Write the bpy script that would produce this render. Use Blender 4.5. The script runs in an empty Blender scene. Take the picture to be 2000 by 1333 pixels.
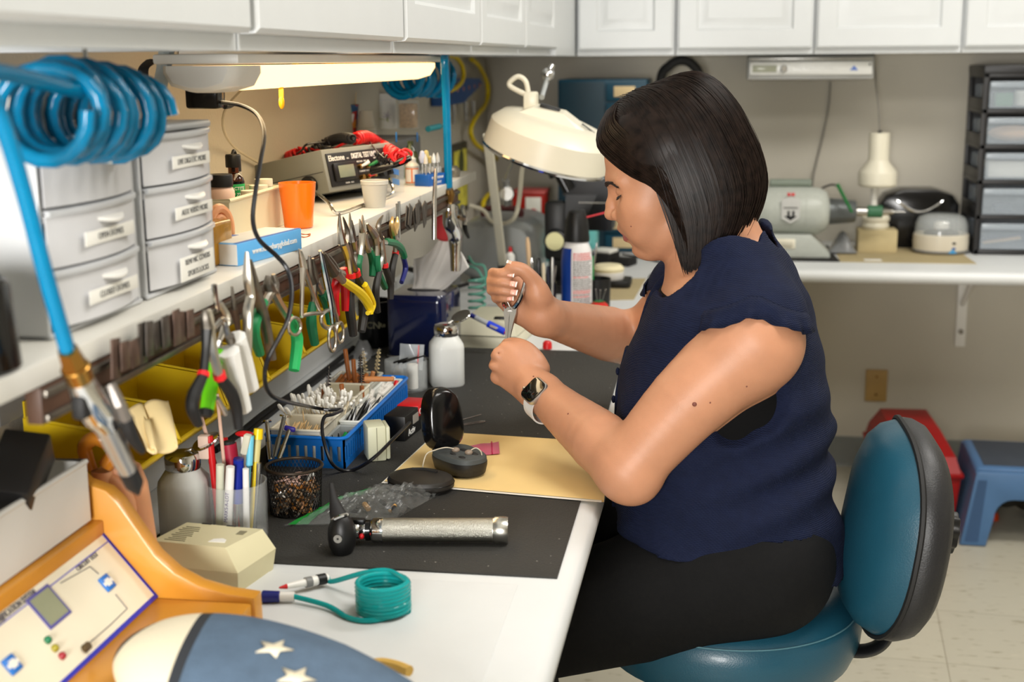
import bpy, bmesh, math, random
import numpy as np
from mathutils import Vector, Matrix, Euler
random.seed(7)
sc = bpy.context.scene
COL = sc.collection
PI = math.pi
R = math.radians

# ------------------------------------------------------------------ camera
F_PX, PITCH, YAW, ROLL = 2596.5, 0.208, 0.1617, -0.0086
CAM = Vector((.80, 0, 1.345))
_cy, _sy, _cp, _sp = math.cos(YAW), math.sin(YAW), math.cos(PITCH), math.sin(PITCH)
FW = Vector((-_sy*_cp, _cy*_cp, -_sp)); _rt = Vector((_cy, _sy, 0)); _up = _rt.cross(FW)
_c, _s = math.cos(ROLL), math.sin(ROLL)
RT = _rt*_c + _up*_s; UP = _up*_c - _rt*_s
cam = bpy.data.cameras.new('camera'); co = bpy.data.objects.new('camera', cam); COL.objects.link(co)
cam.sensor_width = 36; cam.lens = F_PX/2000*36; cam.clip_start = .05
m = Matrix((RT, UP, -FW)).transposed().to_4x4(); m.translation = CAM
co.matrix_world = m
cam.dof.use_dof = True; cam.dof.focus_distance = 1.86; cam.dof.aperture_fstop = 5.0
sc.camera = co

def P(px, py, x=None, y=None, z=None):
    """the point of the room seen at a photograph pixel on the plane x=, y= or z="""
    v = FW + RT*((px-1000)/F_PX) - UP*((py-666.5)/F_PX)
    if x is not None: t = (x-CAM.x)/v.x
    elif y is not None: t = (y-CAM.y)/v.y
    else: t = (z-CAM.z)/v.z
    return CAM + v*t

# ------------------------------------------------------------------ light and exposure
w = bpy.data.worlds.new('world'); sc.world = w; w.use_nodes = True
w.node_tree.nodes['Background'].inputs[0].default_value = (1, .95, .87, 1)
w.node_tree.nodes['Background'].inputs[1].default_value = .35
def area(name, loc, target, sx, sy, power, col):
    l = bpy.data.lights.new(name, 'AREA'); l.shape = 'RECTANGLE'; l.size = sx; l.size_y = sy
    l.energy = power; l.color = col
    o = bpy.data.objects.new(name, l); COL.objects.link(o); o.location = loc
    o.rotation_euler = (Vector(target)-Vector(loc)).to_track_quat('-Z', 'Y').to_euler()
    return o
area('ceiling_panel_light', (1.35, 1.3, 2.62), (1.35, 1.3, 0), 1.2, .6, 30, (1, .97, .92))
area('ceiling_panel_light', (2.0, 2.7, 2.62), (1.9, 3.3, 0), 1.2, .6, 62, (1, .97, .92))
area('camera_flash', (.48, -.90, 1.24), (.95, 3.0, .98), .6, .6, 88, (1, .98, .95))
sc.view_settings.view_transform = 'Standard'; sc.view_settings.look = 'None'
sc.view_settings.exposure = -0.22; sc.view_settings.gamma = 1; sc.view_settings.use_curve_mapping = False
try:
    sc.cycles.use_denoising = True; sc.cycles.max_bounces = 8; sc.cycles.transparent_max_bounces = 16
    sc.cycles.sample_clamp_indirect = 4; sc.cycles.caustics_refractive = False; sc.cycles.caustics_reflective = False
except Exception: pass

# ------------------------------------------------------------------ materials
def lin(c):
    o = []
    for v in c[:3]:
        v /= 255.0
        o.append(v/12.92 if v <= .04045 else ((v+.055)/1.055)**2.4)
    return (*o, 1.0)
_mats = {}
def mat(name, col, rough=.5, metal=0, var=.06, vscale=18, bump=0, bscale=120, trans=0, ior=1.45,
        coat=0, alpha=1, emit=0, spec=.5, sss=0, aniso=None):
    """Principled material with a procedural tint and, where asked for, a procedural bump"""
    if name in _mats: return _mats[name]
    m = bpy.data.materials.new(name); m.use_nodes = True; nt = m.node_tree; N = nt.nodes; L = nt.links
    b = N['Principled BSDF']; c = lin(col)
    tc = N.new('ShaderNodeTexCoord')
    if var:
        nz = N.new('ShaderNodeTexNoise'); nz.inputs['Scale'].default_value = vscale; nz.inputs['Detail'].default_value = 4
        L.new(tc.outputs['Object'], nz.inputs['Vector'])
        rp = N.new('ShaderNodeValToRGB')
        rp.color_ramp.elements[0].position = .3; rp.color_ramp.elements[1].position = .7
        rp.color_ramp.elements[0].color = tuple(min(1, v*(1-var)) for v in c[:3])+(1,)
        rp.color_ramp.elements[1].color = tuple(min(1, v*(1+var)) for v in c[:3])+(1,)
        L.new(nz.outputs['Fac'], rp.inputs['Fac']); L.new(rp.outputs['Color'], b.inputs['Base Color'])
    else: b.inputs['Base Color'].default_value = c
    b.inputs['Roughness'].default_value = rough; b.inputs['Metallic'].default_value = metal
    b.inputs['IOR'].default_value = ior; b.inputs['Transmission Weight'].default_value = trans
    b.inputs['Coat Weight'].default_value = coat; b.inputs['Coat Roughness'].default_value = .08
    b.inputs['Alpha'].default_value = alpha; b.inputs['Specular IOR Level'].default_value = spec
    if sss:
        b.inputs['Subsurface Weight'].default_value = sss; b.inputs['Subsurface Radius'].default_value = (.012, .005, .003)
        b.inputs['Subsurface Scale'].default_value = 1
    if emit:
        b.inputs['Emission Color'].default_value = c; b.inputs['Emission Strength'].default_value = emit
    if bump:
        n2 = N.new('ShaderNodeTexNoise'); n2.inputs['Scale'].default_value = bscale; n2.inputs['Detail'].default_value = 3
        L.new(tc.outputs['Object'], n2.inputs['Vector'])
        bp = N.new('ShaderNodeBump'); bp.inputs['Strength'].default_value = bump; bp.inputs['Distance'].default_value = .002
        L.new(n2.outputs['Fac'], bp.inputs['Height']); L.new(bp.outputs['Normal'], b.inputs['Normal'])
    _mats[name] = m
    return m
def nodes_of(m): return m.node_tree.nodes, m.node_tree.links, m.node_tree.nodes['Principled BSDF']

# ------------------------------------------------------------------ mesh building
def TM(loc=(0, 0, 0), rot=(0, 0, 0), s=(1, 1, 1)):
    return Matrix.Translation(loc) @ Euler(rot).to_matrix().to_4x4() @ Matrix.Diagonal((*s, 1))
def frame(a, b, roll=0):
    """matrix whose z axis runs from a towards b, origin at a"""
    a, b = Vector(a), Vector(b)
    q = (b-a).to_track_quat('Z', 'Y')
    return Matrix.Translation(a) @ q.to_matrix().to_4x4() @ Matrix.Rotation(roll, 4, 'Z')
def smooth_path(pts, n=6, closed=False):
    pts = [Vector(p) for p in pts]; out = []
    k = len(pts)
    if k < 3: return pts
    for i in range(k if closed else k-1):
        if closed: a, b, c, d = pts[i-1], pts[i], pts[(i+1) % k], pts[(i+2) % k]
        else: a, b, c, d = pts[max(i-1, 0)], pts[i], pts[i+1], pts[min(i+2, k-1)]
        for j in range(n):
            t = j/n
            out.append(.5*((2*b)+(c-a)*t+(2*a-5*b+4*c-d)*t*t+(3*b-a-3*c+d)*t**3))
    if not closed: out.append(pts[-1])
    return out
def rrect(w, h, r, n=5):
    o = []
    for cx, cy, a0 in ((w/2-r, h/2-r, 0), (-w/2+r, h/2-r, PI/2), (-w/2+r, -h/2+r, PI), (w/2-r, -h/2+r, 1.5*PI)):
        for i in range(n+1):
            a = a0+PI/2*i/n; o.append((cx+r*math.cos(a), cy+r*math.sin(a)))
    return o
class MB:
    def __init__(s): s.v = []; s.f = []; s.mi = []; s.cur = 0
    def mi_(s, i): s.cur = i; return s
    def add(s, vs, fs, T=None):
        b = len(s.v)
        s.v += [tuple(T @ Vector(v)) if T is not None else tuple(v) for v in vs]
        s.f += [tuple(b+i for i in f) for f in fs]; s.mi += [s.cur]*len(fs)
        return s
    def box(s, c, d, bev=0, T=None, seg=2, rot=None):
        M = Matrix.Translation(c)
        if rot: M = M @ Euler(rot).to_matrix().to_4x4()
        bm = bmesh.new(); bmesh.ops.create_cube(bm, size=1, matrix=Matrix.Diagonal((*d, 1)))
        if bev: bmesh.ops.bevel(bm, geom=bm.edges[:], offset=min(bev, min(d)*.49), segments=seg, profile=.5, affect='EDGES')
        bm.verts.index_update()
        if T is not None: M = T @ M
        s.add([v.co for v in bm.verts], [[v.index for v in f.verts] for f in bm.faces], M); bm.free(); return s
    def box2(s, a, b, bev=0, T=None, seg=2):
        a, b = Vector(a), Vector(b)
        return s.box((a+b)/2, [abs(v) for v in (b-a)], bev, T, seg)
    def lathe(s, prof, seg=28, T=None, sx=1, sy=1):
        vs, fs, rows = [], [], []
        for r, z in prof:
            if r < 1e-6: rows.append([len(vs)]); vs.append((0, 0, z))
            else:
                rows.append(list(range(len(vs), len(vs)+seg)))
                vs += [(r*sx*math.cos(2*PI*i/seg), r*sy*math.sin(2*PI*i/seg), z) for i in range(seg)]
        for a, b in zip(rows, rows[1:]):
            for i in range(seg):
                j = (i+1) % seg
                if len(a) == 1 and len(b) == 1: continue
                if len(a) == 1: fs.append((a[0], b[j], b[i]))
                elif len(b) == 1: fs.append((a[i], a[j], b[0]))
                else: fs.append((a[i], a[j], b[j], b[i]))
        return s.add(vs, fs, T)
    def cyl(s, a, b, r, r2=None, seg=20, bev=0):
        L = (Vector(b)-Vector(a)).length; r2 = r if r2 is None else r2
        e = bev
        pr = [(0, 0), (r-e, 0), (r, e), (r2, L-e), (r2-e, L), (0, L)] if e else [(0, 0), (r, 0), (r2, L), (0, L)]
        return s.lathe(pr, seg, frame(a, b))
    def tube(s, pts, r, seg=8, closed=False, sm=0, T=None, flat=1):
        if sm: 
            n0 = len(pts); pts = smooth_path(pts, sm, closed)
            if isinstance(r, (list, tuple)):
                k = len(pts); r = [float(np.interp(i*(n0-1)/max(1, k-1), range(n0), r)) for i in range(k)]
        pts = [Vector(p) for p in pts]; n = len(pts)
        if not isinstance(r, (list, tuple)): r = [r]*n
        vs, fs = [], []; nrm = None
        for i, p in enumerate(pts):
            if closed: t = pts[(i+1) % n]-pts[i-1]
            else: t = pts[min(i+1, n-1)]-pts[max(i-1, 0)]
            t = t.normalized() if t.length > 1e-9 else Vector((0, 0, 1))
            if nrm is None:
                nrm = t.cross(Vector((0, 0, 1)))
                if nrm.length < .05: nrm = t.cross(Vector((1, 0, 0)))
            nrm = (nrm-t*nrm.dot(t)); nrm = nrm.normalized() if nrm.length > 1e-6 else t.orthogonal().normalized()
            bn = t.cross(nrm)
            for j in range(seg):
                a = 2*PI*j/seg; vs.append(p+nrm*(r[i]*math.cos(a))+bn*(r[i]*flat*math.sin(a)))
        for i in range(n if closed else n-1):
            for j in range(seg):
                a, b = i*seg+j, i*seg+(j+1) % seg; k = ((i+1) % n)*seg
                fs.append((a, b, k+(j+1) % seg, k+j))
        if not closed:
            fs.append(tuple(range(seg-1, -1, -1))); fs.append(tuple(range((n-1)*seg, n*seg)))
        return s.add(vs, fs, T)
    def prism(s, poly, h, T=None, bev=0):
        bm = bmesh.new(); vs = [bm.verts.new((x, y, 0)) for x, y in poly]; f = bm.faces.new(vs)
        r = bmesh.ops.extrude_face_region(bm, geom=[f])
        bmesh.ops.translate(bm, vec=(0, 0, h), verts=[g for g in r['geom'] if isinstance(g, bmesh.types.BMVert)])
        bmesh.ops.recalc_face_normals(bm, faces=bm.faces)
        if bev:
            es = [e for e in bm.edges if abs(e.verts[0].co.z-e.verts[1].co.z) < 1e-6]
            bmesh.ops.bevel(bm, geom=es, offset=bev, segments=2, profile=.5, affect='EDGES')
        bm.verts.index_update()
        s.add([v.co for v in bm.verts], [[v.index for v in f.verts] for f in bm.faces], T); bm.free(); return s
    def ell(s, c, r, T=None, seg=20, rings=12, rot=None):
        if not isinstance(r, (tuple, list)): r = (r, r, r)
        pr = [(math.sin(PI*i/rings), -math.cos(PI*i/rings)) for i in range(rings+1)]; pr[0] = (0, -1); pr[-1] = (0, 1)
        M = TM(c, rot or (0, 0, 0), r)
        return s.lathe(pr, seg, M if T is None else T @ M)
    def loft(s, secs, T=None, caps=True, closed=True):
        n = len(secs[0]); vs = [v for q in secs for v in q]; fs = []
        for i in range(len(secs)-1):
            for j in range(n if closed else n-1):
                a, b = i*n+j, i*n+(j+1) % n; fs.append((a, b, b+n, a+n))
        if caps and closed: fs.append(tuple(range(n-1, -1, -1))); fs.append(tuple(range((len(secs)-1)*n, len(secs)*n)))
        return s.add(vs, fs, T)
    def grid(s, fn, nu, nv, T=None):
        vs = [fn(i/nu, j/nv) for i in range(nu+1) for j in range(nv+1)]
        fs = [(i*(nv+1)+j, (i+1)*(nv+1)+j, (i+1)*(nv+1)+j+1, i*(nv+1)+j+1) for i in range(nu) for j in range(nv)]
        return s.add(vs, fs, T)
    def mesh(s, name, mats, sharp=40, fix=True):
        me = bpy.data.meshes.new(name); me.from_pydata(s.v, [], s.f)
        if not isinstance(mats, (list, tuple)): mats = [mats]
        for q in mats: me.materials.append(q)
        if len(mats) > 1: me.polygons.foreach_set('material_index', s.mi)
        if fix:
            bm = bmesh.new(); bm.from_mesh(me); bmesh.ops.recalc_face_normals(bm, faces=bm.faces); bm.to_mesh(me); bm.free()
        me.polygons.foreach_set('use_smooth', [True]*len(me.polygons))
        me.set_sharp_from_angle(angle=R(sharp)); me.update()
        return me

def tag(o, label=None, cat=None, group=None, kind=None):
    if label: o['label'] = label
    if cat: o['category'] = cat
    if group: o['group'] = group
    if kind: o['kind'] = kind
    return o
def thing(name, label, cat, loc=(0, 0, 0), rz=0, group=None):
    o = bpy.data.objects.new(name, None); COL.objects.link(o); o.empty_display_size = .02
    o.location = loc; o.rotation_euler = (0, 0, rz)
    return tag(o, label, cat, group)
def part(name, mb, mats, parent, label=None, sharp=40, loc=None, kind=None):
    """a mesh of its own under its thing; the builder's coordinates are the thing's own"""
    o = bpy.data.objects.new(name, mb.mesh(name, mats, sharp) if isinstance(mb, MB) else mb); COL.objects.link(o); o.parent = parent
    if loc: o.location = loc
    return tag(o, label, kind=kind)
def solo(name, mb, mats, label, cat, group=None, loc=(0, 0, 0), rot=(0, 0, 0), sharp=40, kind=None):
    o = bpy.data.objects.new(name, mb.mesh(name, mats, sharp) if isinstance(mb, MB) else mb); COL.objects.link(o)
    o.location = loc; o.rotation_euler = rot
    return tag(o, label, cat, group, kind)
def struct(name, mb, mats, sharp=40):
    o = bpy.data.objects.new(name, mb.mesh(name, mats, sharp)); COL.objects.link(o); o['kind'] = 'structure'
    return o
def copy_thing(o, loc=None, rot=None, label=None):
    def rec(q, par):
        c = q.copy(); COL.objects.link(c); c.parent = par
        for ch in q.children: rec(ch, c)
        return c
    c = rec(o, None)
    if loc is not None: c.location = loc
    if rot is not None: c.rotation_euler = rot
    if label: c['label'] = label
    return c
def text_mesh(txt, size, depth=.0003, align='CENTER', bold=0, sx=1):
    cu = bpy.data.curves.new('text', 'FONT'); cu.body = txt; cu.size = size; cu.extrude = depth; cu.align_x = align; cu.align_y = 'CENTER'
    cu.offset = bold; cu.resolution_u = 3
    o = bpy.data.objects.new('text', cu); COL.objects.link(o)
    dg = bpy.context.evaluated_depsgraph_get()
    me = bpy.data.meshes.new_from_object(o.evaluated_get(dg)); bpy.data.objects.remove(o)
    if sx != 1: me.transform(Matrix.Diagonal((sx, 1, 1, 1)))
    return me
def lettering(parent, txt, size, M, mt, name='lettering', align='CENTER', bold=0, sx=1):
    """raised lettering: M places the text's own x right / y up / z out frame in the thing's space"""
    me = text_mesh(txt, size, align=align, bold=bold, sx=sx); me.transform(M); me.materials.clear(); me.materials.append(mt)
    o = bpy.data.objects.new(name, me); COL.objects.link(o); o.parent = parent
    return o
def face_frame(o, right, up):
    """matrix from origin, right and up vectors"""
    r = Vector(right).normalized(); u = Vector(up).normalized(); n = r.cross(u).normalized(); u = n.cross(r)
    M = Matrix((r, u, n)).transposed().to_4x4(); M.translation = Vector(o); return M

# shared materials
WHITE = mat('white_laminate', (214, 216, 216), .38, var=.015)
SHELFW = mat('shelf_white_laminate', (212, 209, 200), .42, var=.02)
CABW = mat('cabinet_thermofoil_white', (212, 215, 216), .33, var=.01)
STEEL = mat('polished_steel', (190, 188, 184), .22, 1, var=.1, vscale=60)
CHROME = mat('chrome', (215, 215, 215), .08, 1, var=.03)
DSTEEL = mat('dull_steel', (128, 122, 114), .38, 1, var=.15, vscale=80)
BRASS = mat('brass', (176, 132, 66), .25, 1, var=.08)
GOLD = mat('gold', (225, 180, 90), .15, 1, var=.05)
BLACKP = mat('black_plastic', (14, 14, 15), .42, var=.1)
BLACKG = mat('glossy_black_plastic', (9, 9, 10), .18, var=.05)
BLACKR = mat('black_rubber', (17, 16, 16), .65, var=.12)
WHITEP = mat('white_plastic', (232, 230, 224), .35, var=.02)
CREAMP = mat('cream_plastic', (214, 206, 176), .42, var=.03)
BEIGEP = mat('beige_plastic', (206, 198, 160), .48, var=.03)
GREYP = mat('grey_plastic', (120, 120, 118), .45, var=.04)
REDP = mat('red_plastic', (196, 22, 28), .35, var=.05)
YELP = mat('yellow_plastic', (228, 196, 22), .38, var=.05)
GRNP = mat('green_grip', (18, 112, 72), .4, var=.08)
LGRN = mat('bright_green_grip', (40, 176, 98), .4, var=.06)
BLUEP = mat('blue_plastic', (22, 118, 196), .35, var=.05)
DBLUE = mat('dark_blue_grip', (24, 32, 110), .4, var=.06)
def glass(name, col, rough=.03, ior=1.45): return mat(name, col, rough, trans=1, ior=ior, var=.01)
GLASS = mat('clear_glass', (225, 230, 230), .04, alpha=.15, var=.02, spec=1)
CLEARP = mat('clear_plastic', (225, 230, 230), .08, alpha=.22, var=.02, spec=1)
PAPER = mat('white_paper', (232, 230, 222), .7, var=.02)
INK = mat('black_ink', (24, 24, 26), .6, var=.05)
WINK = mat('white_ink', (230, 230, 226), .6, var=.03)
# ------------------------------------------------------------------ room shell
def wall_material(name, col, bscale):
    m = mat(name, col, .6, var=.025, vscale=5, bump=.35, bscale=bscale)
    return m
WALLM = wall_material('painted_wall', (192, 186, 172), 160)
def floor_material():
    m = mat('vinyl_tile', (178, 172, 156), .38, var=0)
    N, L, b = nodes_of(m)
    tc = N.new('ShaderNodeTexCoord'); br = N.new('ShaderNodeTexBrick')
    br.offset = 0; br.squash = 1
    br.inputs['Color1'].default_value = lin((182, 177, 160)); br.inputs['Color2'].default_value = lin((176, 171, 155))
    br.inputs['Mortar'].default_value = lin((140, 133, 116)); br.inputs['Scale'].default_value = 1
    br.inputs['Mortar Size'].default_value = .0012; br.inputs['Brick Width'].default_value = .305; br.inputs['Row Height'].default_value = .305
    mp = N.new('ShaderNodeMapping'); mp.inputs['Location'].default_value = (.11, .05, 0); mp.inputs['Rotation'].default_value = (0, 0, R(4))
    L.new(tc.outputs['Object'], mp.inputs['Vector']); L.new(mp.outputs['Vector'], br.inputs['Vector'])
    n1 = N.new('ShaderNodeTexNoise'); n1.inputs['Scale'].default_value = 22; n1.inputs['Detail'].default_value = 6
    mp2 = N.new('ShaderNodeMapping'); mp2.inputs['Scale'].default_value = (1, 3, 1)
    L.new(tc.outputs['Object'], mp2.inputs['Vector']); L.new(mp2.outputs['Vector'], n1.inputs['Vector'])
    rp = N.new('ShaderNodeValToRGB'); e = rp.color_ramp.elements
    e[0].position = .30; e[0].color = (.55, .5, .42, 1); e[1].position = .40; e[1].color = (1, 1, 1, 1)
    e2 = e.new(.62); e2.color = (1, 1, 1, 1); e3 = e.new(.72); e3.color = (1.12, 1.12, 1.1, 1)
    L.new(n1.outputs['Fac'], rp.inputs['Fac'])
    mx = N.new('ShaderNodeMixRGB'); mx.blend_type = 'MULTIPLY'; mx.inputs[0].default_value = .8
    L.new(br.outputs['Color'], mx.inputs[1]); L.new(rp.outputs['Color'], mx.inputs[2]); L.new(mx.outputs[0], b.inputs['Base Color'])
    return m
X1, Y0, Y1, ZC = 3.4, -1.9, 4.42, 2.65
struct('floor', MB().box2((-.1, Y0-.1, -.06), (X1+.1, Y1+.1, 0)), floor_material())
struct('wall_left', MB().box2((-.1, Y0-.1, 0), (0, Y1+.1, ZC)), WALLM)
struct('wall_back', MB().box2((0, Y1, 0), (X1, Y1+.1, ZC)), WALLM)
struct('wall_right', MB().box2((X1, Y0-.1, 0), (X1+.1, Y1+.1, ZC)), WALLM)
struct('wall_front', MB().box2((0, Y0-.1, 0), (X1, Y0, ZC)), WALLM)
struct('ceiling', MB().box2((-.1, Y0-.1, ZC), (X1+.1, Y1+.1, ZC+.08)), mat('ceiling_white', (226, 224, 216), .8, var=.02))
GREYV = mat('grey_vinyl_base', (118, 121, 118), .45, var=.05)
b = MB(); b.prism([(0, 0), (.012, 0), (.005, .012), (.004, .098), (0, .102)], X1-.001, TM((0, Y1, 0)) @ Matrix(((0, 0, 1, 0), (-1, 0, 0, 0), (0, 1, 0, 0), (0, 0, 0, 1))))
struct('baseboard_back', b, GREYV)

# ------------------------------------------------------------------ worktops
def counter(name, poly_profile, a, b, axis, label, mt):
    pass
CT = .76
ct = MB()   # along the left wall: rounded front nose
prof = [(0, -.038), (.615, -.038), (.632, -.034), (.640, -.022), (.640, -.012), (.634, -.003), (.622, 0), (0, 0)]
ct.loft([[(x, yy, CT+z) for x, z in prof] for yy in (.15, 4.41)])
solo('worktop', ct, WHITE, 'long white laminate worktop along the left wall with rounded front edge', 'worktop', sharp=50)
ct = MB()
ct.loft([[(xx, 3.81+.64-.02-x+.0, CT+z) for x, z in prof] for xx in (.643, 3.3)])
solo('worktop', ct, WHITE, 'white laminate worktop along the back wall behind the seated woman', 'worktop', sharp=50)
struct('trim_left', MB().box2((.0005, .15, CT+.0005), (.018, 4.41, CT+.07), .004), WHITE)
# worktop brackets
def bracket(x, y, label):
    t = thing('worktop_bracket', label, 'bracket', (x, y, 0))
    part('wall_plate', MB().box2((-.016, -.008, .42), (.016, 0, .72), .002), WHITEP, t)
    part('top_arm', MB().box2((-.014, -.40, .706), (.014, 0, .7215), .002), WHITEP, t)
    part('brace', MB().tube([(0, -.006, .56), (0, -.22, .708)], .009, 8), WHITEP, t)
    part('screw', MB().cyl((0, -.008, .47), (0, -.013, .47), .008), DSTEEL, t)
    return t
bp = P(1876, 645, y=4.42)
bracket(bp.x, 4.42, 'pale steel bracket bracing the underside of the back worktop')
bracket(2.75, 4.42, 'pale steel bracket under the back worktop, right of the frame')

# ------------------------------------------------------------------ shelf along the left wall
SH0, SHT = 1.095, 1.114
t = thing('wall_shelf', 'long white shelf on the left wall above the hanging pliers', 'shelf', (0, 0, SH0))
part('board', MB().box2((.001, -.3, 0), (.266, 2.815, SHT-SH0), .0015), SHELFW, t)
for yy in (.25, 1.15, 2.0, 2.7):
    part('bracket', MB().box2((.001, yy-.01, -.20), (.016, yy+.01, -.0005), .002).prism([(0.016, -.0006), (.22, -.0006), (.22, -.012), (.016, -.05)], .004, TM((0, yy+.002, 0), (PI/2, 0, 0))), WHITEP, t)

# ------------------------------------------------------------------ upper cabinets
def raised_door(mb, T, w, h):
    """cathedral-plain raised panel door in the local x-z plane, front towards -y, lower left at origin"""
    th = .019; rim = min(.055, w*.2)
    mb.add(*door_mesh(w, h, th, rim), T)
def door_mesh(w, h, th, rim):
    rings = [(0, 0), (.001, -th*.82), (.006, -th), (rim, -th), (rim+.006, -th+.007), (rim+.012, -th+.007), (rim+.034, -th+.001), (rim+.036, -th+.001)]
    vs, fs = [], []
    for ins, y in rings:
        vs += [(ins, y, ins), (w-ins, y, ins), (w-ins, y, h-ins), (ins, y, h-ins)]
    for i in range(len(rings)-1):
        for j in range(4):
            a, b = i*4+j, i*4+(j+1) % 4; fs.append((a, b, b+4, a+4))
    k = (len(rings)-1)*4; fs.append((k, k+1, k+2, k+3)); fs.append((3, 2, 1, 0))
    return vs, fs
def cabinet(name, label, loc, rz, width, doors, h=.76, depth=.315, zb=0, door_drop=-.016):
    """wall cabinet, front towards local -y, origin at the lower left front corner of the box"""
    t = thing(name, label, 'cabinet', loc, rz, 'white wall cabinets')
    b = MB(); g = .018
    b.box2((0, 0, 0), (g, depth, h)); b.box2((width-g, 0, 0), (width, depth, h)); b.box2((g, 0, h-g), (width-g, depth, h))
    b.box2((g, 0, .012), (width-g, depth, .012+g)); b.box2((g, 0, 0), (width-g, .018, .012)); b.box2((g, depth-.006, g), (width-g, depth, h-g))
    part('body', b, CABW, t)
    dw = (width-.006)/doors
    for i in range(doors):
        d = MB(); raised_door(d, TM((.003+i*dw+.0015, -.001, .016)), dw-.003, h-.02)
        part('door', d, CABW, t, sharp=20)
    return t
ZL, XL = 1.357, .318
ys = [(-.55, .062, 1, 'white cabinet door nearest the camera, cut by the left frame edge'),
      (.066, .672, 1, 'white wall cabinet at the left frame edge above the turquoise hose coil'),
      (.676, 1.281, 1, 'large blurred white cabinet at top left above the drawer units'),
      (1.287, 1.905, 1, 'white wall cabinet directly above the lit tube lamp'),
      (1.911, 2.506, 1, 'white wall cabinet above the far turquoise hose coil'),
      (2.510, 3.067, 1, 'narrow-looking white cabinet, second from the corner on the left wall'),
      (3.071, 3.63, 1, 'white cabinet on the left wall touching the corner')]
for a, bb, n, lab in ys:
    cabinet('wall_cabinet', lab, (XL, a, ZL), PI/2, bb-a, n, depth=.316)
ZB, YB = 1.357, 4.108
xs = [(.338, .632, 'white wall cabinet on the back wall closest to the corner'), (.636, 1.038, 'white wall cabinet on the back wall directly above the woman\'s head'),
      (1.041, 1.457, 'white wall cabinet on the back wall with the silver radio hung below'), (1.460, 1.86, 'white wall cabinet on the back wall above the black drawer tower'), (1.864, 2.3, 'white wall cabinet beyond the right frame edge')]
for a, bb, lab in xs:
    cabinet('wall_cabinet', lab, (a, YB, ZB), 0, bb-a, 1, depth=.311)
# corner filler
solo('cabinet_filler', MB().box2((.001, 3.634, ZL), (.333, 4.418, ZL+.76)), CABW, 'blank white filler cabinet in the room corner', 'cabinet')
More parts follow.
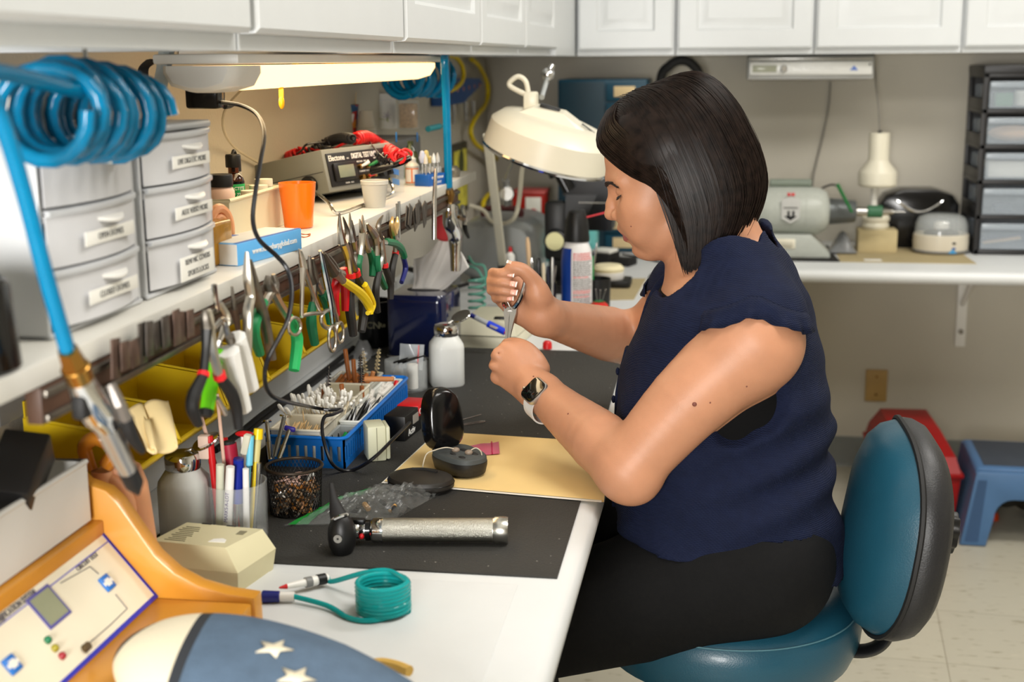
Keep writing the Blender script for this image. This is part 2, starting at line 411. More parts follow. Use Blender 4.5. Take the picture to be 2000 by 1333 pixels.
# ------------------------------------------------------------------ the seated woman
class Field:
    """signed-distance field on a grid, turned into one continuous mesh with surface nets"""
    def __init__(s, lo, hi, h):
        s.h = h; s.lo = np.array(lo, np.float32); s.n = np.ceil((np.array(hi)-s.lo)/h).astype(int)+1
        s.a = np.full(s.n, .06, np.float32)
        s.ax = [s.lo[i]+h*np.arange(s.n[i], dtype=np.float32) for i in range(3)]
    def sub(s, lo, hi, pad):
        i0 = np.clip(np.floor((np.array(lo)-pad-s.lo)/s.h).astype(int), 0, s.n); i1 = np.clip(np.ceil((np.array(hi)+pad-s.lo)/s.h).astype(int)+1, 0, s.n)
        sl = tuple(slice(a, b) for a, b in zip(i0, i1))
        X = np.meshgrid(*[s.ax[k][sl[k]] for k in range(3)], indexing='ij', sparse=True)
        return sl, X
    def put(s, d, sl, k):
        a = s.a[sl]
        if k > 0:
            h = np.maximum(k-np.abs(a-d), 0)/k; s.a[sl] = np.minimum(a, d)-h*h*k*.25
        else: s.a[sl] = np.minimum(a, d)
    def cut(s, d, sl, k):
        a = s.a[sl]; d = -d
        h = np.maximum(k-np.abs(a-d), 0)/k; s.a[sl] = np.maximum(a, d)+h*h*k*.25
    def cap(s, a, b, ra, rb, k=.01, cut=False):
        a, b = np.array(a, np.float32), np.array(b, np.float32); r = max(ra, rb)
        sl, X = s.sub(np.minimum(a, b)-r, np.maximum(a, b)+r, k+.012)
        if 0 in s.a[sl].shape: return
        ba = b-a; q = [X[i]-a[i] for i in range(3)]
        t = np.clip((q[0]*ba[0]+q[1]*ba[1]+q[2]*ba[2])/max(float(ba@ba), 1e-9), 0, 1)
        d = np.sqrt((q[0]-t*ba[0])**2+(q[1]-t*ba[1])**2+(q[2]-t*ba[2])**2)-(ra+(rb-ra)*t)
        (s.cut if cut else s.put)(d, sl, k)
    def chain(s, pts, rs, k=.008, n=5):
        q = np.array([list(v) for v in smooth_path(pts, n)], np.float32) if len(pts) > 2 else np.array([list(v) for v in pts], np.float32)
        r = np.interp(np.linspace(0, len(pts)-1, len(q)), range(len(pts)), rs); m = max(rs)
        sl, X = s.sub(q.min(0)-m, q.max(0)+m, k+.012)
        if 0 in s.a[sl].shape: return
        d = None
        for a, b, ra, rb in zip(q, q[1:], r, r[1:]):
            ba = b-a; w_ = [X[i]-a[i] for i in range(3)]
            t = np.clip((w_[0]*ba[0]+w_[1]*ba[1]+w_[2]*ba[2])/max(float(ba@ba), 1e-9), 0, 1)
            e = np.sqrt((w_[0]-t*ba[0])**2+(w_[1]-t*ba[1])**2+(w_[2]-t*ba[2])**2)-(ra+(rb-ra)*t)
            d = e if d is None else np.minimum(d, e)
        s.put(d, sl, k)
    def ell(s, c, r, k=.01, M=None, cut=False):
        """ellipsoid; M rows are its axes"""
        c = np.array(c, np.float32); M = np.eye(3) if M is None else np.array(M); R_ = max(r)
        e = np.sqrt(sum((M[i]*r[i])**2 for i in range(3)))
        sl, X = s.sub(c-e, c+e, k+.012)
        if 0 in s.a[sl].shape: return
        q = [X[i]-c[i] for i in range(3)]
        l = [M[i][0]*q[0]+M[i][1]*q[1]+M[i][2]*q[2] for i in range(3)]
        k0 = np.sqrt(sum((l[i]/r[i])**2 for i in range(3))); k1 = np.sqrt(sum((l[i]/r[i]**2)**2 for i in range(3)))
        d = k0*(k0-1)/np.maximum(k1, 1e-6)
        (s.cut if cut else s.put)(d, sl, k)
    def fn(s, f, lo, hi, k=.01, cut=False):
        sl, X = s.sub(lo, hi, 0)
        d = np.broadcast_to(f(*X), s.a[sl].shape).astype(np.float32)
        (s.cut if cut else s.put)(d, sl, k)
    def nets(s):
        a = s.a; n = a.shape; sg = a < 0
        c = np.zeros(tuple(k-1 for k in n), np.int8)
        for dx in (0, 1):
            for dy in (0, 1):
                for dz in (0, 1): c += sg[dx:n[0]-1+dx, dy:n[1]-1+dy, dz:n[2]-1+dz]
        act = (c > 0) & (c < 8); idx = np.argwhere(act)
        vid = np.full(act.shape, -1, np.int64); vid[act] = np.arange(len(idx))
        pos = np.zeros((len(idx), 3)); cnt = np.zeros(len(idx))
        co_ = [(i, j, k) for i in (0, 1) for j in (0, 1) for k in (0, 1)]
        val = {q: a[idx[:, 0]+q[0], idx[:, 1]+q[1], idx[:, 2]+q[2]] for q in co_}
        for p in co_:
            for ax in range(3):
                if p[ax] == 0:
                    q = list(p); q[ax] = 1; q = tuple(q); va, vb = val[p], val[q]
                    mk = (va < 0) != (vb < 0); t = np.where(mk, va/np.where(mk, va-vb, 1), 0)
                    pp = np.array(p, float)[None].repeat(len(idx), 0); pp[:, ax] += t
                    pos += pp*mk[:, None]; cnt += mk
        V = (idx+pos/cnt[:, None])*s.h+s.lo
        faces = []
        for ax in range(3):
            u, v = (ax+1) % 3, (ax+2) % 3
            A = np.take(sg, range(n[ax]-1), ax); B = np.take(sg, range(1, n[ax]), ax)
            e = np.argwhere(A != B)
            e = e[(e[:, u] > 0) & (e[:, v] > 0) & (e[:, u] < n[u]-1) & (e[:, v] < n[v]-1)]
            fl = A[e[:, 0], e[:, 1], e[:, 2]]
            def at(du, dv):
                q = e.copy(); q[:, u] -= du; q[:, v] -= dv; return vid[q[:, 0], q[:, 1], q[:, 2]]
            f = np.stack([at(1, 1), at(0, 1), at(0, 0), at(1, 0)], 1)
            f[~fl] = f[~fl][:, ::-1]; faces.append(f)
        return V, np.concatenate(faces)
def net_object(name, F_, mats, parent, relax=2, origin=(0, 0, 0), matfn=None, keep=True):
    V, Fc = F_.nets()
    # relax the net a little
    ed = np.concatenate([Fc[:, [0, 1]], Fc[:, [1, 2]], Fc[:, [2, 3]], Fc[:, [3, 0]]])
    for _ in range(relax):
        S = np.zeros_like(V); c = np.zeros(len(V))
        for a, b in ((0, 1), (1, 0)):
            for k in range(3): S[:, k] += np.bincount(ed[:, a], V[ed[:, b], k], len(V))
            c += np.bincount(ed[:, a], minlength=len(V))
        V = V*.5+.5*S/np.maximum(c, 1)[:, None]
    me = bpy.data.meshes.new(name); W = V-np.array(origin)
    me.vertices.add(len(W)); me.vertices.foreach_set('co', W.astype(np.float32).ravel())
    me.loops.add(Fc.size); me.loops.foreach_set('vertex_index', Fc.astype(np.int32).ravel())
    me.polygons.add(len(Fc)); me.polygons.foreach_set('loop_start', np.arange(0, Fc.size, 4, dtype=np.int32))
    me.polygons.foreach_set('loop_total', np.full(len(Fc), 4, np.int32))
    for q in (mats if isinstance(mats, (list, tuple)) else [mats]): me.materials.append(q)
    if matfn is not None: me.polygons.foreach_set('material_index', matfn(V[Fc].mean(1)).astype(np.int32))
    me.polygons.foreach_set('use_smooth', np.ones(len(Fc), bool)); me.update(calc_edges=True); me.validate()
    o = bpy.data.objects.new(name, me); COL.objects.link(o); o.parent = parent
    return o
def arr(v): return np.array(v, float)

SKIN = mat('warm_tan_skin', (178, 127, 97), .45, var=.05, vscale=30, bump=.12, bscale=700, sss=.12, spec=.4)
NAIL = mat('pale_pink_nail', (238, 178, 160), .22, var=.02); NAILW = mat('white_nail_tip', (248, 240, 232), .25, var=.01)
LIP = mat('lip_skin', (150, 80, 74), .4, var=.06, vscale=90)
LASH = mat('dark_lash', (34, 24, 20), .6, var=.1)
HAIRM = mat('dark_brown_hair', (26, 18, 14), .40, var=.6, vscale=90, spec=.15)
def cloth(name, col, sc_, bump=.5, rough=.85):
    m = mat(name, col, rough, var=.12, vscale=60)
    N, L, b = nodes_of(m); tc = N.new('ShaderNodeTexCoord'); wv = N.new('ShaderNodeTexWave'); wv2 = N.new('ShaderNodeTexWave')
    wv.bands_direction = 'DIAGONAL'; wv2.bands_direction = 'Z'
    for q in (wv, wv2): q.inputs['Scale'].default_value = sc_; q.inputs['Distortion'].default_value = 1.5; q.inputs['Detail'].default_value = 1; L.new(tc.outputs['Object'], q.inputs['Vector'])
    ad = N.new('ShaderNodeMath'); ad.operation = 'ADD'; L.new(wv.outputs['Fac'], ad.inputs[0]); L.new(wv2.outputs['Fac'], ad.inputs[1])
    bp_ = N.new('ShaderNodeBump'); bp_.inputs['Strength'].default_value = bump; bp_.inputs['Distance'].default_value = .0012
    L.new(ad.outputs[0], bp_.inputs['Height']); L.new(bp_.outputs['Normal'], b.inputs['Normal'])
    b.inputs['Specular IOR Level'].default_value = .2
    return m
NAVY = cloth('navy_crinkle_cotton', (15, 22, 45), 130)
TROUS = cloth('black_stretch_twill', (9, 9, 10), 300, .25, .8)
TANK = mat('black_jersey', (5, 5, 6), .9, var=.1, spec=.2)

YM = 1.88                                            # the woman's mid plane
ORG = (.88, YM, 0)
woman = thing('person', 'seated woman with dark bob and navy blouse bending over pliers in both hands', 'person', ORG)

# torso sections: pixel rows of the photograph on the mid plane -> height, centre, half depth, half width
rows = [(455, 1405, 1500, .058), (490, 1352, 1522, .080), (530, 1305, 1548, .118), (570, 1280, 1566, .142), (620, 1262, 1583, .152), (690, 1236, 1598, .154),
        (760, 1219, 1606, .158), (840, 1216, 1610, .162), (920, 1214, 1613, .168), (980, 1212, 1622, .180), (1020, 1212, 1636, .190), (1060, 1216, 1646, .197), (1110, 1228, 1650, .200), (1165, 1240, 1648, .200)]
TZ, TXC, TRX, TRY = [], [], [], []
for r_, a_, b_, wy in rows:
    pa, pb = P(a_, r_, y=YM), P(b_, r_, y=YM)
    TZ.append((pa.z+pb.z)/2); TXC.append((pa.x+pb.x)/2); TRX.append((pb.x-pa.x)/2); TRY.append(wy)
TZ, TXC, TRX, TRY = [np.array(q)[::-1] for q in (TZ, TXC, TRX, TRY)]
HEM = P(1560, 1112, y=1.70).z
def torso_sdf(infl, fold=0, hem=False):
    def f(x, y, z):
        zz = z.ravel() if z.ndim == 1 else z[0, 0, :]
        xc = np.interp(zz, TZ, TXC)[None, None]; rx = np.interp(zz, TZ, TRX)[None, None]; ry = np.interp(zz, TZ, TRY)[None, None]
        yy = np.abs(y-YM)
        e = 2.35
        q = (np.abs((x-xc)/rx)**e+(yy/ry)**e)**(1/e)
        d = (q-1)*np.minimum(rx, ry)*.95-infl
        d = np.maximum(np.maximum(d, z-TZ[-1]+.012-infl), HEM+.03-z) if not hem else np.maximum(np.maximum(d, z-TZ[-1]-infl), HEM+.10*np.maximum(.80-x, 0)-.28*np.maximum(x-.80, 0)-z)
        if fold:
            w2 = np.clip(1-np.abs(z-.80)/.13, 0, 1); d = d-w2*.003+w2*.0065*np.sin(95*(z-.22*(x-.8))+9*(y-YM)+2*np.sin(11*x))*np.clip((x-.70)/.15, 0, 1)
            g = fold*np.sin(38*z+20*x+26*(y-YM)+2.2*np.sin(14*x+9*y))*np.clip((1.0-z)/.25, 0, 1)
            g = g+fold*.5*np.sin(70*(z-.35*x)+31*y+1.5*np.sin(25*x))
            d = d+g
        return d
    return f
TLO, THI = (.55, 1.62, .60), (1.05, 2.14, 1.14)

# head frame (centimetres forward, up, towards the camera) -> metres
HO = arr(P(1327, 361, y=YM)); HP = R(20)
hf = arr((-math.cos(HP), 0, -math.sin(HP))); hu = arr((-math.sin(HP), 0, math.cos(HP))); hs = arr((0, -1, 0))
HM = np.array([hf, hu, hs])
def H(f, u, s=0): return HO+(hf*f+hu*u+hs*s)*.01

B = Field((.44, 1.60, .62), (1.06, 2.36, 1.36), .0022)
B.fn(torso_sdf(-.009), TLO, THI, .0)
# neck
C7 = P(1455, 520, y=YM)
B.cap(H(-2.6, -2, 0), arr(P(1432, 540, y=YM)), .054, .062, .03)
B.cap(H(1.0, -6, 0), arr(P(1385, 560, y=YM)), .040, .052, .03)
# skull and face
def he(c, r, k=.8, cut=False, M=None): B.ell(H(*c), [q*.01 for q in r], k*.01, HM if M is None else M, cut)
def hc(a, b, ra, rb, k=.6, cut=False): B.cap(H(*a), H(*b), ra*.01, rb*.01, k*.01, cut)
he((-.3, 4.7, 0), (9.3, 8.7, 7.4), .0)
he((4.3, -.8, 0), (4.9, 6.6, 6.1), 2.0)
he((4.8, -4.6, 0), (4.0, 4.2, 5.0), 1.6)
for s_ in (1, -1):
    hc((.8, -4.9, 5.1*s_), (6.9, -7.2, 1.3*s_), 1.3, 1.15, 2.0)
    he((5.5, -.9, 4.4*s_), (2.7, 2.5, 1.8), 2.4)
    hc((8.0, -1.9, 2.2*s_), (7.0, -4.2, 3.6*s_), 1.2, 1.3, 2.2)
    hc((8.55, 3.9, .8*s_), (7.0, 3.5, 4.6*s_), .75, .8, 1.4)
he((7.7, -6.6, 0), (1.55, 1.3, 1.8), 1.4)
he((8.0, -3.6, 0), (1.75, 2.2, 2.5), 1.4)
for s_ in (1, -1): he((8.9, 2.0, 3.4*s_), (1.35, 1.1, 1.9), 1.0, True)
for s_ in (1, -1): he((6.75, 2.1, 3.3*s_), (1.65, 1.2, 1.75), .3)
hc((8.75, 2.75, 0), (9.9, .6, 0), .62, .78, 1.0)
hc((9.9, .6, 0), (10.45, -.55, 0), .72, .82, .5)
he((10.3, -.7, 0), (1.0, .85, .95), .5)
for s_ in (1, -1): he((9.2, -1.0, 1.3*s_), (1.2, .92, .72), .35)
hc((10.3, -1.0, 0), (9.3, -1.9, 0), .45, .4, .4)
for s_ in (1, -1): he((9.6, -1.95, .75*s_), (.6, .32, .34), .2, True)
# lips
for s_ in (1, -1):
    hc((9.72, -3.05, .0), (9.4, -3.3, 1.0*s_), .48, .46, .5); hc((9.4, -3.3, 1.0*s_), (8.15, -4.35, 2.7*s_), .44, .22, .5)
    hc((9.35, -4.75, .0), (9.15, -4.75, 1.0*s_), .50, .48, .5); hc((9.15, -4.75, 1.0*s_), (8.1, -4.6, 2.65*s_), .50, .24, .5)
    hc((10.1, -3.98, 0), (9.6, -4.0, 1.0*s_), .1, .1, .25, True); hc((9.6, -4.0, 1.0*s_), (8.2, -4.5, 2.85*s_), .1, .09, .22, True)
hc((9.55, -5.75, -1.0), (9.55, -5.75, 1.0), .45, .45, .7, True)
# ears (mostly under the hair)
for s_ in (1, -1): he((-.6, .6, 7.2*s_), (1.7, 3.0, .55), .5)
# eye line: a thin groove where the lids meet
for s_ in (1, -1):
    hc((8.1, 1.75, 2.0*s_), (8.3, 1.5, 3.3*s_), .12, .13, .15, True); hc((8.3, 1.5, 3.3*s_), (6.6, 1.6, 5.1*s_), .13, .12, .15, True)
    hc((8.2, 2.85, 2.2*s_), (7.0, 2.8, 5.0*s_), .13, .12, .3, True)

def Q(px, py, y): return arr(P(px, py, y=y))
# left arm (towards the camera), its elbow on the worktop edge
SL, EL, WL = Q(1470, 672, 1.735), Q(1226, 918, 1.70), Q(1058, 766, 1.865)
B.ell(SL+arr((.0, .006, .004)), (.066, .060, .068), .03)
mid = SL*.5+EL*.5
B.chain([SL, mid+arr((-.004, 0, .006)), EL], [.061, .052, .041], .02)
B.chain([EL, EL*.68+WL*.32+arr((.002, -.002, .003)), EL*.3+WL*.7, WL], [.040, .043, .034, .0265], .02)
B.cap(EL+arr((.010, 0, -.012)), EL+arr((.004, .004, -.008)), .030, .030, .02)
# right arm (far side)
SR, ER, WR = Q(1352, 575, 2.06), Q(1246, 668, 2.20), Q(1066, 620, 1.985)
B.ell(SR, (.062, .056, .062), .03)
B.chain([SR, SR*.5+ER*.5, ER], [.056, .050, .042], .03)
B.chain([ER, ER*.66+WR*.34, ER*.3+WR*.7, WR], [.042, .045, .036, .0275], .02)

# left hand: the back of a fist towards the camera
yl = 1.888
mcp = [Q(990, 682, yl+.012), Q(975, 694, yl+.004), Q(971, 714, yl+.003), Q(974, 737, yl+.008)]
wl2 = Q(1040, 756, 1.872)
B.chain([WL, wl2], [.0265, .027], .015)
for i, q in enumerate(mcp):
    b0 = wl2+arr((-.004, .004, .012-.008*i))
    B.cap(b0, q, .0170, .0108 if i < 3 else .0102, .009)
B.cap(Q(1028, 735, yl+.012), Q(995, 707, yl+.016), .020, .016, .016)
for i, q in enumerate(mcp):
    pip = q+arr((-.004+.002*i, .036-.003*i, -.006)); dip = pip+arr((.022, .012, -.008)); tip = dip+arr((.018, -.012, .002))
    B.chain([q, pip, dip, tip], [.0105, .0090, .0080, .0070], .004)
    B.ell(q+arr((-.002, -.003, .001)), (.0100, .0095, .0098), .004)
for i in range(3):
    g_ = mcp[i]*.5+mcp[i+1]*.5
    B.cap(g_+arr((-.014, -.004, 0)), g_+arr((-.004, -.0125, 0)), .0024, .0010, .006, True)
# left thumb and fore finger pinch the tip of the pliers
th = [Q(1052, 722, yl+.014), Q(1034, 688, yl+.020), Q(1012, 674, yl+.028), Q(994, 671, yl+.036)]
B.chain(th, [.017, .0125, .0105, .0085], .010)
B.cap(Q(1040, 712, yl+.01), Q(1008, 690, yl+.014), .016, .013, .014)

# right hand: palm towards the camera, fingers closed round the handles, thumb on top
yr = 1.985
rm = [Q(992, 536, yr+.016), Q(982, 551, yr+.018), Q(980, 567, yr+.018), Q(984, 583, yr+.014)]
rp = [Q(963, 534, yr-.012), Q(959, 550, yr-.014), Q(960, 566.5, yr-.013), Q(969, 583, yr-.012)]
rd = [Q(977, 534, yr-.034), Q(977, 551.5, yr-.036), Q(978, 568, yr-.035), Q(982, 583, yr-.031)]
rt_ = [Q(997, 537.5, yr-.036), Q(1001, 556.5, yr-.037), Q(1001.5, 572.5, yr-.035), Q(995, 583.5, yr-.031)]
fr = [.0073, .0073, .0070, .0063]
wr2 = Q(1052, 607, yr)
B.chain([WR, wr2], [.0275, .028], .015)
for i in range(4):
    B.cap(wr2+arr((0, .006, .010-.007*i)), rm[i], .017, .0115, .014)
    B.chain([rm[i], rp[i]], [.0095, fr[i]*1.08], .006)
    B.chain([rp[i], rd[i], rt_[i]], [fr[i]*1.08, fr[i], fr[i]*.86], .003)
B.cap(Q(1058, 605, yr-.012), Q(1048, 574, yr-.022), .019, .018, .016)           # thenar
B.cap(Q(1048, 626, yr-.010), Q(1012, 608, yr-.006), .0175, .0150, .016)         # heel of the hand
B.cap(Q(1012, 608, yr-.006), Q(990, 590, yr+.004), .0145, .0115, .014)
rth = [Q(1055, 580, yr-.022), Q(1047, 556, yr-.026), Q(1025, 531, yr-.034), Q(1010, 524, yr-.036), Q(998, 521, yr-.036)]
B.chain(rth, [.0165, .0128, .0108, .0100, .0082], .010)

def skin_mats(c):
    q = (c-HO)/.01; f, u, s = q@hf, q@hu, q@hs
    m = np.zeros(len(c), int)
    lip = (f > 8.0) & (np.abs(s) < 2.75) & (u < -2.8-.52*np.abs(s)) & (u > -5.25+.20*np.abs(s))
    m[lip] = 1
    return m
body = net_object('body', B, [SKIN, LIP], woman, 1, ORG, skin_mats)
del B

def nail(name, c, along, out, L=.0105, W_=.0085, par=body):
    """a curved finger nail with a white free edge"""
    M = face_frame(c, Vector(along).cross(Vector(out)), along)
    mb = MB(); n = 6
    for (y0, y1, mi) in ((-L*.5, L*.30, 0), (L*.30, L*.5, 1)):
        mb.cur = mi
        def fn(i, j): 
            a = (i-.5)*2; y = y0+(y1-y0)*j
            return (a*W_*.5, y, -(a*a)*W_*.16+.0006)
        mb.grid(fn, n, 2, M)
    o = part(name, mb, [NAIL, NAILW], woman)
    o.location = -Vector(ORG); md = o.modifiers.new('s', 'SOLIDIFY'); md.thickness = .0006
    return o
for i in range(4):
    d = Vector(rt_[i]-rd[i]).normalized(); toc = (CAM-Vector(rt_[i])).normalized()
    out = (toc+Vector((.10, 0, .25))).normalized(); out = (out-d*out.dot(d)).normalized()
    nail('fingernail', Vector(rt_[i])+d*.0024+out*fr[i]*.90, d, out)
d = Vector(rth[4]-rth[3]).normalized(); out = (Vector((-.2, -.25, 1))-d*Vector((-.2, -.25, 1)).dot(d)).normalized()
nail('thumbnail', Vector(rth[4])+d*.0015+out*.0078, d, out, .012, .0105)

# eyebrow, lashes
VB = np.array([v.co[:] for v in body.data.vertices])+arr(ORG)
ql = (VB-HO)/.01; ql = np.stack([ql@hf, ql@hu, ql@hs], 1); ql = ql[(ql[:, 0] > 4) & (np.abs(ql[:, 2]) < 7)]
def surf(u, s):
    d = (ql[:, 1]-u)**2+(ql[:, 2]-s)**2; i = d.argmin(); return arr((ql[i, 0]+.05, u, s))
def strip(name, pts, w0, mt, off):
    mb = MB(); mb.tube([H(*q) for q in pts], w0, 6, sm=4)
    o = part(name, mb, mt, woman); o.location = -Vector(ORG); return o
for s_ in (1, -1):
    bp_ = [(8.62, 3.5, 1.3*s_), (8.42, 3.75, 2.4*s_), (7.7, 3.65, 3.9*s_), (6.75, 2.9, 5.0*s_)]
    mb = MB()
    for i in range(90):
        t = i/89; k = t*3; a = min(int(k), 2); q = arr(bp_[a])*(1-(k-a))+arr(bp_[a+1])*(k-a)
        q = surf(q[1]+random.uniform(-.30, .26)*(1-.6*t), q[2]+random.uniform(-.1, .1)); q = q+arr((.05, 0, .10*t*s_)); r = arr((-.40*(1-.2*t), .14-.34*t, .42*s_))
        mb.tube([H(*(q-r*.6)), H(*(q+arr((.07, .02, .05*s_)))), H(*(q+r*.9))], [.0004, .00065, .0002], 4)
    o = part('eyebrow', mb, LASH, woman); o.location = -Vector(ORG)
    mb = MB()
    e = [surf(1.72-.22*math.sin(PI*i/8), (1.9+.40*i)*s_)+arr((.0, 0, .03*s_)) for i in range(9)]
    for i in range(24):
        t = i/23; k = 8*t; a = min(int(k), 7); q = e[a]*(1-(k-a))+e[a+1]*(k-a)
        mb.tube([H(*q), H(*(q+arr((.32, -.24, .12*s_)))), H(*(q+arr((.62-.2*t, -.34, (.15+.35*t)*s_))))], [.00035, .00026, .0001], 4)
    mb.tube([H(*q) for q in e], [.0004]+[.0008]*7+[.0004], 5, sm=3)
    o = part('eyelashes', mb, LASH, woman); o.location = -Vector(ORG)
# small moles, placed on the skin surface
def onbody(px, py):
    d = VB-arr(CAM); zc = d @ arr(FW); ux = 1000+F_PX*(d @ arr(RT))/zc; uy = 666.5-F_PX*(d @ arr(UP))/zc
    k = np.where((np.abs(ux-px) < 3) & (np.abs(uy-py) < 3))[0]; return VB[k[zc[k].argmin()]] if len(k) else None
for px, py, r_ in ((1355, 793, .0030), (1389, 787, .0012), (1457, 757, .0012), (1039, 734, .0013), (1107, 807, .0013), (1231, 445, .0011)):
    q = onbody(px, py)
    if q is not None: part('mole', MB().ell(q, (r_, r_*.5, r_)), mat('mole_brown', (104, 54, 42), .6), woman).location = -Vector(ORG)
# hair ---------------------------------------------------------------------------
HB = Field(HO-.17, HO+.17, .004)
def hh(c, r, k=.5, cut=False): HB.ell(H(*c), [q*.01 for q in r], k*.01, HM, cut)
hh((-.9, 4.7, 0), (10.15, 9.25, 7.95), 0)
hh((-3.0, -2.4, 0), (7.6, 6.4, 7.5), 2)
def facecut(x, y, z):
    f = ((x-HO[0])*hf[0]+(z-HO[2])*hf[2])*100; u = ((x-HO[0])*hu[0]+(z-HO[2])*hu[2])*100
    return np.maximum((u-(8.9+(f-8.8)*1.28))*.6, 2.5-f)*.01
HB.fn(facecut, HO-.17, HO+.17, .01, True)
hh((2.0, -9.5, 0), (5.5, 5.2, 5.6), .8, True)
hair = net_object('hair', HB, HAIRM, woman, 3, ORG)
PROF_T = np.linspace(0, 1, 9)
PROF_R = arr((0, .36, .66, .87, .965, 1.0, .985, .95, .90))
PROF_U = arr((0, .03, .12, .27, .44, .60, .74, .87, 1.0))
mb = MB(); rnd = random.Random(3)
def fall(T, C, tail, off, wob, r0):
    pts = []
    d = arr((C[0]+1.5, 0, C[2])); d = d/max(1e-6, np.linalg.norm(d))
    for k in range(9):
        r = PROF_R[min(k, 5)]; g = off*min(1, PROF_T[k]*3)
        f = T[0]+(C[0]-T[0])*r; s_ = T[2]+(C[2]-T[2])*r; u = T[1]+(tail[1]-T[1])*PROF_U[k]
        if k > 5:
            q = (0, 0, 0, 0, 0, 0, .10, .45, 1)[k]; f += (tail[0]-f)*q; s_ += (tail[2]-s_)*q
        pts.append(arr((f, u, s_))+d*g+arr((wob*PROF_T[k]**2, 0, 0)))
    pts[0][1] += .3*off; pts[1][1] += .3*off
    mb.tube([H(*q) for q in pts], [r0*.7]+[r0]*7+[r0*.3], 4, sm=3)
for i in range(2000):
    sd = 1 if rnd.random() < .64 else -1
    t = rnd.random(); off = rnd.uniform(-.9, .16)
    phi = R(60+120*t); top = arr((5.8-10.5*min(1, t*1.15)+rnd.uniform(-.7, .7), 0, -.8+.6*sd)); top[1] = 14.5-.075*max(0, top[0]-1)**2-.02*max(0, -3-top[0])**2+rnd.uniform(-.12, .05)
    C = arr((-2.2+9.6*math.cos(phi), 0, sd*(8.4*math.sin(phi))))
    low = -10.9+1.5*t+rnd.uniform(-.7, .5)
    tail = (2.6-9.3*t**1.15+rnd.uniform(-.3, .3), low, sd*(7.6*math.sin(phi)+.2))
    fall(top, C, tail, off, rnd.uniform(-.55, .55), rnd.uniform(.0006, .0011))
for i in range(520):                                  # the lock swept across the forehead
    sd = 1 if rnd.random() < .7 else -1
    t = rnd.random(); off = rnd.uniform(-.5, .06)
    q = [arr((6.2-2.5*t, 13.2+.9*t, -.7)), arr((7.9-3.2*t, 11.4+1.6*t, 1.2*sd)), arr((8.75-3.6*t, 9.0+2.6*t, 3.0*sd)), arr((7.3-3.3*t, 6.3+3.2*t, 5.6*sd)),
         arr((5.3-2.9*t, 3.7+2.6*t, 7.0*sd)), arr((3.2-2.3*t, 1.6+1.6*t, 7.75*sd)), arr((1.9-2.0*t, -1.6, 8.1*sd)), arr((1.4-1.8*t, -5.5, 8.0*sd)), arr((1.5-1.9*t, -9.8, 7.5*sd))]
    q = [v+arr((off*.5, off*.6, off*.7*sd))*(.3 if k < 1 else 1) for k, v in enumerate(q)]
    mb.tube([H(*v) for v in q], [.0005]+[.00078]*7+[.0002], 4, sm=3)
for i in range(60):                                   # loose hairs
    t = rnd.random(); sd = 1 if rnd.random() < .6 else -1
    phi = R(64+114*t)
    fall(arr((5-10*t, 14.4, rnd.uniform(-2, 2))), arr((-2.2+9.7*math.cos(phi), 0, sd*8.5*math.sin(phi))), (2.6-9.0*t, -9.5+rnd.uniform(-1.5, 3), sd*7.7*math.sin(phi)), rnd.uniform(.1, .4), rnd.uniform(-1.2, 1.2), .0003)
o = part('hair_strands', mb, HAIRM, hair, sharp=60); o.location = -Vector(ORG)

# blouse --------------------------------------------------------------------------
G = Field((.55, 1.60, .60), (1.06, 2.18, 1.16), .0035)
G.fn(torso_sdf(.008, .0032, True), TLO, THI, 0)
# cap sleeves end at a nearly level ruffled edge
RUF = P(1467, 602, y=1.672).z; tr_ = (SR-ER)/np.linalg.norm(SR-ER)
def capsleeve(c, r, zr, lo, hi):
    def f(x, y, z):
        k0 = np.sqrt(((x-c[0])/r[0])**2+((y-c[1])/r[1])**2+((z-c[2])/r[2])**2)
        return np.maximum((k0-1)*min(r), zr-.6*np.maximum(np.abs(x-c[0])-.008, 0)-z)
    G.fn(f, lo, hi, .02)
cL = SL+arr((.0, .006, .004)); cR = SR
capsleeve(cL, (.074, .066, .076), RUF, cL-.10, cL+.10)
capsleeve(cR, (.072, .066, .072), RUF-.01, cR-.10, cR+.10)
G.cap(cL+arr((.018, .02, .035)), arr((TXC[-3], YM-.06, TZ[-2])), .045, .05, .03)
G.cap(cR+arr((.018, -.02, .035)), arr((TXC[-3], YM+.06, TZ[-2])), .045, .05, .03)
# the arm hole hangs open behind the near arm
G.cap(SL+arr((.012, -.035, -.075)), SL+arr((.012, -.10, -.075)), .050, .056, .008, True)
G.cap(SL+arr((-.02, -.03, -.10)), SL+arr((-.02, -.10, -.10)), .036, .040, .008, True)
G.cap(H(-2.6, -2, 0), arr(P(1436, 530, y=YM)), .062, .066, .006, True)
G.cap(arr(P(1474, 458, y=1.85)), arr(P(1335, 545, y=1.815)), .036, .040, .006, True)
vz0, vz1 = P(1250, 680, y=YM).z, P(1350, 510, y=YM).z
G.fn(lambda x, y, z: np.maximum(np.abs(y-YM)-np.clip((z-vz0)/(vz1-vz0), -.2, 1.4)*.068, (x-.80)-.25*(z-vz0)), (.55, 1.75, vz0-.01), (.90, 2.02, 1.16), .006, True)
blouse = net_object('blouse', G, NAVY, woman, 2, ORG)
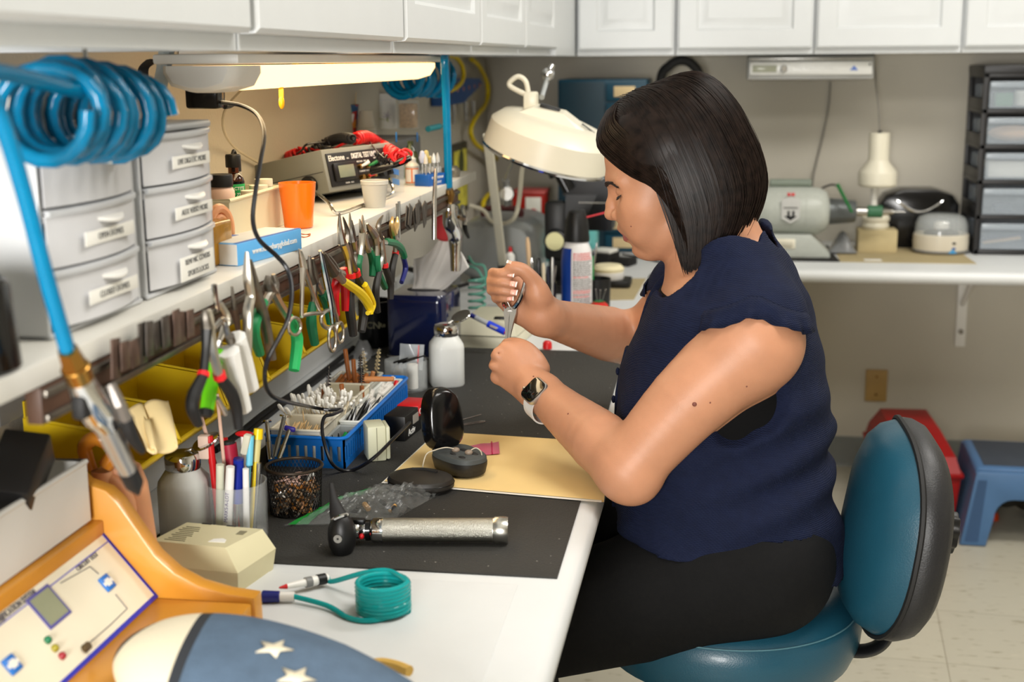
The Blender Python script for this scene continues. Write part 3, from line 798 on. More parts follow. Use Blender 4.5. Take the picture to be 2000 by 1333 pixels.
# band round the neck opening and the buttoned placket
def on_torso(y, z, infl):
    xc, rx, ry = np.interp(z, TZ, TXC), np.interp(z, TZ, TRX)+infl, np.interp(z, TZ, TRY)+infl
    return xc-rx*max(0, 1-(abs(y-YM)/ry)**2.35)**(1/2.35)
mb = MB()
pts = []
zz = np.linspace(.70, vz0, 8)
for z_ in zz: pts.append((on_torso(YM, z_, .010), YM, z_))
secs = [[(p[0]-.0015, p[1]-.014, p[2]), (p[0]-.003, p[1], p[2]), (p[0]-.0015, p[1]+.014, p[2]), (p[0]+.004, p[1]+.014, p[2]), (p[0]+.004, p[1]-.014, p[2])] for p in pts]
mb.loft(secs)
for z_ in np.arange(.735, vz0-.005, .042): mb.ell((on_torso(YM, z_, .010)-.0045, YM-.004, z_), (.003, .0058, .0058), seg=12, rings=8)
o = part('placket', mb, NAVY, blouse); o.location = -Vector(ORG)
# ruffled edge of the near cap sleeve
def ruffle(c, r, zr, sg):
    mb = MB(); vs = []; n = 110; k = math.sqrt(max(.05, 1-((zr-c[2])/r[2])**2))
    for i in range(n+1):
        a = PI*(-.06+1.12*i/n); u = Vector((-math.cos(a), sg*math.sin(a), 0)); rad = Vector((r[0]*k*u.x, r[1]*k*u.y, 0))
        ph = i*.27; am = .0019*math.sin(ph)+.0013*math.sin(ph*2.3+1); env = math.sin(PI*min(1, max(0, i/n)))**.5
        z_ = zr-.6*max(abs(rad.x)-.008, 0); k2 = math.sqrt(max(.05, 1-((z_-c[2])/r[2])**2)); q = Vector((c[0]+r[0]*k2*u.x, c[1]+r[1]*k2*u.y, z_))+u*.003
        vs += [q+u*-.004+Vector((0, 0, .010)), q+u*.001+Vector((0, 0, .003)), q+u*(.005+am*.6)*env-Vector((0, 0, .005)), q+u*(.012+am*1.8)*env-Vector((0, 0, .016-.8*am))]
    mb.add(vs, [(i*4+j, i*4+j+1, i*4+j+5, i*4+j+4) for i in range(n) for j in range(3)])
    o = part('sleeve_ruffle', mb, NAVY, blouse, sharp=80); o.location = -Vector(ORG)
    md = o.modifiers.new('s', 'SOLIDIFY'); md.thickness = .0016; md.offset = 0
ruffle(cL, (.074, .066, .076), RUF, -1)
ruffle(cR, (.072, .066, .072), RUF-.01, 1)
K = Field((.60, 1.64, .78), (1.04, 2.12, 1.08), .005)
K.fn(torso_sdf(-.004), (.60, 1.64, .78), (1.04, 2.12, 1.02), 0)
o = net_object('undershirt', K, TANK, woman, 1, ORG)

# trousers and shoes ----------------------------------------------------------------
T_ = Field((.30, 1.56, .02), (1.10, 2.22, .72), .0065)
zt = P(1450, 1262, y=1.72).z+.012                       # where the near thigh meets the seat
hipc = arr((.845, YM, zt+.085))
T_.ell(hipc, (.120, .190, .112), .0)
T_.ell(hipc+arr((-.05, 0, .0)), (.13, .186, .095), .03)
KL, KR = arr((.46, 1.775, zt-.050)), arr((.46, 1.995, zt-.050))
for K_, y0 in ((KL, 1.766), (KR, 1.985)):
    T_.chain([arr((.865, y0, zt+.085)), arr((.69, y0-.003, zt+.032)), K_], [.090, .090, .074], .04)
    T_.chain([K_, K_+arr((.03, 0, -.20)), K_+arr((.06, 0, -K_[2]+.09))], [.062, .060, .050], .03)
o = net_object('trousers', T_, TROUS, woman, 2, ORG)
for K_ in (KL, KR):
    mb = MB(); f0 = arr((K_[0]+.06, K_[1], 0))
    mb.loft([[(f0[0]+x_+0*w_, f0[1]+w_*math.cos(a), .004+h_*max(0, math.sin(a))*.999+(.0 if math.sin(a) > 0 else 0)) for a in np.linspace(0, 2*PI, 16, endpoint=False)]
             for x_, w_, h_ in ((.06, .012, .03), (.05, .032, .08), (.0, .036, .085), (-.06, .040, .06), (-.13, .042, .045), (-.165, .03, .03), (-.175, .008, .012))])
    o = part('shoe', mb, BLACKR, woman, sharp=60); o.location = -Vector(ORG)

# watch ------------------------------------------------------------------------------
wc = P(1047, 767, y=1.834); ax = Vector(WL-EL).normalized()
nrm = (CAM-wc).normalized(); nrm = (nrm+Vector((-.10, 0, .12))).normalized(); nrm = (nrm-ax*nrm.dot(ax)).normalized()
M = face_frame(wc, nrm.cross(ax) if False else ax, nrm.cross(ax))
M = face_frame(wc+nrm*.004, ax, nrm.cross(ax))
watch = MB(); watch.prism(rrect(.0335, .0385, .009), .0095, M @ Matrix.Translation((0, 0, -.0055)), bev=.003)
LIGHTM = mat('matte_silver', (196, 194, 190), .28, .9, var=.03)
o = part('watch', watch, LIGHTM, woman); o.location = -Vector(ORG)
wch = o
g_ = MB(); g_.prism(rrect(.0300, .0350, .0075), .0012, M @ Matrix.Translation((0, 0, .0037)), bev=.0009)
part('watch_glass', g_, mat('black_screen_glass', (6, 6, 7), .05, var=0, coat=.6), wch)
cr = MB(); cr.cyl(M @ Vector((.0168, .007, 0)), M @ Vector((.0196, .007, 0)), .0034); cr.box((0, 0, 0), (.001, .011, .003), .0004, M @ Matrix.Translation((.0170, -.008, 0)))
part('crown', cr, LIGHTM, wch)
st = MB(); rc = Vector(WL)*.80+wl2_v*.20 if False else Vector(WL)
cen = wc-nrm*.0275; n = 40; secs = []
up_ = nrm.cross(ax)
for i in range(n):
    a = 2*PI*i/n; rr_ = .0292; ww = .0165-.0030*abs(math.sin(a/2))
    d_ = nrm*math.cos(a)*1.0+up_*math.sin(a)*1.04; c_ = cen+d_*rr_
    secs.append([c_+ax*ww*.75-d_*.001, c_+ax*ww*.75+d_*.0012, c_-ax*ww*.75+d_*.0012, c_-ax*ww*.75-d_*.001])
secs.append(secs[0]); st.loft(secs, caps=False)
part('watch_strap', st, mat('pale_grey_silicone', (206, 205, 202), .5, var=.03), wch)
# rings
rg = MB(); q = Vector(mcp[2])*.55+Vector(mcp[2]+arr((-.004, .036, -.006)))*.45
rg.tube([q+Vector((.0112*math.cos(a), .0, .0112*math.sin(a))) for a in np.linspace(0, 2*PI, 24, endpoint=False)], .0011, 8, closed=True)
part('ring', rg, STEEL, woman, 'silver ring with clear stone').location = -Vector(ORG)
dm = MB(); g0 = P(964.5, 702, y=yl+.004); dm.lathe([(0, -.003), (.0032, .0), (.0026, .0012), (0, .0015)], 10, frame(g0+Vector((.002, 0, 0)), g0-Vector((.01, .006, -.004))))
part('ring_stone', dm, mat('diamond', (250, 250, 250), .02, trans=.9, ior=2.2, var=0), woman).location = -Vector(ORG)
rg = MB(); q = Vector(rp[3])*.6+Vector(rm[3])*.4; ax2 = Vector(rm[3]-rp[3]).normalized(); n1 = ax2.orthogonal().normalized(); n2 = ax2.cross(n1)
rg.tube([q+(n1*math.cos(a)+n2*math.sin(a))*.0088 for a in np.linspace(0, 2*PI, 24, endpoint=False)], .0012, 8, closed=True)
part('ring', rg, GOLD, woman, 'gold ring').location = -Vector(ORG)

# the pliers she holds ----------------------------------------------------------------
jp, tp = P(997, 607, y=yr-.034), P(992, 672, y=yl+.030)
pl = thing('pliers', 'steel pliers held upright between the woman\'s two hands', 'pliers', jp)
J = lambda px, py, y: P(px, py, y=y)-jp
d0 = (tp-jp)
b = MB()
jaw = face_frame((0, 0, 0), (1, 0, 0), -d0)
Lj = d0.length
for sgn in (-1, 1):
    b.loft([[(sgn*.0004, -.001, 0), (sgn*w_, -.001, 0), (sgn*w_*.9, th_, 0), (sgn*.0004, th_, 0)] for w_, th_ in ((.0,.0),)]*0 or [[(sgn*.0003, -u_, -t_), (sgn*w_, -u_, -t_), (sgn*w_, -u_, t_), (sgn*.0003, -u_, t_)] for u_, w_, t_ in ((-.004, .0095, .004), (.006, .0095, .0042), (.018, .0072, .004), (.034, .0048, .0032), (Lj, .0026, .002))], jaw)
part('jaw', b, mat('satin_jaw', (150, 148, 144), .32, 1), pl)
for pth in ([(1004, 602), (1014, 588), (1022, 566), (1026, 549), (1023, 542)], [(991, 603), (985, 594), (982, 578), (981, 556), (984, 545)]):
    yy = [yr-.034, yr-.032, yr-.030, yr-.028, yr-.026] if pth[0][0] > 1000 else [yr-.034, yr-.028, yr-.020, yr-.018, yr-.018]
    part('handle', MB().tube([J(a, c, y) for (a, c), y in zip(pth, yy)], [.0042, .0036, .0034, .0034, .002], 8, sm=6), CHROME, pl)
part('spring', MB().tube([J(1000, 604, yr-.034), J(1006, 598, yr-.034), J(1016, 583, yr-.033), J(1022, 568, yr-.031)], .0011, 6, sm=6).tube([J(998, 603, yr-.034), J(994, 596, yr-.033), J(989, 586, yr-.032)], .0011, 6, sm=6), STEEL, pl)
part('rivet', MB().cyl((0, -.0055, -.002), (0, .0055, -.002), .0042, seg=16), STEEL, pl)
# ------------------------------------------------------------------ chair
TEAL = mat('teal_vinyl_upholstery', (24, 70, 88), .36, var=.05, vscale=14, bump=.15, bscale=500, coat=.08)
BVIN = mat('black_vinyl', (26, 26, 28), .45, var=.1, bump=.2, bscale=420)
chair = thing('office_chair', 'teal vinyl swivel chair with black-backed backrest under the woman', 'chair', (.815, 1.885, 0))
zs = .572
b = MB(); b.lathe([(0, zs-.10), (.155, zs-.10), (.181, zs-.088), (.193, zs-.06), (.1955, zs-.035), (.188, zs-.012), (.170, zs+.004), (.14, zs+.006), (0, zs-.004)], 56)
part('seat', b, TEAL, chair)
b = MB(); b.tube([(.188*math.cos(2*PI*i/72), .188*math.sin(2*PI*i/72), zs-.0105) for i in range(72)], .0012, 6, closed=True)
part('seat_welt', b, mat('pale_teal_stitching', (72, 112, 124), .6), chair)
b = MB(); b.cyl((0, 0, zs-.125), (0, 0, zs-.1005), .12); part('seat_plate', b, BLACKP, chair)
part('gas_column', MB().cyl((0, 0, .10), (0, 0, zs-.125), .025).cyl((0, 0, .10), (0, 0, .27), .036), BLACKP, chair)
for i in range(5):
    a = 2*PI*i/5+.3; d = Vector((math.cos(a), math.sin(a), 0))
    L_ = part('base_leg', MB().tube([d*.02+Vector((0, 0, .105)), d*.15+Vector((0, 0, .10)), d*.28+Vector((0, 0, .078))], [.03, .024, .017], 8), BLACKP, chair)
    q = d*.27; s_ = Vector((-d.y, d.x, 0))
    part('caster', MB().cyl(q+s_*.022+Vector((0, 0, .027)), q+s_*.006+Vector((0, 0, .027)), .027).cyl(q-s_*.022+Vector((0, 0, .027)), q-s_*.006+Vector((0, 0, .027)), .027).cyl(q+Vector((0, 0, .03)), q+Vector((0, 0, .07)), .007), BLACKR, L_)
# backrest: rounded pad facing the sitter
bc = P(1724, 1022, y=1.84)-Vector((.815, 1.885, 0)); ang = R(2.5)
nrm_ = Vector((-math.cos(ang), -math.sin(ang), .16)).normalized(); side = Vector((math.sin(ang), -math.cos(ang), 0)); upv = side.cross(nrm_)*-1
if upv.z < 0: upv = -upv
def pad(rings, seg=64):
    secs = []
    for s_, d in rings:
        q = []
        for i in range(seg):
            a = 2*PI*i/seg; c_, n_ = math.cos(a), math.sin(a)
            rx = (abs(c_)**2.6+abs(n_)**2.6)**(-1/2.6)
            w_, h_ = .158*(1-.05*n_), .143
            u, v = c_*rx*w_*s_, n_*rx*h_*s_
            q.append(bc+side*u+upv*v+nrm_*(d-.55*u*u+.12*v*v/ .152*.3))
        secs.append(q)
    return secs
b = MB(); b.loft(pad([(.0001, .052), (.3, .051), (.6, .046), (.82, .034), (.94, .018), (1.0, -.002)]), caps=False); part('backrest_cushion', b, TEAL, chair)
b = MB(); b.loft(pad([(1.0, -.0022), (1.03, -.012), (1.03, -.024), (.99, -.040), (.90, -.051), (.72, -.058), (.4, -.062), (.0001, -.063)]), caps=False); part('backrest_shell', b, BVIN, chair)
pts = pad([(1.018, -.004)])[0]; part('backrest_welt', MB().tube(pts, .0042, 6, closed=True), BLACKR, chair)
kp = bc-nrm_*.060+upv*.004+side*.0
def fluted(r, n, h):
    return [(r*(1+.07*math.cos(n*a))*math.cos(a), r*(1+.07*math.cos(n*a))*math.sin(a)) for a in np.linspace(0, 2*PI, n*8, endpoint=False)]
Mk = frame(kp, kp-nrm_); part('backrest_knob', MB().prism(fluted(.028, 9, 0), .034, Mk @ Matrix.Translation((0, 0, .006)), bev=.003).cyl(Mk @ Vector((0, 0, -.004)), Mk @ Vector((0, 0, .008)), .018), BLACKP, chair)
bb = bc-nrm_*.036-upv*.132
pts = smooth_path([bb+upv*.05, bb+Vector((.004, 0, -.015)), bb+Vector((-.006, 0, -.045)), bb+Vector((-.035, 0, -.060)), bb+Vector((-.09, .01, -.062)), Vector((.10, .02, zs-.115))], 6)
part('support_bar', MB().tube(pts, .017, 10, flat=.5), mat('black_enamel_steel', (20, 20, 21), .3, .3), chair)
# ------------------------------------------------------------------ things on and under the back worktop
ZC_ = CT                                              # worktop height
def on(px, py, z=CT): return P(px, py, z=z)
LGREY = mat('hammered_grey_enamel', (184, 188, 180), .35, var=.04, vscale=90, bump=.25, bscale=260)
TAN = mat('tan_paper', (176, 160, 122), .8, var=.05)
IVORY = mat('ivory_plastic', (226, 220, 200), .4, var=.02)
# mats and pad under the machines
def flat(name, pts, th, m, label, cat, z=CT, group=None, bev=.0):
    c = Vector((sum(p[0] for p in pts), sum(p[1] for p in pts), 0))/len(pts)
    b = MB(); b.prism([(p[0]-c.x, p[1]-c.y) for p in pts], th)
    return solo(name, b, m, label, cat, group, (c.x, c.y, z))
flat('paper_mat', [(1.13, 3.955), (1.512, 3.955), (1.502, 4.27), (1.13, 4.27)], .0015, TAN, 'tan paper mat under the beige centrifuge and wooden block', 'mat')
flat('rubber_pad', [(.93, 3.955), (1.128, 3.955), (1.118, 4.13), (1.118, 4.29), (.93, 4.29)], .004, BLACKR, 'black rubber pad under the grey polishing motor', 'mat')
# polishing motor
g0 = Vector((.985, 4.09, CT+.004))
t = thing('bench_motor', 'grey two-ended polishing motor on the black pad behind the woman', 'motor', g0)
b = MB(); axis = 0
prof = [(0, -.118), (.035, -.118), (.058, -.108), (.070, -.085), (.0735, -.05), (.0735, .05), (.070, .085), (.058, .108), (.035, .118), (0, .118)]
Mx = Matrix.Translation((0, 0, .130)) @ Matrix.Rotation(PI/2, 4, 'Y')
part('housing', MB().lathe(prof, 40, Mx), LGREY, t)
for xx in (-.045, .045): part('seam_ring', MB().lathe([(.0732, -.001), (.0742, 0), (.0732, .001)], 40, Matrix.Translation((xx, 0, .130)) @ Matrix.Rotation(PI/2, 4, 'Y')), LGREY, t)
part('top_grip', MB().cyl((-.062, 0, .213), (.062, 0, .213), .013, bev=.003).box((-.04, 0, .203), (.014, .012, .014)).box((.04, 0, .203), (.014, .012, .014)), mat('grey_green_grip', (128, 138, 126), .55), t)
b = MB(); b.loft([[(-.115, -.085, .001), (.118, -.085, .001), (.118, .08, .001), (-.115, .08, .001)], [(-.115, -.085, .012), (.118, -.085, .012), (.118, .08, .012), (-.115, .08, .012)], [(-.07, -.068, .066), (.062, -.068, .066), (.062, .06, .066), (-.07, .06, .066)]])
part('base', b, LGREY, t, sharp=25)
part('switch_plate', MB().box((-.012, -.0785, .040), (.058, .004, .030), .002, rot=(R(-14), 0, 0)), IVORY, t)
part('switch', MB().box((-.012, -.083, .040), (.042, .004, .014), .001, rot=(R(-14), 0, 0)), mat('ivory_switch', (196, 190, 170), .4), t)
part('shaft_housing', MB().cyl((.112, 0, .130), (.195, 0, .130), .040, .033, 28, .004), mat('dark_grey_cast_metal', (94, 98, 98), .4, .4), t)
part('spindle', MB().lathe([(0, .195), (.013, .195), (.013, .272), (.012, .273), (.006, .305), (.0018, .306), (.0018, .338), (0, .338)], 20, Matrix.Translation((0, 0, .130)) @ Matrix.Rotation(PI/2, 4, 'Y')), STEEL, t)
part('green_wheel', MB().cyl((.228, 0, .130), (.272, 0, .130), .0185, bev=.002), mat('green_rubber', (52, 104, 72), .5), t)
part('end_knob', MB().cyl((-.112, 0, .130), (-.15, 0, .130), .030, .024), GREYP, t)
# shield badge
sh = [(-.028, .034), (-.02, .040), (0, .044), (.02, .040), (.028, .034), (.026, -.02), (0, -.034), (-.026, -.02)]
Mb = Matrix.Translation((0, -.0738, .135)) @ Matrix.Rotation(PI/2, 4, 'X')
bd = part('badge', MB().prism(sh, .003, Mb), mat('bright_badge', (214, 214, 212), .3, .2), t)
part('badge_emblem', MB().box((0, -.0772, .147), (.042, .0006, .003)).box((-.006, -.0772, .127), (.007, .0006, .022)).box((.008, -.0772, .127), (.007, .0006, .022)).prism([(-.020, -.012), (.020, -.012), (0, -.026)], .0006, Mb @ Matrix.Translation((0, 0, .003))), INK, bd)
part('badge_crest', MB().box((-.006, -.0700, .186), (.010, .004, .010), .001, rot=(R(-22), 0, 0)).box((.006, -.0700, .186), (.010, .004, .010), .001, rot=(R(-22), 0, 0)), REDP, t)
solo('green_stick', MB().tube([(0, 0, 0), (-.046, 0, .083)], [.004, .0055], 8), mat('green_brush_handle', (22, 108, 50), .4), 'slim green-handled brush leaning on the grey motor', 'brush', loc=P(1664, 415, y=4.03))
solo('power_cable', MB().tube([P(1605, 368, y=4.28), P(1625, 361, y=4.28), P(1640, 368, y=4.28), P(1652, 392, y=4.3), P(1668, 402, y=4.31), P(1690, 420, y=4.32)], .003, 8, sm=6), BLACKR, 'thin black cord looping behind the grey motor', 'cord')
# wooden block, pedestal and small lamp
bl = P(1712, 492, z=CT+.0015); W = lambda px: px/641
solo('wooden_block', MB().box((0, 0, .034), (.116, .085, .068), .002), mat('raw_wood_block', (196, 180, 138), .7, var=.06, vscale=30), 'square tan wooden block under the white pedestal', 'block', loc=(bl.x, 4.20, CT+.0015))
lx = 1.250
t = thing('bench_lamp', 'small white lamp with stepped shade on the wooden block', 'lamp', (lx, 4.20, CT+.0695))
part('lamp_base', MB().lathe([(0, 0), (.036, 0), (.041, .006), (.041, .014), (.037, .020), (.042, .026), (.0425, .036), (.036, .044), (.012, .050), (0, .050)], 32), IVORY, t)
part('stem', MB().cyl((-.008, 0, .048), (-.008, 0, .16), .0105), WHITEP, t)
part('lamp_shade', MB().lathe([(0, .292), (.031, .292), (.031, .213), (.033, .205), (.056, .176), (.058, .170), (.058, .136), (.052, .130), (.048, .134), (0, .15)], 36), IVORY, t)
part('cap_nut', MB().cyl((0, 0, .292), (0, 0, .299), .006), BLACKP, t)
part('lamp_cord', MB().tube([(0, 0, .297), (-.004, .02, .36), (-.012, .08, .45), (-.014, .19, .56)], .0022, 6, sm=6), mat('grey_cord', (120, 116, 108), .6), t)
# black case with silver arc
cl_, cr_ = P(1714, 440, y=4.31), P(1868, 440, y=4.31); w_ = cr_.x-cl_.x
t = thing('black_case', 'glossy black rounded case with silver curved trim behind the centrifuge', 'case', ((cl_.x+cr_.x)/2, 4.335, CT))
b = MB(); b.prism([(-w_/2, 0), (w_/2, 0), (w_/2, .135), (w_/2-.02, .165), (w_*.2, .183), (-w_*.2, .183), (-w_/2+.02, .165), (-w_/2, .135)], .12, TM((0, .06, 0), (PI/2, 0, 0)), bev=.008); part('case_body', b, BLACKG, t)
pts = [(-w_*.29+w_*.58*i/16, -.066, .150-.036*math.sin(PI*i/16)) for i in range(17)]
part('silver_trim', MB().tube(pts, [.001]+[.0045]*15+[.001], 8), CHROME, t)
# centrifuge
c0 = P(1822, 480, z=CT+.0015)
t = thing('centrifuge', 'round beige mini centrifuge with clear domed lid at the mat\'s right end', 'centrifuge', (c0.x+.001, 4.188, CT+.0015), R(8))
part('housing', MB().lathe([(0, 0), (.074, 0), (.081, .005), (.083, .03), (.082, .055), (.079, .058), (.070, .058), (.066, .050), (0, .050)], 40, sy=.92), BEIGEP if False else mat('pale_beige_housing', (206, 198, 180), .4, var=.02), t)
part('base_ring', MB().lathe([(.0815, .004), (.0845, .006), (.0845, .010), (.082, .011)], 40, sy=.92), GREYP, t)
part('clear_lid', MB().lathe([(.0795, .0585), (.077, .090), (.069, .107), (.050, .117), (0, .120), (0, .1185), (.049, .1155), (.0675, .1055), (.0752, .089), (.0778, .0585)], 40, sy=.92), CLEARP, t)
part('rotor', MB().lathe([(0, .0505), (.05, .0505), (.052, .062), (.03, .07), (0, .072)], 24), BLACKP, t)
part('rotor_knob', MB().lathe([(0, .0725), (.022, .0725), (.022, .088), (.014, .094), (0, .094)], 20), WHITEP, t)
for z_, m_ in ((.036, INK), (.020, mat('blue_mark', (40, 80, 150), .5))): part('front_button', MB().ell((.018, -.0755, z_), (.006, .0022, .0035)), m_, t)
part('front_logo', MB().prism([(-.014, 0), (.014, 0), (0, .012)], .0012, TM((.014, -.0775, .006), (PI/2, 0, 0))), mat('blue_logo', (60, 150, 205), .5), t)
solo('shredded_paper', MB().box((0, 0, .001), (.05, .03, .0015), .0005), PAPER, 'small scrap of white paper on the tan mat in front of the block', 'paper', loc=(1.225, 3.99, CT+.0015))
# crumpled clear bag between motor and block
b = MB(); rr = random.Random(5)
b.grid(lambda u, v: ((u-.5)*.085, (v-.5)*.09, .002+.05*math.sin(PI*u)*math.sin(PI*v)+.012*math.sin(9*u+7*v)*math.sin(PI*u)*math.sin(PI*v)), 12, 12)
solo('clear_bag', b, mat('grey_clear_film', (170, 172, 174), .15, trans=.5, var=.1), 'crumpled clear plastic bag between motor and wooden block', 'bag', loc=(1.15, 4.15, CT+.004))

# drawer tower -----------------------------------------------------------------
t = thing('drawer_tower', 'tall black drawer tower with five clear drawers at the right frame edge', 'drawer unit', (1.535, 4.148, CT))
W_, D_, H_ = .33, .262, .548
BK = mat('black_tower_plastic', (30, 29, 30), .4, var=.08)
b = MB()
for xx in (0, W_-.016): b.box2((xx, 0, .0), (xx+.016, .016, H_), .002); b.box2((xx, D_-.016, 0), (xx+.016, D_, H_), .002)
for k in range(6):
    z = .012+k*.1045
    b.box2((0, 0, z-.010), (W_, D_, z+.004), .0015)
    for xx in (0, W_-.006):
        if k < 5: b.box2((xx, .016, z+.004), (xx+.006, D_-.016, z+.034), .001)
b.box2((-.002, -.003, H_-.014), (W_+.002, D_, H_+.012), .004); b.box2((.006, D_-.004, 0), (W_-.006, D_, H_))
part('tower_frame', b, BK, t)
DR = mat('smoky_clear_drawer', (196, 206, 216), .15, alpha=.30, var=.02, spec=.8)
for k in range(5):
    z = .018+k*.1045; d = MB()
    d.box2((.018, -.002, z), (W_-.018, .003, z+.076)); d.box2((.018, -.012, z+.060), (W_-.018, -.0021, z+.078), .003)
    d.box2((.018, .003, z), (.021, D_-.02, z+.066)); d.box2((W_-.021, .003, z), (W_-.018, D_-.02, z+.066)); d.box2((.021, .003, z), (W_-.021, D_-.02, z+.003)); d.box2((.021, D_-.023, z+.003), (W_-.021, D_-.02, z+.066))
    part('drawer', d, DR, t)
bx = Vector((1.535, 4.148, CT))
def indrawer(k, name, mb, m, lab, cat): solo(name, mb, m, lab, cat, loc=bx+Vector((0, 0, .022+k*.1045)))
indrawer(0, 'paint_stick', MB().box((.09, .06, .016), (.11, .03, .006), .001, rot=(0, R(-9), 0)), mat('pale_wood', (214, 180, 130), .6), 'pale wooden sticks in the tower\'s lowest drawer', 'stick')
indrawer(1, 'cable_adapter', MB().box((.085, .05, .012), (.05, .04, .024), .004), mat('slate_plastic', (70, 78, 88), .5), 'small dark adapter in the tower\'s second drawer from the bottom', 'adapter')
indrawer(2, 'carton', MB().box((.095, .06, .024), (.13, .09, .047), .003), PAPER, 'white carton in the tower\'s middle drawer', 'box')
indrawer(3, 'cloth_roll', MB().ell((.105, .06, .024), (.075, .05, .024)), mat('tan_cloth', (206, 168, 128), .9, bump=.4, bscale=60), 'tan cloth bundle in the tower\'s fourth drawer from the bottom', 'cloth')
indrawer(4, 'green_tin', MB().box((.066, .055, .020), (.05, .05, .04), .003), mat('dull_green', (88, 142, 100), .5), 'green box in the tower\'s top drawer', 'box')
indrawer(4, 'white_jar', MB().cyl((.125, .06, 0.0005), (.125, .06, .045), .026, bev=.003), PAPER, 'white jar in the tower\'s top drawer', 'jar')

# radio under the cabinet --------------------------------------------------------
t = thing('under_cabinet_radio', 'silver radio mounted under the back wall cabinets', 'radio', (1.035, 4.16, 1.2795))
w_ = .372
part('body', MB().prism([(0, .004), (.20, .0), (.20, .0755), (.012, .0755), (0, .066)], w_, Matrix(((0, 0, 1, -w_/2), (1, 0, 0, 0), (0, 1, 0, 0), (0, 0, 0, 1))), bev=.004), mat('dark_silver_plastic', (150, 150, 146), .4, .2), t)
part('faceplate', MB().box((0, -.003, .035), (w_-.012, .008, .040), .006), mat('silver_plastic', (214, 214, 210), .35, .15, var=.02), t)
part('cassette_lid', MB().box((-.002, .0, .064), (w_-.01, .008, .013), .004), mat('light_silver', (172, 172, 168), .25, .6), t)
part('display', MB().box((-.135, -.0075, .035), (.072, .002, .021), .002), mat('grey_green_display', (148, 150, 132), .2), t)
part('volume_knob', MB().cyl((-.078, -.007, .035), (-.078, -.016, .035), .0105, bev=.002), CHROME, t)
for i in range(9): part('button', MB().box((-.055+i*.015, -.0075, .036+.003*(i % 2)), (.010, .003, .006), .001), mat('pale_button', (216, 216, 212), .4), t)
part('blue_logo', MB().prism([(-.012, -.006), (.012, -.006), (0, .008)], .0012, TM((.127, -.0072, .035), (PI/2, 0, 0))), mat('blue_emblem', (80, 110, 180), .4), t)
part('mode_dot', MB().cyl((.172, -.007, .046), (.172, -.009, .046), .003), INK, t)
solo('radio_cable', MB().tube([P(1622, 160, y=4.41), P(1618, 210, y=4.412), P(1606, 270, y=4.412), P(1594, 320, y=4.412), P(1588, 352, y=4.40), P(1586, 420, y=4.395)], .0045, 8, sm=6, flat=.6), mat('grey_cord2', (132, 128, 120), .6), 'grey cord hanging from the radio down the wall', 'cord')
# outlet, toolbox, step stool -----------------------------------------------------
t = thing('wall_outlet', 'beige blank outlet plate low on the back wall', 'outlet', P(1711, 753, y=4.42))
part('cover_plate', MB().box((0, -.003, 0), (.070, .006, .108), .002), mat('almond_plate', (172, 140, 84), .5), t)
for z in (-.03, .03): part('screw', MB().cyl((0, -.006, z), (0, -.0075, z), .003), BRASS, t)
RED2 = mat('red_toolbox_plastic', (150, 14, 16), .42, var=.05)
t = thing('toolbox', 'red plastic toolbox on the floor behind the chair\'s backrest', 'toolbox', (1.365, 3.80, 0), R(2))
part('box_body', MB().loft([[(-.085, -.0, .001), (.098, -.0, .001), (.098, .40, .001), (-.085, .40, .001)], [(-.10, -.012, .165), (.112, -.012, .165), (.112, .412, .165), (-.10, .412, .165)]]), RED2, t)
part('rim', MB().box2((-.108, -.02, .165), (.120, .42, .178), .004), RED2, t)
part('lid', MB().loft([[(-.10, -.012, .178), (.112, -.012, .178), (.112, .412, .178), (-.10, .412, .178)], [(-.092, .03, .215), (.104, .03, .215), (.104, .40, .215), (-.092, .40, .215)], [(-.06, .16, .262), (.08, .16, .262), (.08, .39, .262), (-.06, .39, .262)]]), RED2, t, sharp=20)
part('latch', MB().box((.05, .02, .205), (.04, .006, .016), .002), mat('dark_red_plastic', (96, 8, 10), .5), t)
BST = mat('steel_blue_plastic', (72, 108, 150), .42, var=.04); BGR = mat('dark_grip_pad', (58, 64, 74), .75, bump=.3, bscale=300)
t = thing('step_stool', 'blue plastic step stool on the floor beside the red toolbox', 'stool', (1.655, 3.70, 0), R(-2))
hw, hd, hh_ = .175, .30, .225
part('top_step', MB().box2((-hw+.02, -.0, hh_-.03), (hw-.02, hd, hh_), .014, seg=3), BST, t)
part('grip_pad', MB().box2((-hw+.045, .03, hh_-.0005), (hw-.045, hd-.02, hh_+.0015), .001), BGR, t)
def stool_side(y0):
    poly = [(-hw-.015, .002)]
    poly = [(-hw-.012, .002), (-hw+.058, .002)] + [(-hw+.075+.05*(1-math.cos(a)), .085+.055*math.sin(a)) for a in np.linspace(0, PI/2, 8)] + [(hw-.075-.05*(1-math.cos(a)), .085+.055*math.sin(a)) for a in np.linspace(PI/2, 0, 8)] + [(hw-.058, .002), (hw+.012, .002), (hw-.02, hh_-.012), (hw-.03, hh_-.005), (-hw+.03, hh_-.005), (-hw+.02, hh_-.012)]
    return MB().prism(poly, .03, TM((0, y0, 0), (PI/2, 0, 0)), bev=.005)
part('leg_frame', stool_side(.012), BST, t); part('leg_frame', stool_side(hd+.01), BST, t)
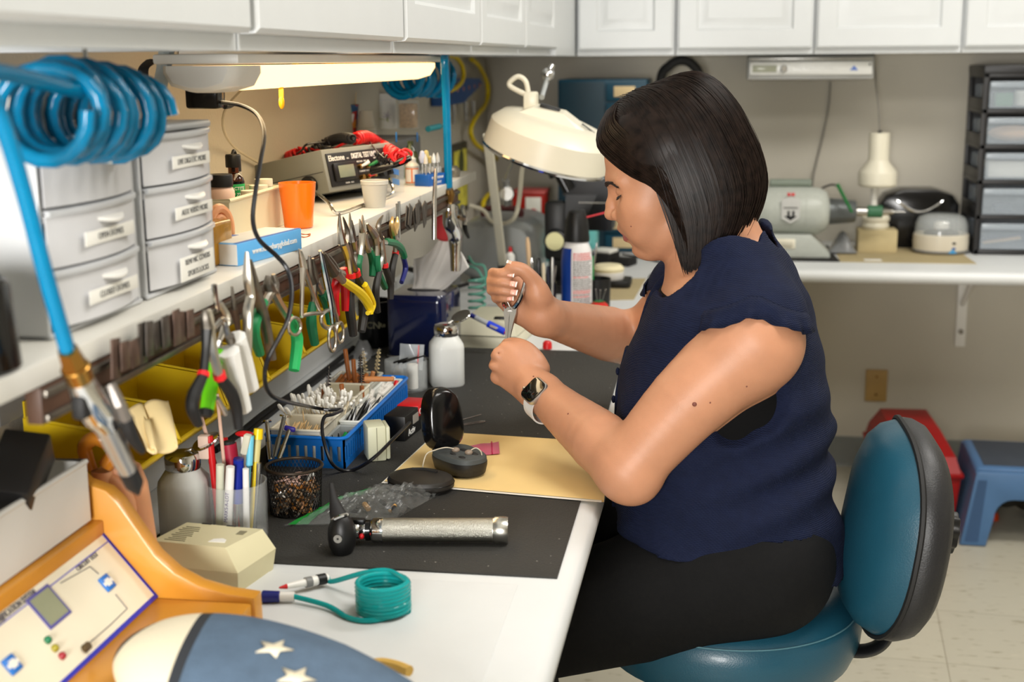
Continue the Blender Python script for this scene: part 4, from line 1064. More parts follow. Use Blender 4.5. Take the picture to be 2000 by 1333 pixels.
for sx in (-1, 1):
    part('leg_channel', MB().prism([(sx*(hw+.000), .014), (sx*(hw-.036), .014), (sx*(hw-.050), hh_-.03), (sx*(hw-.026), hh_-.03)], .0012, TM((0, -.0181, 0), (PI/2, 0, 0))), mat('deep_steel_blue', (48, 78, 116), .5), t)
    part('side_skirt', MB().loft([[(sx*(hw+.010), .008, .01), (sx*(hw-.004), .008, .01), (sx*(hw-.004), hd-.01, .01), (sx*(hw+.010), hd-.01, .01)], [(sx*(hw-.020), .008, hh_-.02), (sx*(hw-.034), .008, hh_-.02), (sx*(hw-.034), hd-.01, hh_-.02), (sx*(hw-.020), hd-.01, hh_-.02)]]), BST, t)
q = on(1942, 1040, 0.0)
solo('orange_stopper', MB().lathe([(0, 0), (.018, 0), (.016, .02), (0, .026)], 16), mat('orange_plastic', (214, 70, 22), .45), 'orange cap on the floor under the blue step stool', 'cap', loc=(1.60, 3.93, 0))
b = MB(); b.tube([(0, 0, .012), (.05, .03, .02), (.10, -.02, .014), (.14, .04, .03), (.07, .07, .034), (.0, .05, .018), (.03, -.03, .03), (.11, .0, .045)], .011, 8, sm=6)
solo('coiled_cable', b, mat('dark_olive_cable', (40, 36, 24), .6), 'dark coiled cable on the floor beneath the blue step stool', 'cable', loc=(1.62, 4.02, .0))

# ------------------------------------------------------------------ far left corner
NAVYT = mat('dark_teal_enamel', (10, 62, 82), .42, var=.06)
t = thing('parts_cabinet', 'dark teal metal parts cabinet with cream drawer labels in the corner', 'cabinet', (.280, 4.10, CT))
part('cabinet_body', MB().box2((0, 0, 0), (.270, .26, .527), .004), NAVYT, t)
part('front_panel', MB().box2((.006, -.004, .008), (.142, -.0002, .520), .002), mat('shaded_teal_enamel', (6, 44, 58), .5, var=.15, vscale=9), t)  # left bay as a flat panel, its shade put into the darker teal
for k in range(9):
    z = .520-.0575*(k+1)
    d = part('drawer', MB().box2((.148, -.010, z), (.264, -.0002, z+.052), .003), NAVYT, t)
    part('label_card', MB().box2((.172, -.0115, z+.012), (.236, -.0102, z+.044), .0004), mat('cream_card', (214, 190, 146), .8), d)
solo('vacuum_hose', MB().tube([(.60, 4.25, CT+.03), (.585, 4.25, 1.10), P(1290, 158, y=4.22), P(1308, 128, y=4.20), P(1330, 118, y=4.20), P(1352, 126, y=4.20), P(1366, 158, y=4.22), (.69, 4.25, 1.12), (.68, 4.25, .86), (.68, 4.2, CT+.03)], .0145, 12, sm=8), BLACKR, 'black flexible hose arching up behind the woman\'s head', 'hose')
# sharps bin
t = thing('sharps_bin', 'red sharps bin with white label in the far corner', 'bin', (.192, 4.12, CT))
part('bin_body', MB().loft([[(-.042, -.05, 0), (.042, -.05, 0), (.042, .05, 0), (-.042, .05, 0)], [(-.05, -.06, .18), (.05, -.06, .18), (.05, .06, .18), (-.05, .06, .18)]]), mat('translucent_red', (166, 30, 18), .35), t)
part('lid', MB().box2((-.053, -.063, .18), (.053, .063, .192), .004), mat('pink_red_lid', (170, 70, 66), .4), t)
l = part('label', MB().box2((-.008, -.0612, .085), (.040, -.0600, .172)), PAPER, t, 'white printed label')
part('hazard_disc', MB().cyl((.016, -.0612, .125), (.016, -.0622, .125), .012), REDP, l)
# white-grey can behind: compressor
t = thing('air_compressor', 'silver grey rounded compressor behind the glue bottle', 'compressor', (.195, 3.62, CT))
MG = mat('silver_grey_shell', (150, 152, 150), .32, .35, var=.03)
b = MB(); secs = []
for yy, s_ in ((-.17, .80), (-.155, .93), (-.12, 1), (.12, 1), (.16, .9), (.175, .75)):
    secs.append([(.112*s_*math.copysign(abs(math.cos(a))**.6, math.cos(a)), yy, .088+.084*s_*math.copysign(abs(math.sin(a))**.6, math.sin(a))) for a in np.linspace(0, 2*PI, 36, endpoint=False)])
b.loft(secs); part('shell', b, MG, t)
part('top_handle', MB().tube([(-.05, -.06, .168), (-.045, -.06, .190), (.045, -.06, .190), (.05, -.06, .168)], .008, 8, sm=4), mat('dark_red_handle', (70, 22, 20), .5), t)
for sx in (-.07, .07):
    for sy in (-.10, .10): part('foot', MB().cyl((sx, sy, 0), (sx, sy, .012), .012), BLACKR, t)
# aqua wire rack / box behind the microscope
t = thing('aqua_tray', 'pale aqua plastic tray with open handle behind the microscope', 'tray', (.345, 3.92, CT))
AQ = mat('aqua_plastic', (112, 192, 190), .35)
part('tray', MB().box2((-.075, -.05, 0), (.075, .05, .105), .006), AQ, t)
part('handle', MB().tube([(-.055, -.056, .06), (-.045, -.058, .125), (.045, -.058, .125), (.055, -.056, .06)], .006, 8), mat('light_aqua', (160, 222, 216), .35), t)

# microscope
mp = P(1092, 556, z=CT)
t = thing('microscope', 'black stereo microscope with round silver focus knob beside the spray can', 'microscope', (mp.x, 3.42, CT))
ppm = 1/742.0
part('base', MB().prism(rrect(.14, .20, .03), .022, bev=.004), BLACKP, t)
part('column', MB().box2((-.020, -.012, .02), (.020, .028, .20), .006), BLACKP, t)
part('pillar_rod', MB().cyl((.034, .01, .02), (.034, .01, .30), .011), DSTEEL, t)
kz = P(1085, 470, y=3.39).z-CT; kx = P(1085, 470, y=3.39).x-mp.x
part('focus_housing', MB().box2((-.03, -.022, kz-.055), (.028, .02, kz+.10), .012), BLACKP, t)
k_ = part('focus_knob', MB().cyl((kx, -.022, kz), (kx, -.046, kz), .0305, .029, 36, .003), BLACKP, t)
part('knob_face', MB().cyl((kx, -.0462, kz), (kx, -.0475, kz), .0235, seg=36), mat('brushed_brass_steel', (190, 184, 140), .3, 1), k_)
hx, hz = P(1120, 410, y=3.40).x-mp.x, P(1120, 402, y=3.40).z-CT
part('arm', MB().loft([[(hx-.015, -.02, hz-.09), (hx+.005, -.02, hz-.09), (hx+.005, .02, hz-.09), (hx-.015, .02, hz-.09)], [(hx-.022, -.022, hz-.02), (hx+.04, -.022, hz-.02), (hx+.04, .022, hz-.02), (hx-.022, .022, hz-.02)], [(hx-.02, -.02, hz+.028), (hx+.06, -.02, hz+.028), (hx+.06, .02, hz+.028), (hx-.02, .02, hz+.028)]]), BLACKP, t)
e0, e1, e2 = [P(a, c, y=3.38)-Vector((mp.x, 3.42, CT)) for a, c in ((1112, 372), (1095, 340), (1074, 300))]
for dy in (-.026, .026):
    o_ = Vector((0, dy, 0)); tb = part('eyepiece_tube', MB().cyl(e0+o_, e1+o_, .0135), BLACKG, t)
    part('eyecup', MB().cyl(e1+o_, e2+o_, .026, .0225, 24, .003), BLACKR, tb)
q0 = P(1158, 345, y=3.46)-Vector((mp.x, 3.42, CT))
part('lamp_housing', MB().loft([[(q0.x+sx*w1, q0.y+sy*.055, z_) for sx, sy in ((-1, -1), (1, -1), (1, 1), (-1, 1))] for w1, z_ in ((.055, q0.z-.135), (.060, q0.z-.048), (.072, q0.z-.045), (.072, q0.z-.022), (.058, q0.z-.018), (.050, q0.z+.035), (.030, q0.z+.045))]), BLACKG, t, sharp=30)
part('chrome_lever', MB().cyl((q0.x-.03, q0.y-.062, q0.z-.062), (q0.x+.04, q0.y-.062, q0.z-.062), .002), CHROME, t)
part('lamp_bracket', MB().box2((hx+.03, .0, hz-.012), (q0.x, .035, hz+.02), .004), BLACKP, t)

# magnifier lamp -----------------------------------------------------------------
pb_ = P(982, 515, y=3.36); pt_ = P(952, 268, y=2.90)
t = thing('magnifier_lamp', 'large cream magnifier lamp on a white arm above the microscope', 'lamp', (pb_.x, pb_.y, CT))
org = Vector((pb_.x, pb_.y, CT)); CRM = mat('cream_lamp_enamel', (216, 210, 190), .35, var=.015)
hc0 = P(1072, 282, y=2.74); tilt = R(17)
Mh = Matrix.Translation(hc0-org) @ Matrix.Rotation(tilt, 4, 'Y') @ Matrix.Rotation(R(6), 4, 'X')
part('lamp_head', MB().lathe([(.128, -.028), (.133, -.026), (.129, .026), (.110, .045), (.080, .053), (0, .055)], 48, Mh), CRM, t)
part('rim', MB().lathe([(.118, -.033), (.132, -.032), (.1355, -.027), (.1335, -.0235), (.124, -.0255)], 48, Mh), CHROME, t)
part('diffuser', MB().lathe([(.121, -.029), (.085, -.031), (.0, -.031)], 40, Mh), mat('frosted_acrylic', (225, 224, 214), .25, trans=.3), t)
# raised switch housing on top
hp = [[(-.085, -.055, .034), (.105, -.05, .024), (.105, .05, .024), (-.085, .055, .034)], [(-.07, -.042, .052), (-.005, -.034, .070), (-.005, .034, .070), (-.07, .042, .052)]]
b = MB(); b.add([(-.112, -.050, .026), (.110, -.046, .022), (.110, .046, .022), (-.112, .050, .026), (-.050, -.030, .068), (.012, -.026, .073), (.085, -.026, .046), (.085, .026, .046), (.012, .026, .073), (-.050, .030, .068)],
                 [(0, 1, 6, 5, 4), (3, 9, 8, 7, 2), (4, 5, 8, 9), (5, 6, 7, 8), (6, 1, 2, 7), (0, 4, 9, 3), (0, 3, 2, 1)], Mh)
part('switch_housing', b, CRM, t, sharp=15)
part('rocker_switch', MB().box((-.018, 0, .073), (.042, .022, .006), .002, Mh), BLACKP, t)
part('vent_slot', MB().box((.068, -.004, .0545), (.036, .006, .002), .0005, Mh @ Matrix.Rotation(R(20), 4, 'Y') @ Matrix.Translation((-.020, 0, .022))), BLACKP, t)
sp = Mh @ Vector((-.018, -.049, .048))
lb = part('warning_sticker', MB().box((0, 0, 0), (.036, .0008, .011), .0002, Mh @ TM((.006, -.0375, .048), (R(-38), R(3), 0))), PAPER, t, 'small white sticker printed in orange')
part('sticker_print', MB().box((-.009, -.0006, 0), (.014, .0006, .008), 0, Mh @ TM((.006, -.0375, .048), (R(-38), R(3), 0))).box((.006, -.0006, 0), (.012, .0006, .005), 0, Mh @ TM((.006, -.0375, .048), (R(-38), R(3), 0))), mat('orange_print', (180, 80, 50), .6), lb)
yk = Mh @ Vector((-.05, .03, .062))
part('yoke', MB().box(yk+Vector((-.01, .0, .012)), (.028, .012, .036), .004).box(yk+Vector((-.01, -.02, .012)), (.028, .010, .036), .004), CRM, t)
cb = [yk+Vector((-.012, -.01, .02)), P(996, 168, y=2.76)-org, P(1003, 154, y=2.76)-org, P(1015, 150, y=2.76)-org, P(1027, 160, y=2.76)-org, P(1032, 182, y=2.76)-org]
part('head_cable', MB().tube(cb, .0055, 10, sm=6), CRM, t)
# cranked arm: from the head back to the clamp on the worktop
part('arm', MB().prism(rrect(.020, .020, .003), (pt_-pb_).length, frame(pb_-org, pt_-org)), CRM, t)
part('arm_bracket', MB().tube([pt_-org, P(965, 240, y=2.82)-org, yk], .009, 8), CRM, t)
part('clamp', MB().lathe([(0, 0), (.034, 0), (.034, .012), (.014, .018), (.012, pb_.z-CT+.004), (0, pb_.z-CT+.004)], 24), BLACKP, t)
part('spring_rod', MB().cyl(P(1009, 298, y=3.0)-org, P(987, 352, y=3.35)-org, .0035), STEEL, t)
part('joint_disc', MB().cyl(P(990, 379, y=3.42)-org, P(990, 379, y=3.39)-org, .020, seg=28, bev=.003), CHROME, t)
part('joint_socket', MB().cyl(P(988, 352, y=3.40)-org, P(990, 400, y=3.43)-org, .010), mat('clear_grey_plastic', (150, 150, 148), .2, .5), t)
part('arm_cable', MB().tube([P(1030, 296, y=2.95)-org, P(1020, 330, y=3.1)-org, P(1014, 390, y=3.25)-org, P(1005, 425, y=3.3)-org, P(985, 437, y=3.4)-org, P(960, 432, y=3.45)-org, P(945, 412, y=3.5)-org, P(918, 402, y=3.52)-org], .0055, 8, sm=6), CRM, t)
part('ball_joint', MB().ell(P(1070, 146, y=3.1)-org, .0155).cyl(P(1076, 134, y=3.1)-org, P(1080, 126, y=3.1)-org, .006), CHROME, t)
part('upper_rod', MB().cyl(P(1068, 156, y=3.1)-org, P(1058, 190, y=2.9)-org, .006), mat('clear_rod', (200, 204, 204), .1, .4), t)
part('lower_joint', MB().ell(P(1052, 316, y=3.2)-org, .016).ell(P(1034, 314, y=3.2)-org, .011), CHROME, t)

# spray can ------------------------------------------------------------------------
sp0 = P(1124, 617, z=CT)
t = thing('spray_can', 'blue and white air duster can with red straw on the worktop', 'can', (sp0.x-.002, sp0.y+.042, CT))
cm = mat('white_can_enamel', (228, 226, 226), .3); 
part('can_body', MB().lathe([(0, 0), (.034, 0), (.0365, .004), (.0365, .125), (.034, .150), (.028, .165), (.026, .170), (0, .170)], 40), cm, t)
def canr(z): return float(np.interp(z, [0, .125, .150, .165], [.0368, .0368, .0343, .0283]))
b = MB(); b.grid(lambda u, v: (canr(.006+.150*v)*math.cos(PI*(1.06+.36*u)), canr(.006+.150*v)*math.sin(PI*(1.06+.36*u)), .006+.150*v), 10, 24)
part('blue_panel', b, mat('royal_blue_print', (18, 60, 146), .3), t)
part('trigger_cap', MB().lathe([(0, .170), (.030, .170), (.0305, .176), (.026, .218), (.020, .238), (.012, .243), (0, .243)], 32), BLACKP, t)
part('trigger', MB().box((.010, 0, .238), (.018, .012, .012), .003), BLACKP, t)
part('straw', MB().cyl((.022, 0, .226), (.076, 0, .240), .0018), mat('red_straw', (226, 60, 70), .35), t)
rr = random.Random(2); lines = {0: MB(), 1: MB()}
z = .143
for i in range(30):
    red = i in (0, 1, 2, 3, 12, 19, 20, 22, 27); r_ = canr(z)+.0002
    a0, a1 = PI*1.46, PI*(1.90+rr.uniform(-.10, 0))
    h_ = .0020 if not red else .0026
    a = a0
    while a < a1:
        l_ = rr.uniform(.06, .20)
        lines[1 if red else 0].grid(lambda u, v: (r_*math.cos(a+u*l_), r_*math.sin(a+u*l_), z+h_*v), 3, 1); a += l_+.04
    z -= .0046
part('printed_text', lines[0], INK, t).__setitem__('kind', 'stuff'); part('printed_warning', lines[1], mat('red_print', (214, 70, 66), .5), t).__setitem__('kind', 'stuff')

# tools standing in a holder between can and hand ------------------------------------
th0 = Vector((.372, 3.06, CT))
t = thing('tool_holder', 'black cup of slim tools on the worktop behind the raised hand', 'holder', th0)
part('cup', MB().lathe([(0, 0), (.034, 0), (.036, .075), (.033, .075), (.031, .004), (0, .004)], 24), BLACKP, t)
def stick(name, lab, cat, pxa, pya, pxb, pyb, y, mb_m, r=.004, group=None, kind='rod'):
    a, b_ = P(pxa, pya, y=y), P(pxb, pyb, y=y)
    mb = MB()
    if kind == 'flat': mb.prism(rrect(r*2.6, r*.5, r*.2), (b_-a).length, frame((0, 0, 0), b_-a, R(90) if abs((b_-a).z) > 0 else 0), bev=.0003)
    else: mb.tube([(0, 0, 0), (b_-a)*.9, (b_-a)], [r, r, r*.6], 10)
    solo(name, mb, mb_m, lab, cat, group, a)
stick('tweezers', 'shiny chrome tweezers in the tool cup, leftmost', 'tweezers', 1043, 600, 1038, 503, 3.05, CHROME, .004)
stick('marker_pen', 'black capped pen in the tool cup behind the hand', 'pen', 1054, 600, 1052, 504, 3.05, BLACKG, .0055)
stick('nail_file', 'pale wooden file in the tool cup', 'file', 1064, 600, 1061, 514, 3.04, mat('pale_birch', (214, 200, 172), .6), .0045)
stick('probe', 'dark blue handled probe in the tool cup', 'probe', 1072, 600, 1070, 520, 3.04, mat('dark_navy_plastic', (26, 28, 48), .5), .004)
stick('steel_pick', 'tall grey steel pick in the tool cup, nearest the spray can', 'pick', 1078, 600, 1079, 503, 3.04, STEEL, .0045)
stick('steel_pick', 'second steel pick leaning right in the tool cup', 'pick', 1074, 600, 1086, 520, 3.05, DSTEEL, .003)
stick('craft_stick', 'wide wooden craft stick standing behind the glue bottle', 'stick', 1038, 580, 1030, 464, 3.2, mat('birch_wood', (216, 182, 142), .65), .0055)
# cup behind the can with pens
t = thing('pen_cup', 'dark pen cup hidden behind the spray can', 'holder', (.495, 3.16, CT))
part('cup', MB().lathe([(0, 0), (.03, 0), (.032, .07), (.029, .07), (.027, .004), (0, .004)], 20), BLACKP, t)
stick('marker_pen', 'blue capped pen to the right of the spray can', 'pen', 1147, 560, 1146, 468, 3.15, mat('bright_blue_pen', (40, 96, 214), .35), .006)
stick('marker_pen', 'green pen to the right of the spray can', 'pen', 1156, 560, 1158, 500, 3.15, mat('green_pen', (20, 150, 80), .35), .004)
stick('tweezers', 'long steel tweezers leaning right behind the spray can', 'tweezers', 1152, 560, 1166, 474, 3.15, STEEL, .003)
# glue bottle
gb = P(1000, 560, z=CT)
t = thing('glue_bottle', 'small clear glue bottle with red tip in front of the compressor', 'bottle', (gb.x, 3.40, CT))
part('bottle', MB().lathe([(0, 0), (.018, 0), (.0195, .003), (.0195, .060), (.015, .070), (.011, .072), (0, .072)], 24), mat('frosted_plastic', (216, 220, 222), .3, trans=.5), t)
part('collar', MB().lathe([(0, .072), (.0125, .072), (.0125, .088), (.009, .090), (.005, .096), (0, .096)], 20), WHITEP, t)
part('tip_cap', MB().lathe([(0, .096), (.0055, .096), (.0045, .108), (0, .110)], 14), REDP, t)
# round sponge on its dark dish, mat
mt0 = P(1205, 568, z=CT)
flat('paper_mat', [(P(1100, 590, z=CT).x, P(1100, 590, z=CT).y, 0), (P(1238, 586, z=CT).x, P(1238, 586, z=CT).y, 0), (P(1262, 545, z=CT).x, P(1262, 545, z=CT).y, 0), (P(1120, 545, z=CT).x, P(1120, 545, z=CT).y, 0)], .0015, TAN, 'tan paper mat under the round sponge and dark dish', 'mat')
dc = P(1196, 560, z=CT)
t = thing('sponge_dish', 'black square dish holding a round cream sponge', 'dish', (dc.x, dc.y+.01, CT+.0015))
part('dish', MB().prism(rrect(.098, .098, .014), .018, bev=.003), BLACKP, t)
part('sponge_holder', MB().lathe([(0, .018), (.040, .018), (.042, .021), (.042, .036), (.038, .038), (0, .038)], 32, TM((-.012, 0, 0))), mat('white_ring', (220, 218, 214), .4), t)
part('sponge', MB().lathe([(0, .038), (.040, .038), (.0425, .046), (.034, .055), (0, .058)], 32, TM((-.012, 0, 0))), mat('cream_sponge', (236, 226, 188), .85, bump=.3, bscale=300), t)
bk = P(1186, 520, z=CT)
t = thing('foot_pedal', 'black stepped block with white pad behind the round sponge', 'block', (bk.x, bk.y+.03, CT), R(-20))
part('block', MB().box2((-.05, -.04, 0), (.02, .04, .035), .003).box2((-.02, -.02, 0), (.075, .04, .02), .003), BLACKR, t)
part('pad', MB().box2((-.04, -.03, .0352), (.02, .03, .046), .004), PAPER, t)
solo('black_cable', MB().tube([P(1215, 497, z=CT+.004), P(1235, 500, z=CT+.004), P(1262, 505, z=CT+.004), P(1300, 515, z=CT+.004), P(1330, 525, z=CT+.004)], .003, 8, sm=6), BLACKR, 'thin black cable across the worktop beside the white pad', 'cable')
solo('black_cable', MB().tube([P(1298, 525, z=CT+.004), P(1280, 532, z=CT+.004), P(1269, 540, z=CT+.004), P(1272, 547, z=CT+.004), P(1290, 552, z=CT+.004)], .003, 8, sm=6), BLACKR, 'looped end of black cable near the woman\'s far shoulder', 'cable')
# tomato pincushion
pc = P(1166, 617, z=CT)
t = thing('pincushion', 'red tomato pincushion with green leaf and pins', 'pincushion', (pc.x+.006, pc.y-.012, CT))
b = MB(); sg = 40; b.lathe([(0, .001), (.016, .001), (.0225, .010), (.024, .019), (.021, .029), (.012, .035), (.004, .033), (0, .032)], sg)
b.v = [(x*(1-.06*abs(math.cos(4*math.atan2(y, x)))**8), y*(1-.06*abs(math.cos(4*math.atan2(y, x)))**8), z) for x, y, z in b.v]
part('cushion', b, mat('red_felt', (206, 32, 34), .8, var=.08), t)
for k in range(8):
    a = PI*k/4; part('thread', MB().tube([(r_*math.cos(a), r_*math.sin(a), z_) for r_, z_ in ((.004, .0345), (.0118, .0362), (.0208, .0298), (.0233, .0190), (.0218, .0098))], .0006, 5), mat('olive_thread', (90, 96, 40), .8), t)
part('leaf', MB().prism([((.014 if i % 2 == 0 else .006)*math.cos(PI*i/5), (.014 if i % 2 == 0 else .006)*math.sin(PI*i/5)) for i in range(10)], .001, TM((0, 0, .0362))), mat('green_felt', (30, 130, 70), .8), t)
for dx, dy, an in ((.006, 0, .3), (-.004, .004, -.15), (.002, -.006, .05)): part('pin', MB().cyl((dx, dy, .034), (dx+.03*math.sin(an), dy, .034+.03*math.cos(an)), .0005, seg=6).ell((dx+.03*math.sin(an), dy, .064), .0014), STEEL, t)
# blue red lidded bits: red cap on the mat
rc_ = P(1069, 682, z=CT+.002)
solo('red_stopper', MB().lathe([(0, 0), (.010, 0), (.0095, .012), (.006, .016), (0, .016)], 18), REDP, 'small red cap at the far edge of the black mat', 'cap', loc=(rc_.x, rc_.y, CT+.003))
# ------------------------------------------------------------------ things on the shelf
def sh(px, py): return P(px, py, z=SHT)
HOSE = mat('translucent_blue_hose', (3, 128, 176), .14, trans=.25, ior=1.35, var=.05, vscale=40)
TFROST = mat('frosted_drawer_plastic', (226, 226, 228), .35, trans=.2, ior=1.1, var=.03, vscale=9)
FRAMEW = mat('white_translucent_frame', (206, 208, 210), .3, trans=.15, var=.02)
# three-drawer units
def drawer_unit(y0, y1, xf, label, texts):
    t = thing('drawer_unit', label, 'drawer unit', (xf, (y0+y1)/2, SHT+.0005), R(0)); w_, d_, h_ = y1-y0, .205, .168
    b = MB(); b.box2((-d_, -w_/2, 0), (0, -w_/2+.006, h_), .002); b.box2((-d_, w_/2-.006, 0), (0, w_/2, h_), .002)
    b.box2((-d_, -w_/2, h_-.006), (.004, w_/2, h_+.002), .003); b.box2((-d_, -w_/2, 0), (.002, w_/2, .005), .002); b.box2((-d_, -w_/2, .005), (-d_+.004, w_/2, h_))
    part('case', b, FRAMEW, t)
    for k in range(3):
        z = .008+(2-k)*.052; hh = .047; iw = w_/2-.008
        bow = lambda v: .012*(1-(2*v-1)**2)
        d = MB(); n = 14
        outer = [(.001+bow(i/n), -iw+2*iw*i/n) for i in range(n+1)]; inner = [(x-.003, y) for x, y in outer]
        d.prism(outer+inner[::-1], hh, TM((0, 0, z)))
        d.box2((-d_+.008, -iw, z), (.000, -iw+.002, z+hh-.008)); d.box2((-d_+.008, iw-.002, z), (.000, iw, z+hh-.008)); d.box2((-d_+.008, -iw, z), (.000, iw, z+.002))
        dr = part('drawer', d, TFROST, t)
        lip = [(.002+bow(i/n), -iw+2*iw*i/n) for i in range(n+1)]
        part('drawer_rim', MB().prism([(x+.003, y) for x, y in lip]+[(x-.006, y) for x, y in lip[::-1]], .006, TM((0, 0, z+hh-.003)), bev=.0015), FRAMEW, dr)
        hd = [(.012+.011*math.sin(PI*i/10), -.026+.052*i/10) for i in range(11)]
        part('handle_tab', MB().prism(hd, .004, TM((0, .012, z+hh-.010)) @ Matrix.Rotation(R(18), 4, 'Y'), bev=.0015), WHITEP, dr)
        part('contents', MB().box2((-.16, -iw+.03, z+.0025), (-.02, iw-.02, z+.030), .006), mat('grey_contents', (176, 176, 178), .7, var=.25, vscale=60), dr)
        if texts[k]:
            n_ = len(texts[k]); yc = .006
            lb = part('paper_label', MB().box((.0145, yc, z+.020-.0065*(n_-1)), (.0008, .098 if n_ == 1 else .090, .0125*n_), .0002, T=None), PAPER, dr)
            for i, tx in enumerate(texts[k]): lettering(lb, tx, .0082, face_frame((.0152, yc, z+.020-.0125*i), (0, 1, 0), (0, 0, 1)), GREYP)
    return t
drawer_unit(1.228, 1.412, .232, 'clear three-drawer unit with white labels, beside the wall-mounted amber bottles' if False else 'clear three-drawer unit with labelled drawers, right of the pair', [['LIVE DIGI ETC MORE'], ['ALEX VERSO MORE'], ['REM/ MIC COVERS', 'SPORTS LOCKS']])
drawer_unit(1.032, 1.216, .232, 'blurred clear three-drawer unit behind the turquoise hose, left of the pair', [None, ['OPEN DOMES'], ['CLOSED DOMES']])
tz = SHT+.172
q = P(110, 245, x=.14); solo('black_pouch', MB().ell((0, 0, .012), (.04, .03, .012)), BLACKR, 'black pouch on top of the left drawer unit under the blue hose', 'pouch', loc=(.15, 1.13, tz))
solo('brown_glasses_case', MB().box((0, 0, .009), (.035, .085, .017), .006), mat('dark_brown_leather', (66, 36, 24), .5, bump=.3), 'brown case on top of the right drawer unit', 'case', loc=(.09, 1.345, tz))
solo('white_carton', MB().box2((-.03, -.035, 0), (.03, .035, .05), .002), PAPER, 'white carton on the left drawer unit at the frame edge', 'box', loc=(.19, 1.065, tz))
# dark cup near the camera
t = thing('black_cup', 'black tapered cup at the shelf\'s near end, cut by the left frame edge', 'cup', (.222, .918, SHT))
part('cup', MB().lathe([(0, 0), (.040, 0), (.043, .003), (.039, .066), (.035, .071), (.031, .066), (.034, .006), (0, .006)], 32), BLACKG, t)
part('lid', MB().lathe([(0, .064), (.030, .064), (.026, .074), (0, .076)], 28), BLACKR, t)

# coiled hoses and blow guns
def coil_pts(c, axis, r, n, L, ph=0, sq=1, rj=0, seed=1):
    rr = random.Random(seed); ax = Vector(axis).normalized(); u = ax.cross(Vector((0, 0, 1))).normalized(); v = ax.cross(u); pts = []
    for i in range(int(n*18)+1):
        a = 2*PI*i/18+ph; t = i/(n*18)
        pts.append(Vector(c)+ax*L*(t-.5)+u*r*math.cos(a)*(1+rj*math.sin(a*.37))+v*r*sq*math.sin(a)*(1+rj*math.cos(a*.53)))
    return pts
c1 = Vector((.262, 1.075, 1.304))
pts = coil_pts(c1, (-.02, .2, -.012), .0365, 9, .20, rj=.10)
pts2 = [P(-60, 60, x=.30), P(-30, 140, x=.30), P(2, 230, x=.30), P(45, 370, x=.302), P(90, 540, x=.304), P(134, 692, x=.305)]
t = thing('coiled_hose', 'translucent blue coiled air hose hanging at top left above the drawer units', 'hose', pts2[-1])
part('coil', MB().tube([p-pts2[-1] for p in pts], .0062, 10), HOSE, t)
part('straight_run', MB().tube([p-pts2[-1] for p in [c1+Vector((.03, -.075, .02))]+pts2[1:]], .0062, 10, sm=6), HOSE, t)
part('hook', MB().tube([c1-pts2[-1]+Vector((0, .0, .055)), c1-pts2[-1]+Vector((0, 0, .034)), c1-pts2[-1]+Vector((.01, 0, .03))], .002, 6), STEEL, t)
b0 = pts2[-1]
def G1(px, py, x=.306): return P(px, py, x=x)
t = thing('air_blow_gun', 'chrome air blow gun with brass fitting at the end of the near blue hose', 'blow gun', b0)
L_ = lambda p: p-b0
part('brass_fitting', MB().cyl(L_(G1(132, 684)), L_(G1(146, 716)), .0085, .0105, 6).cyl(L_(G1(146, 716)), L_(G1(158, 745)), .0115, .0105, 16, .001), BRASS, t)
part('body', MB().tube([L_(G1(156, 742)), L_(G1(170, 775)), L_(G1(190, 805)), L_(G1(212, 838)), L_(G1(232, 880))], [.0105, .013, .0145, .0095, .0085], 14, sm=5), CHROME, t)
part('barrel', MB().tube([L_(G1(204, 826)), L_(G1(230, 880)), L_(G1(252, 925))], [.010, .009, .0075], 14), mat('satin_alloy', (176, 172, 166), .3, .8), t)
part('tip', MB().tube([L_(G1(249, 918)), L_(G1(262, 945)), L_(G1(270, 966))], [.0085, .0082, .0015], 12), BLACKR, t)
part('lever', MB().tube([L_(G1(214, 752, .315)), L_(G1(232, 790, .322)), L_(G1(246, 820, .322))], [.005, .0055, .0055], 8), mat('grey_alloy_lever', (120, 114, 108), .4, .5), t)
part('lever_grip', MB().tube([L_(G1(246, 818, .322)), L_(G1(256, 850, .322)), L_(G1(278, 882, .32))], [.0062, .006, .003], 8, sm=4), BLACKR, t)
part('hanger', MB().box(L_(G1(168, 790)), (.012, .03, .02), .004), BLACKR, t)
# far hose
c2 = P(806, 150, x=.20); 
c2 = P(814, 146, x=.14)
pts = coil_pts(c2+Vector((0, .04, -.004)), (.22, 1, 0), .038, 10, .20, ph=1, rj=.16, seed=4)
h2 = [P(868, 112, x=.268), P(871, 180, x=.268), P(874, 280, x=.268), P(876, 372, x=.268)]
t = thing('coiled_hose', 'translucent blue coiled air hose under the far cabinets with straight drop', 'hose', h2[-1])
part('coil', MB().tube([p-h2[-1] for p in pts], .0066, 10), HOSE, t)
part('straight_run', MB().tube([pts[-1]-h2[-1], (pts[-1]+h2[0])/2+Vector((0, 0, .03))-h2[-1]]+[p-h2[-1] for p in h2], .0078, 10, sm=5), HOSE, t)
b2 = h2[-1]; L2 = lambda px, py, x=.270: P(px, py, x=x)-b2
t = thing('air_blow_gun', 'chrome air blow gun hanging from the far blue hose beside the tissue', 'blow gun', b2)
part('brass_fitting', MB().cyl(L2(876, 369), L2(877, 380), .0085, .012, 16).cyl(L2(877, 380), L2(877, 394), .012, .009, 16).cyl(L2(877, 394), L2(877, 400), .009, .007), mat('smoky_brass', (128, 98, 52), .2, .8), t)
part('body', MB().tube([L2(877, 400), L2(877, 416), L2(880, 436), L2(888, 460), L2(889, 490), L2(889, 530)], [.0125, .0125, .0155, .0150, .0115, .0095], 16, sm=5), CHROME, t)
part('lever_bracket', MB().box((L2(892, 412)), (.006, .022, .022), .003), STEEL, t)
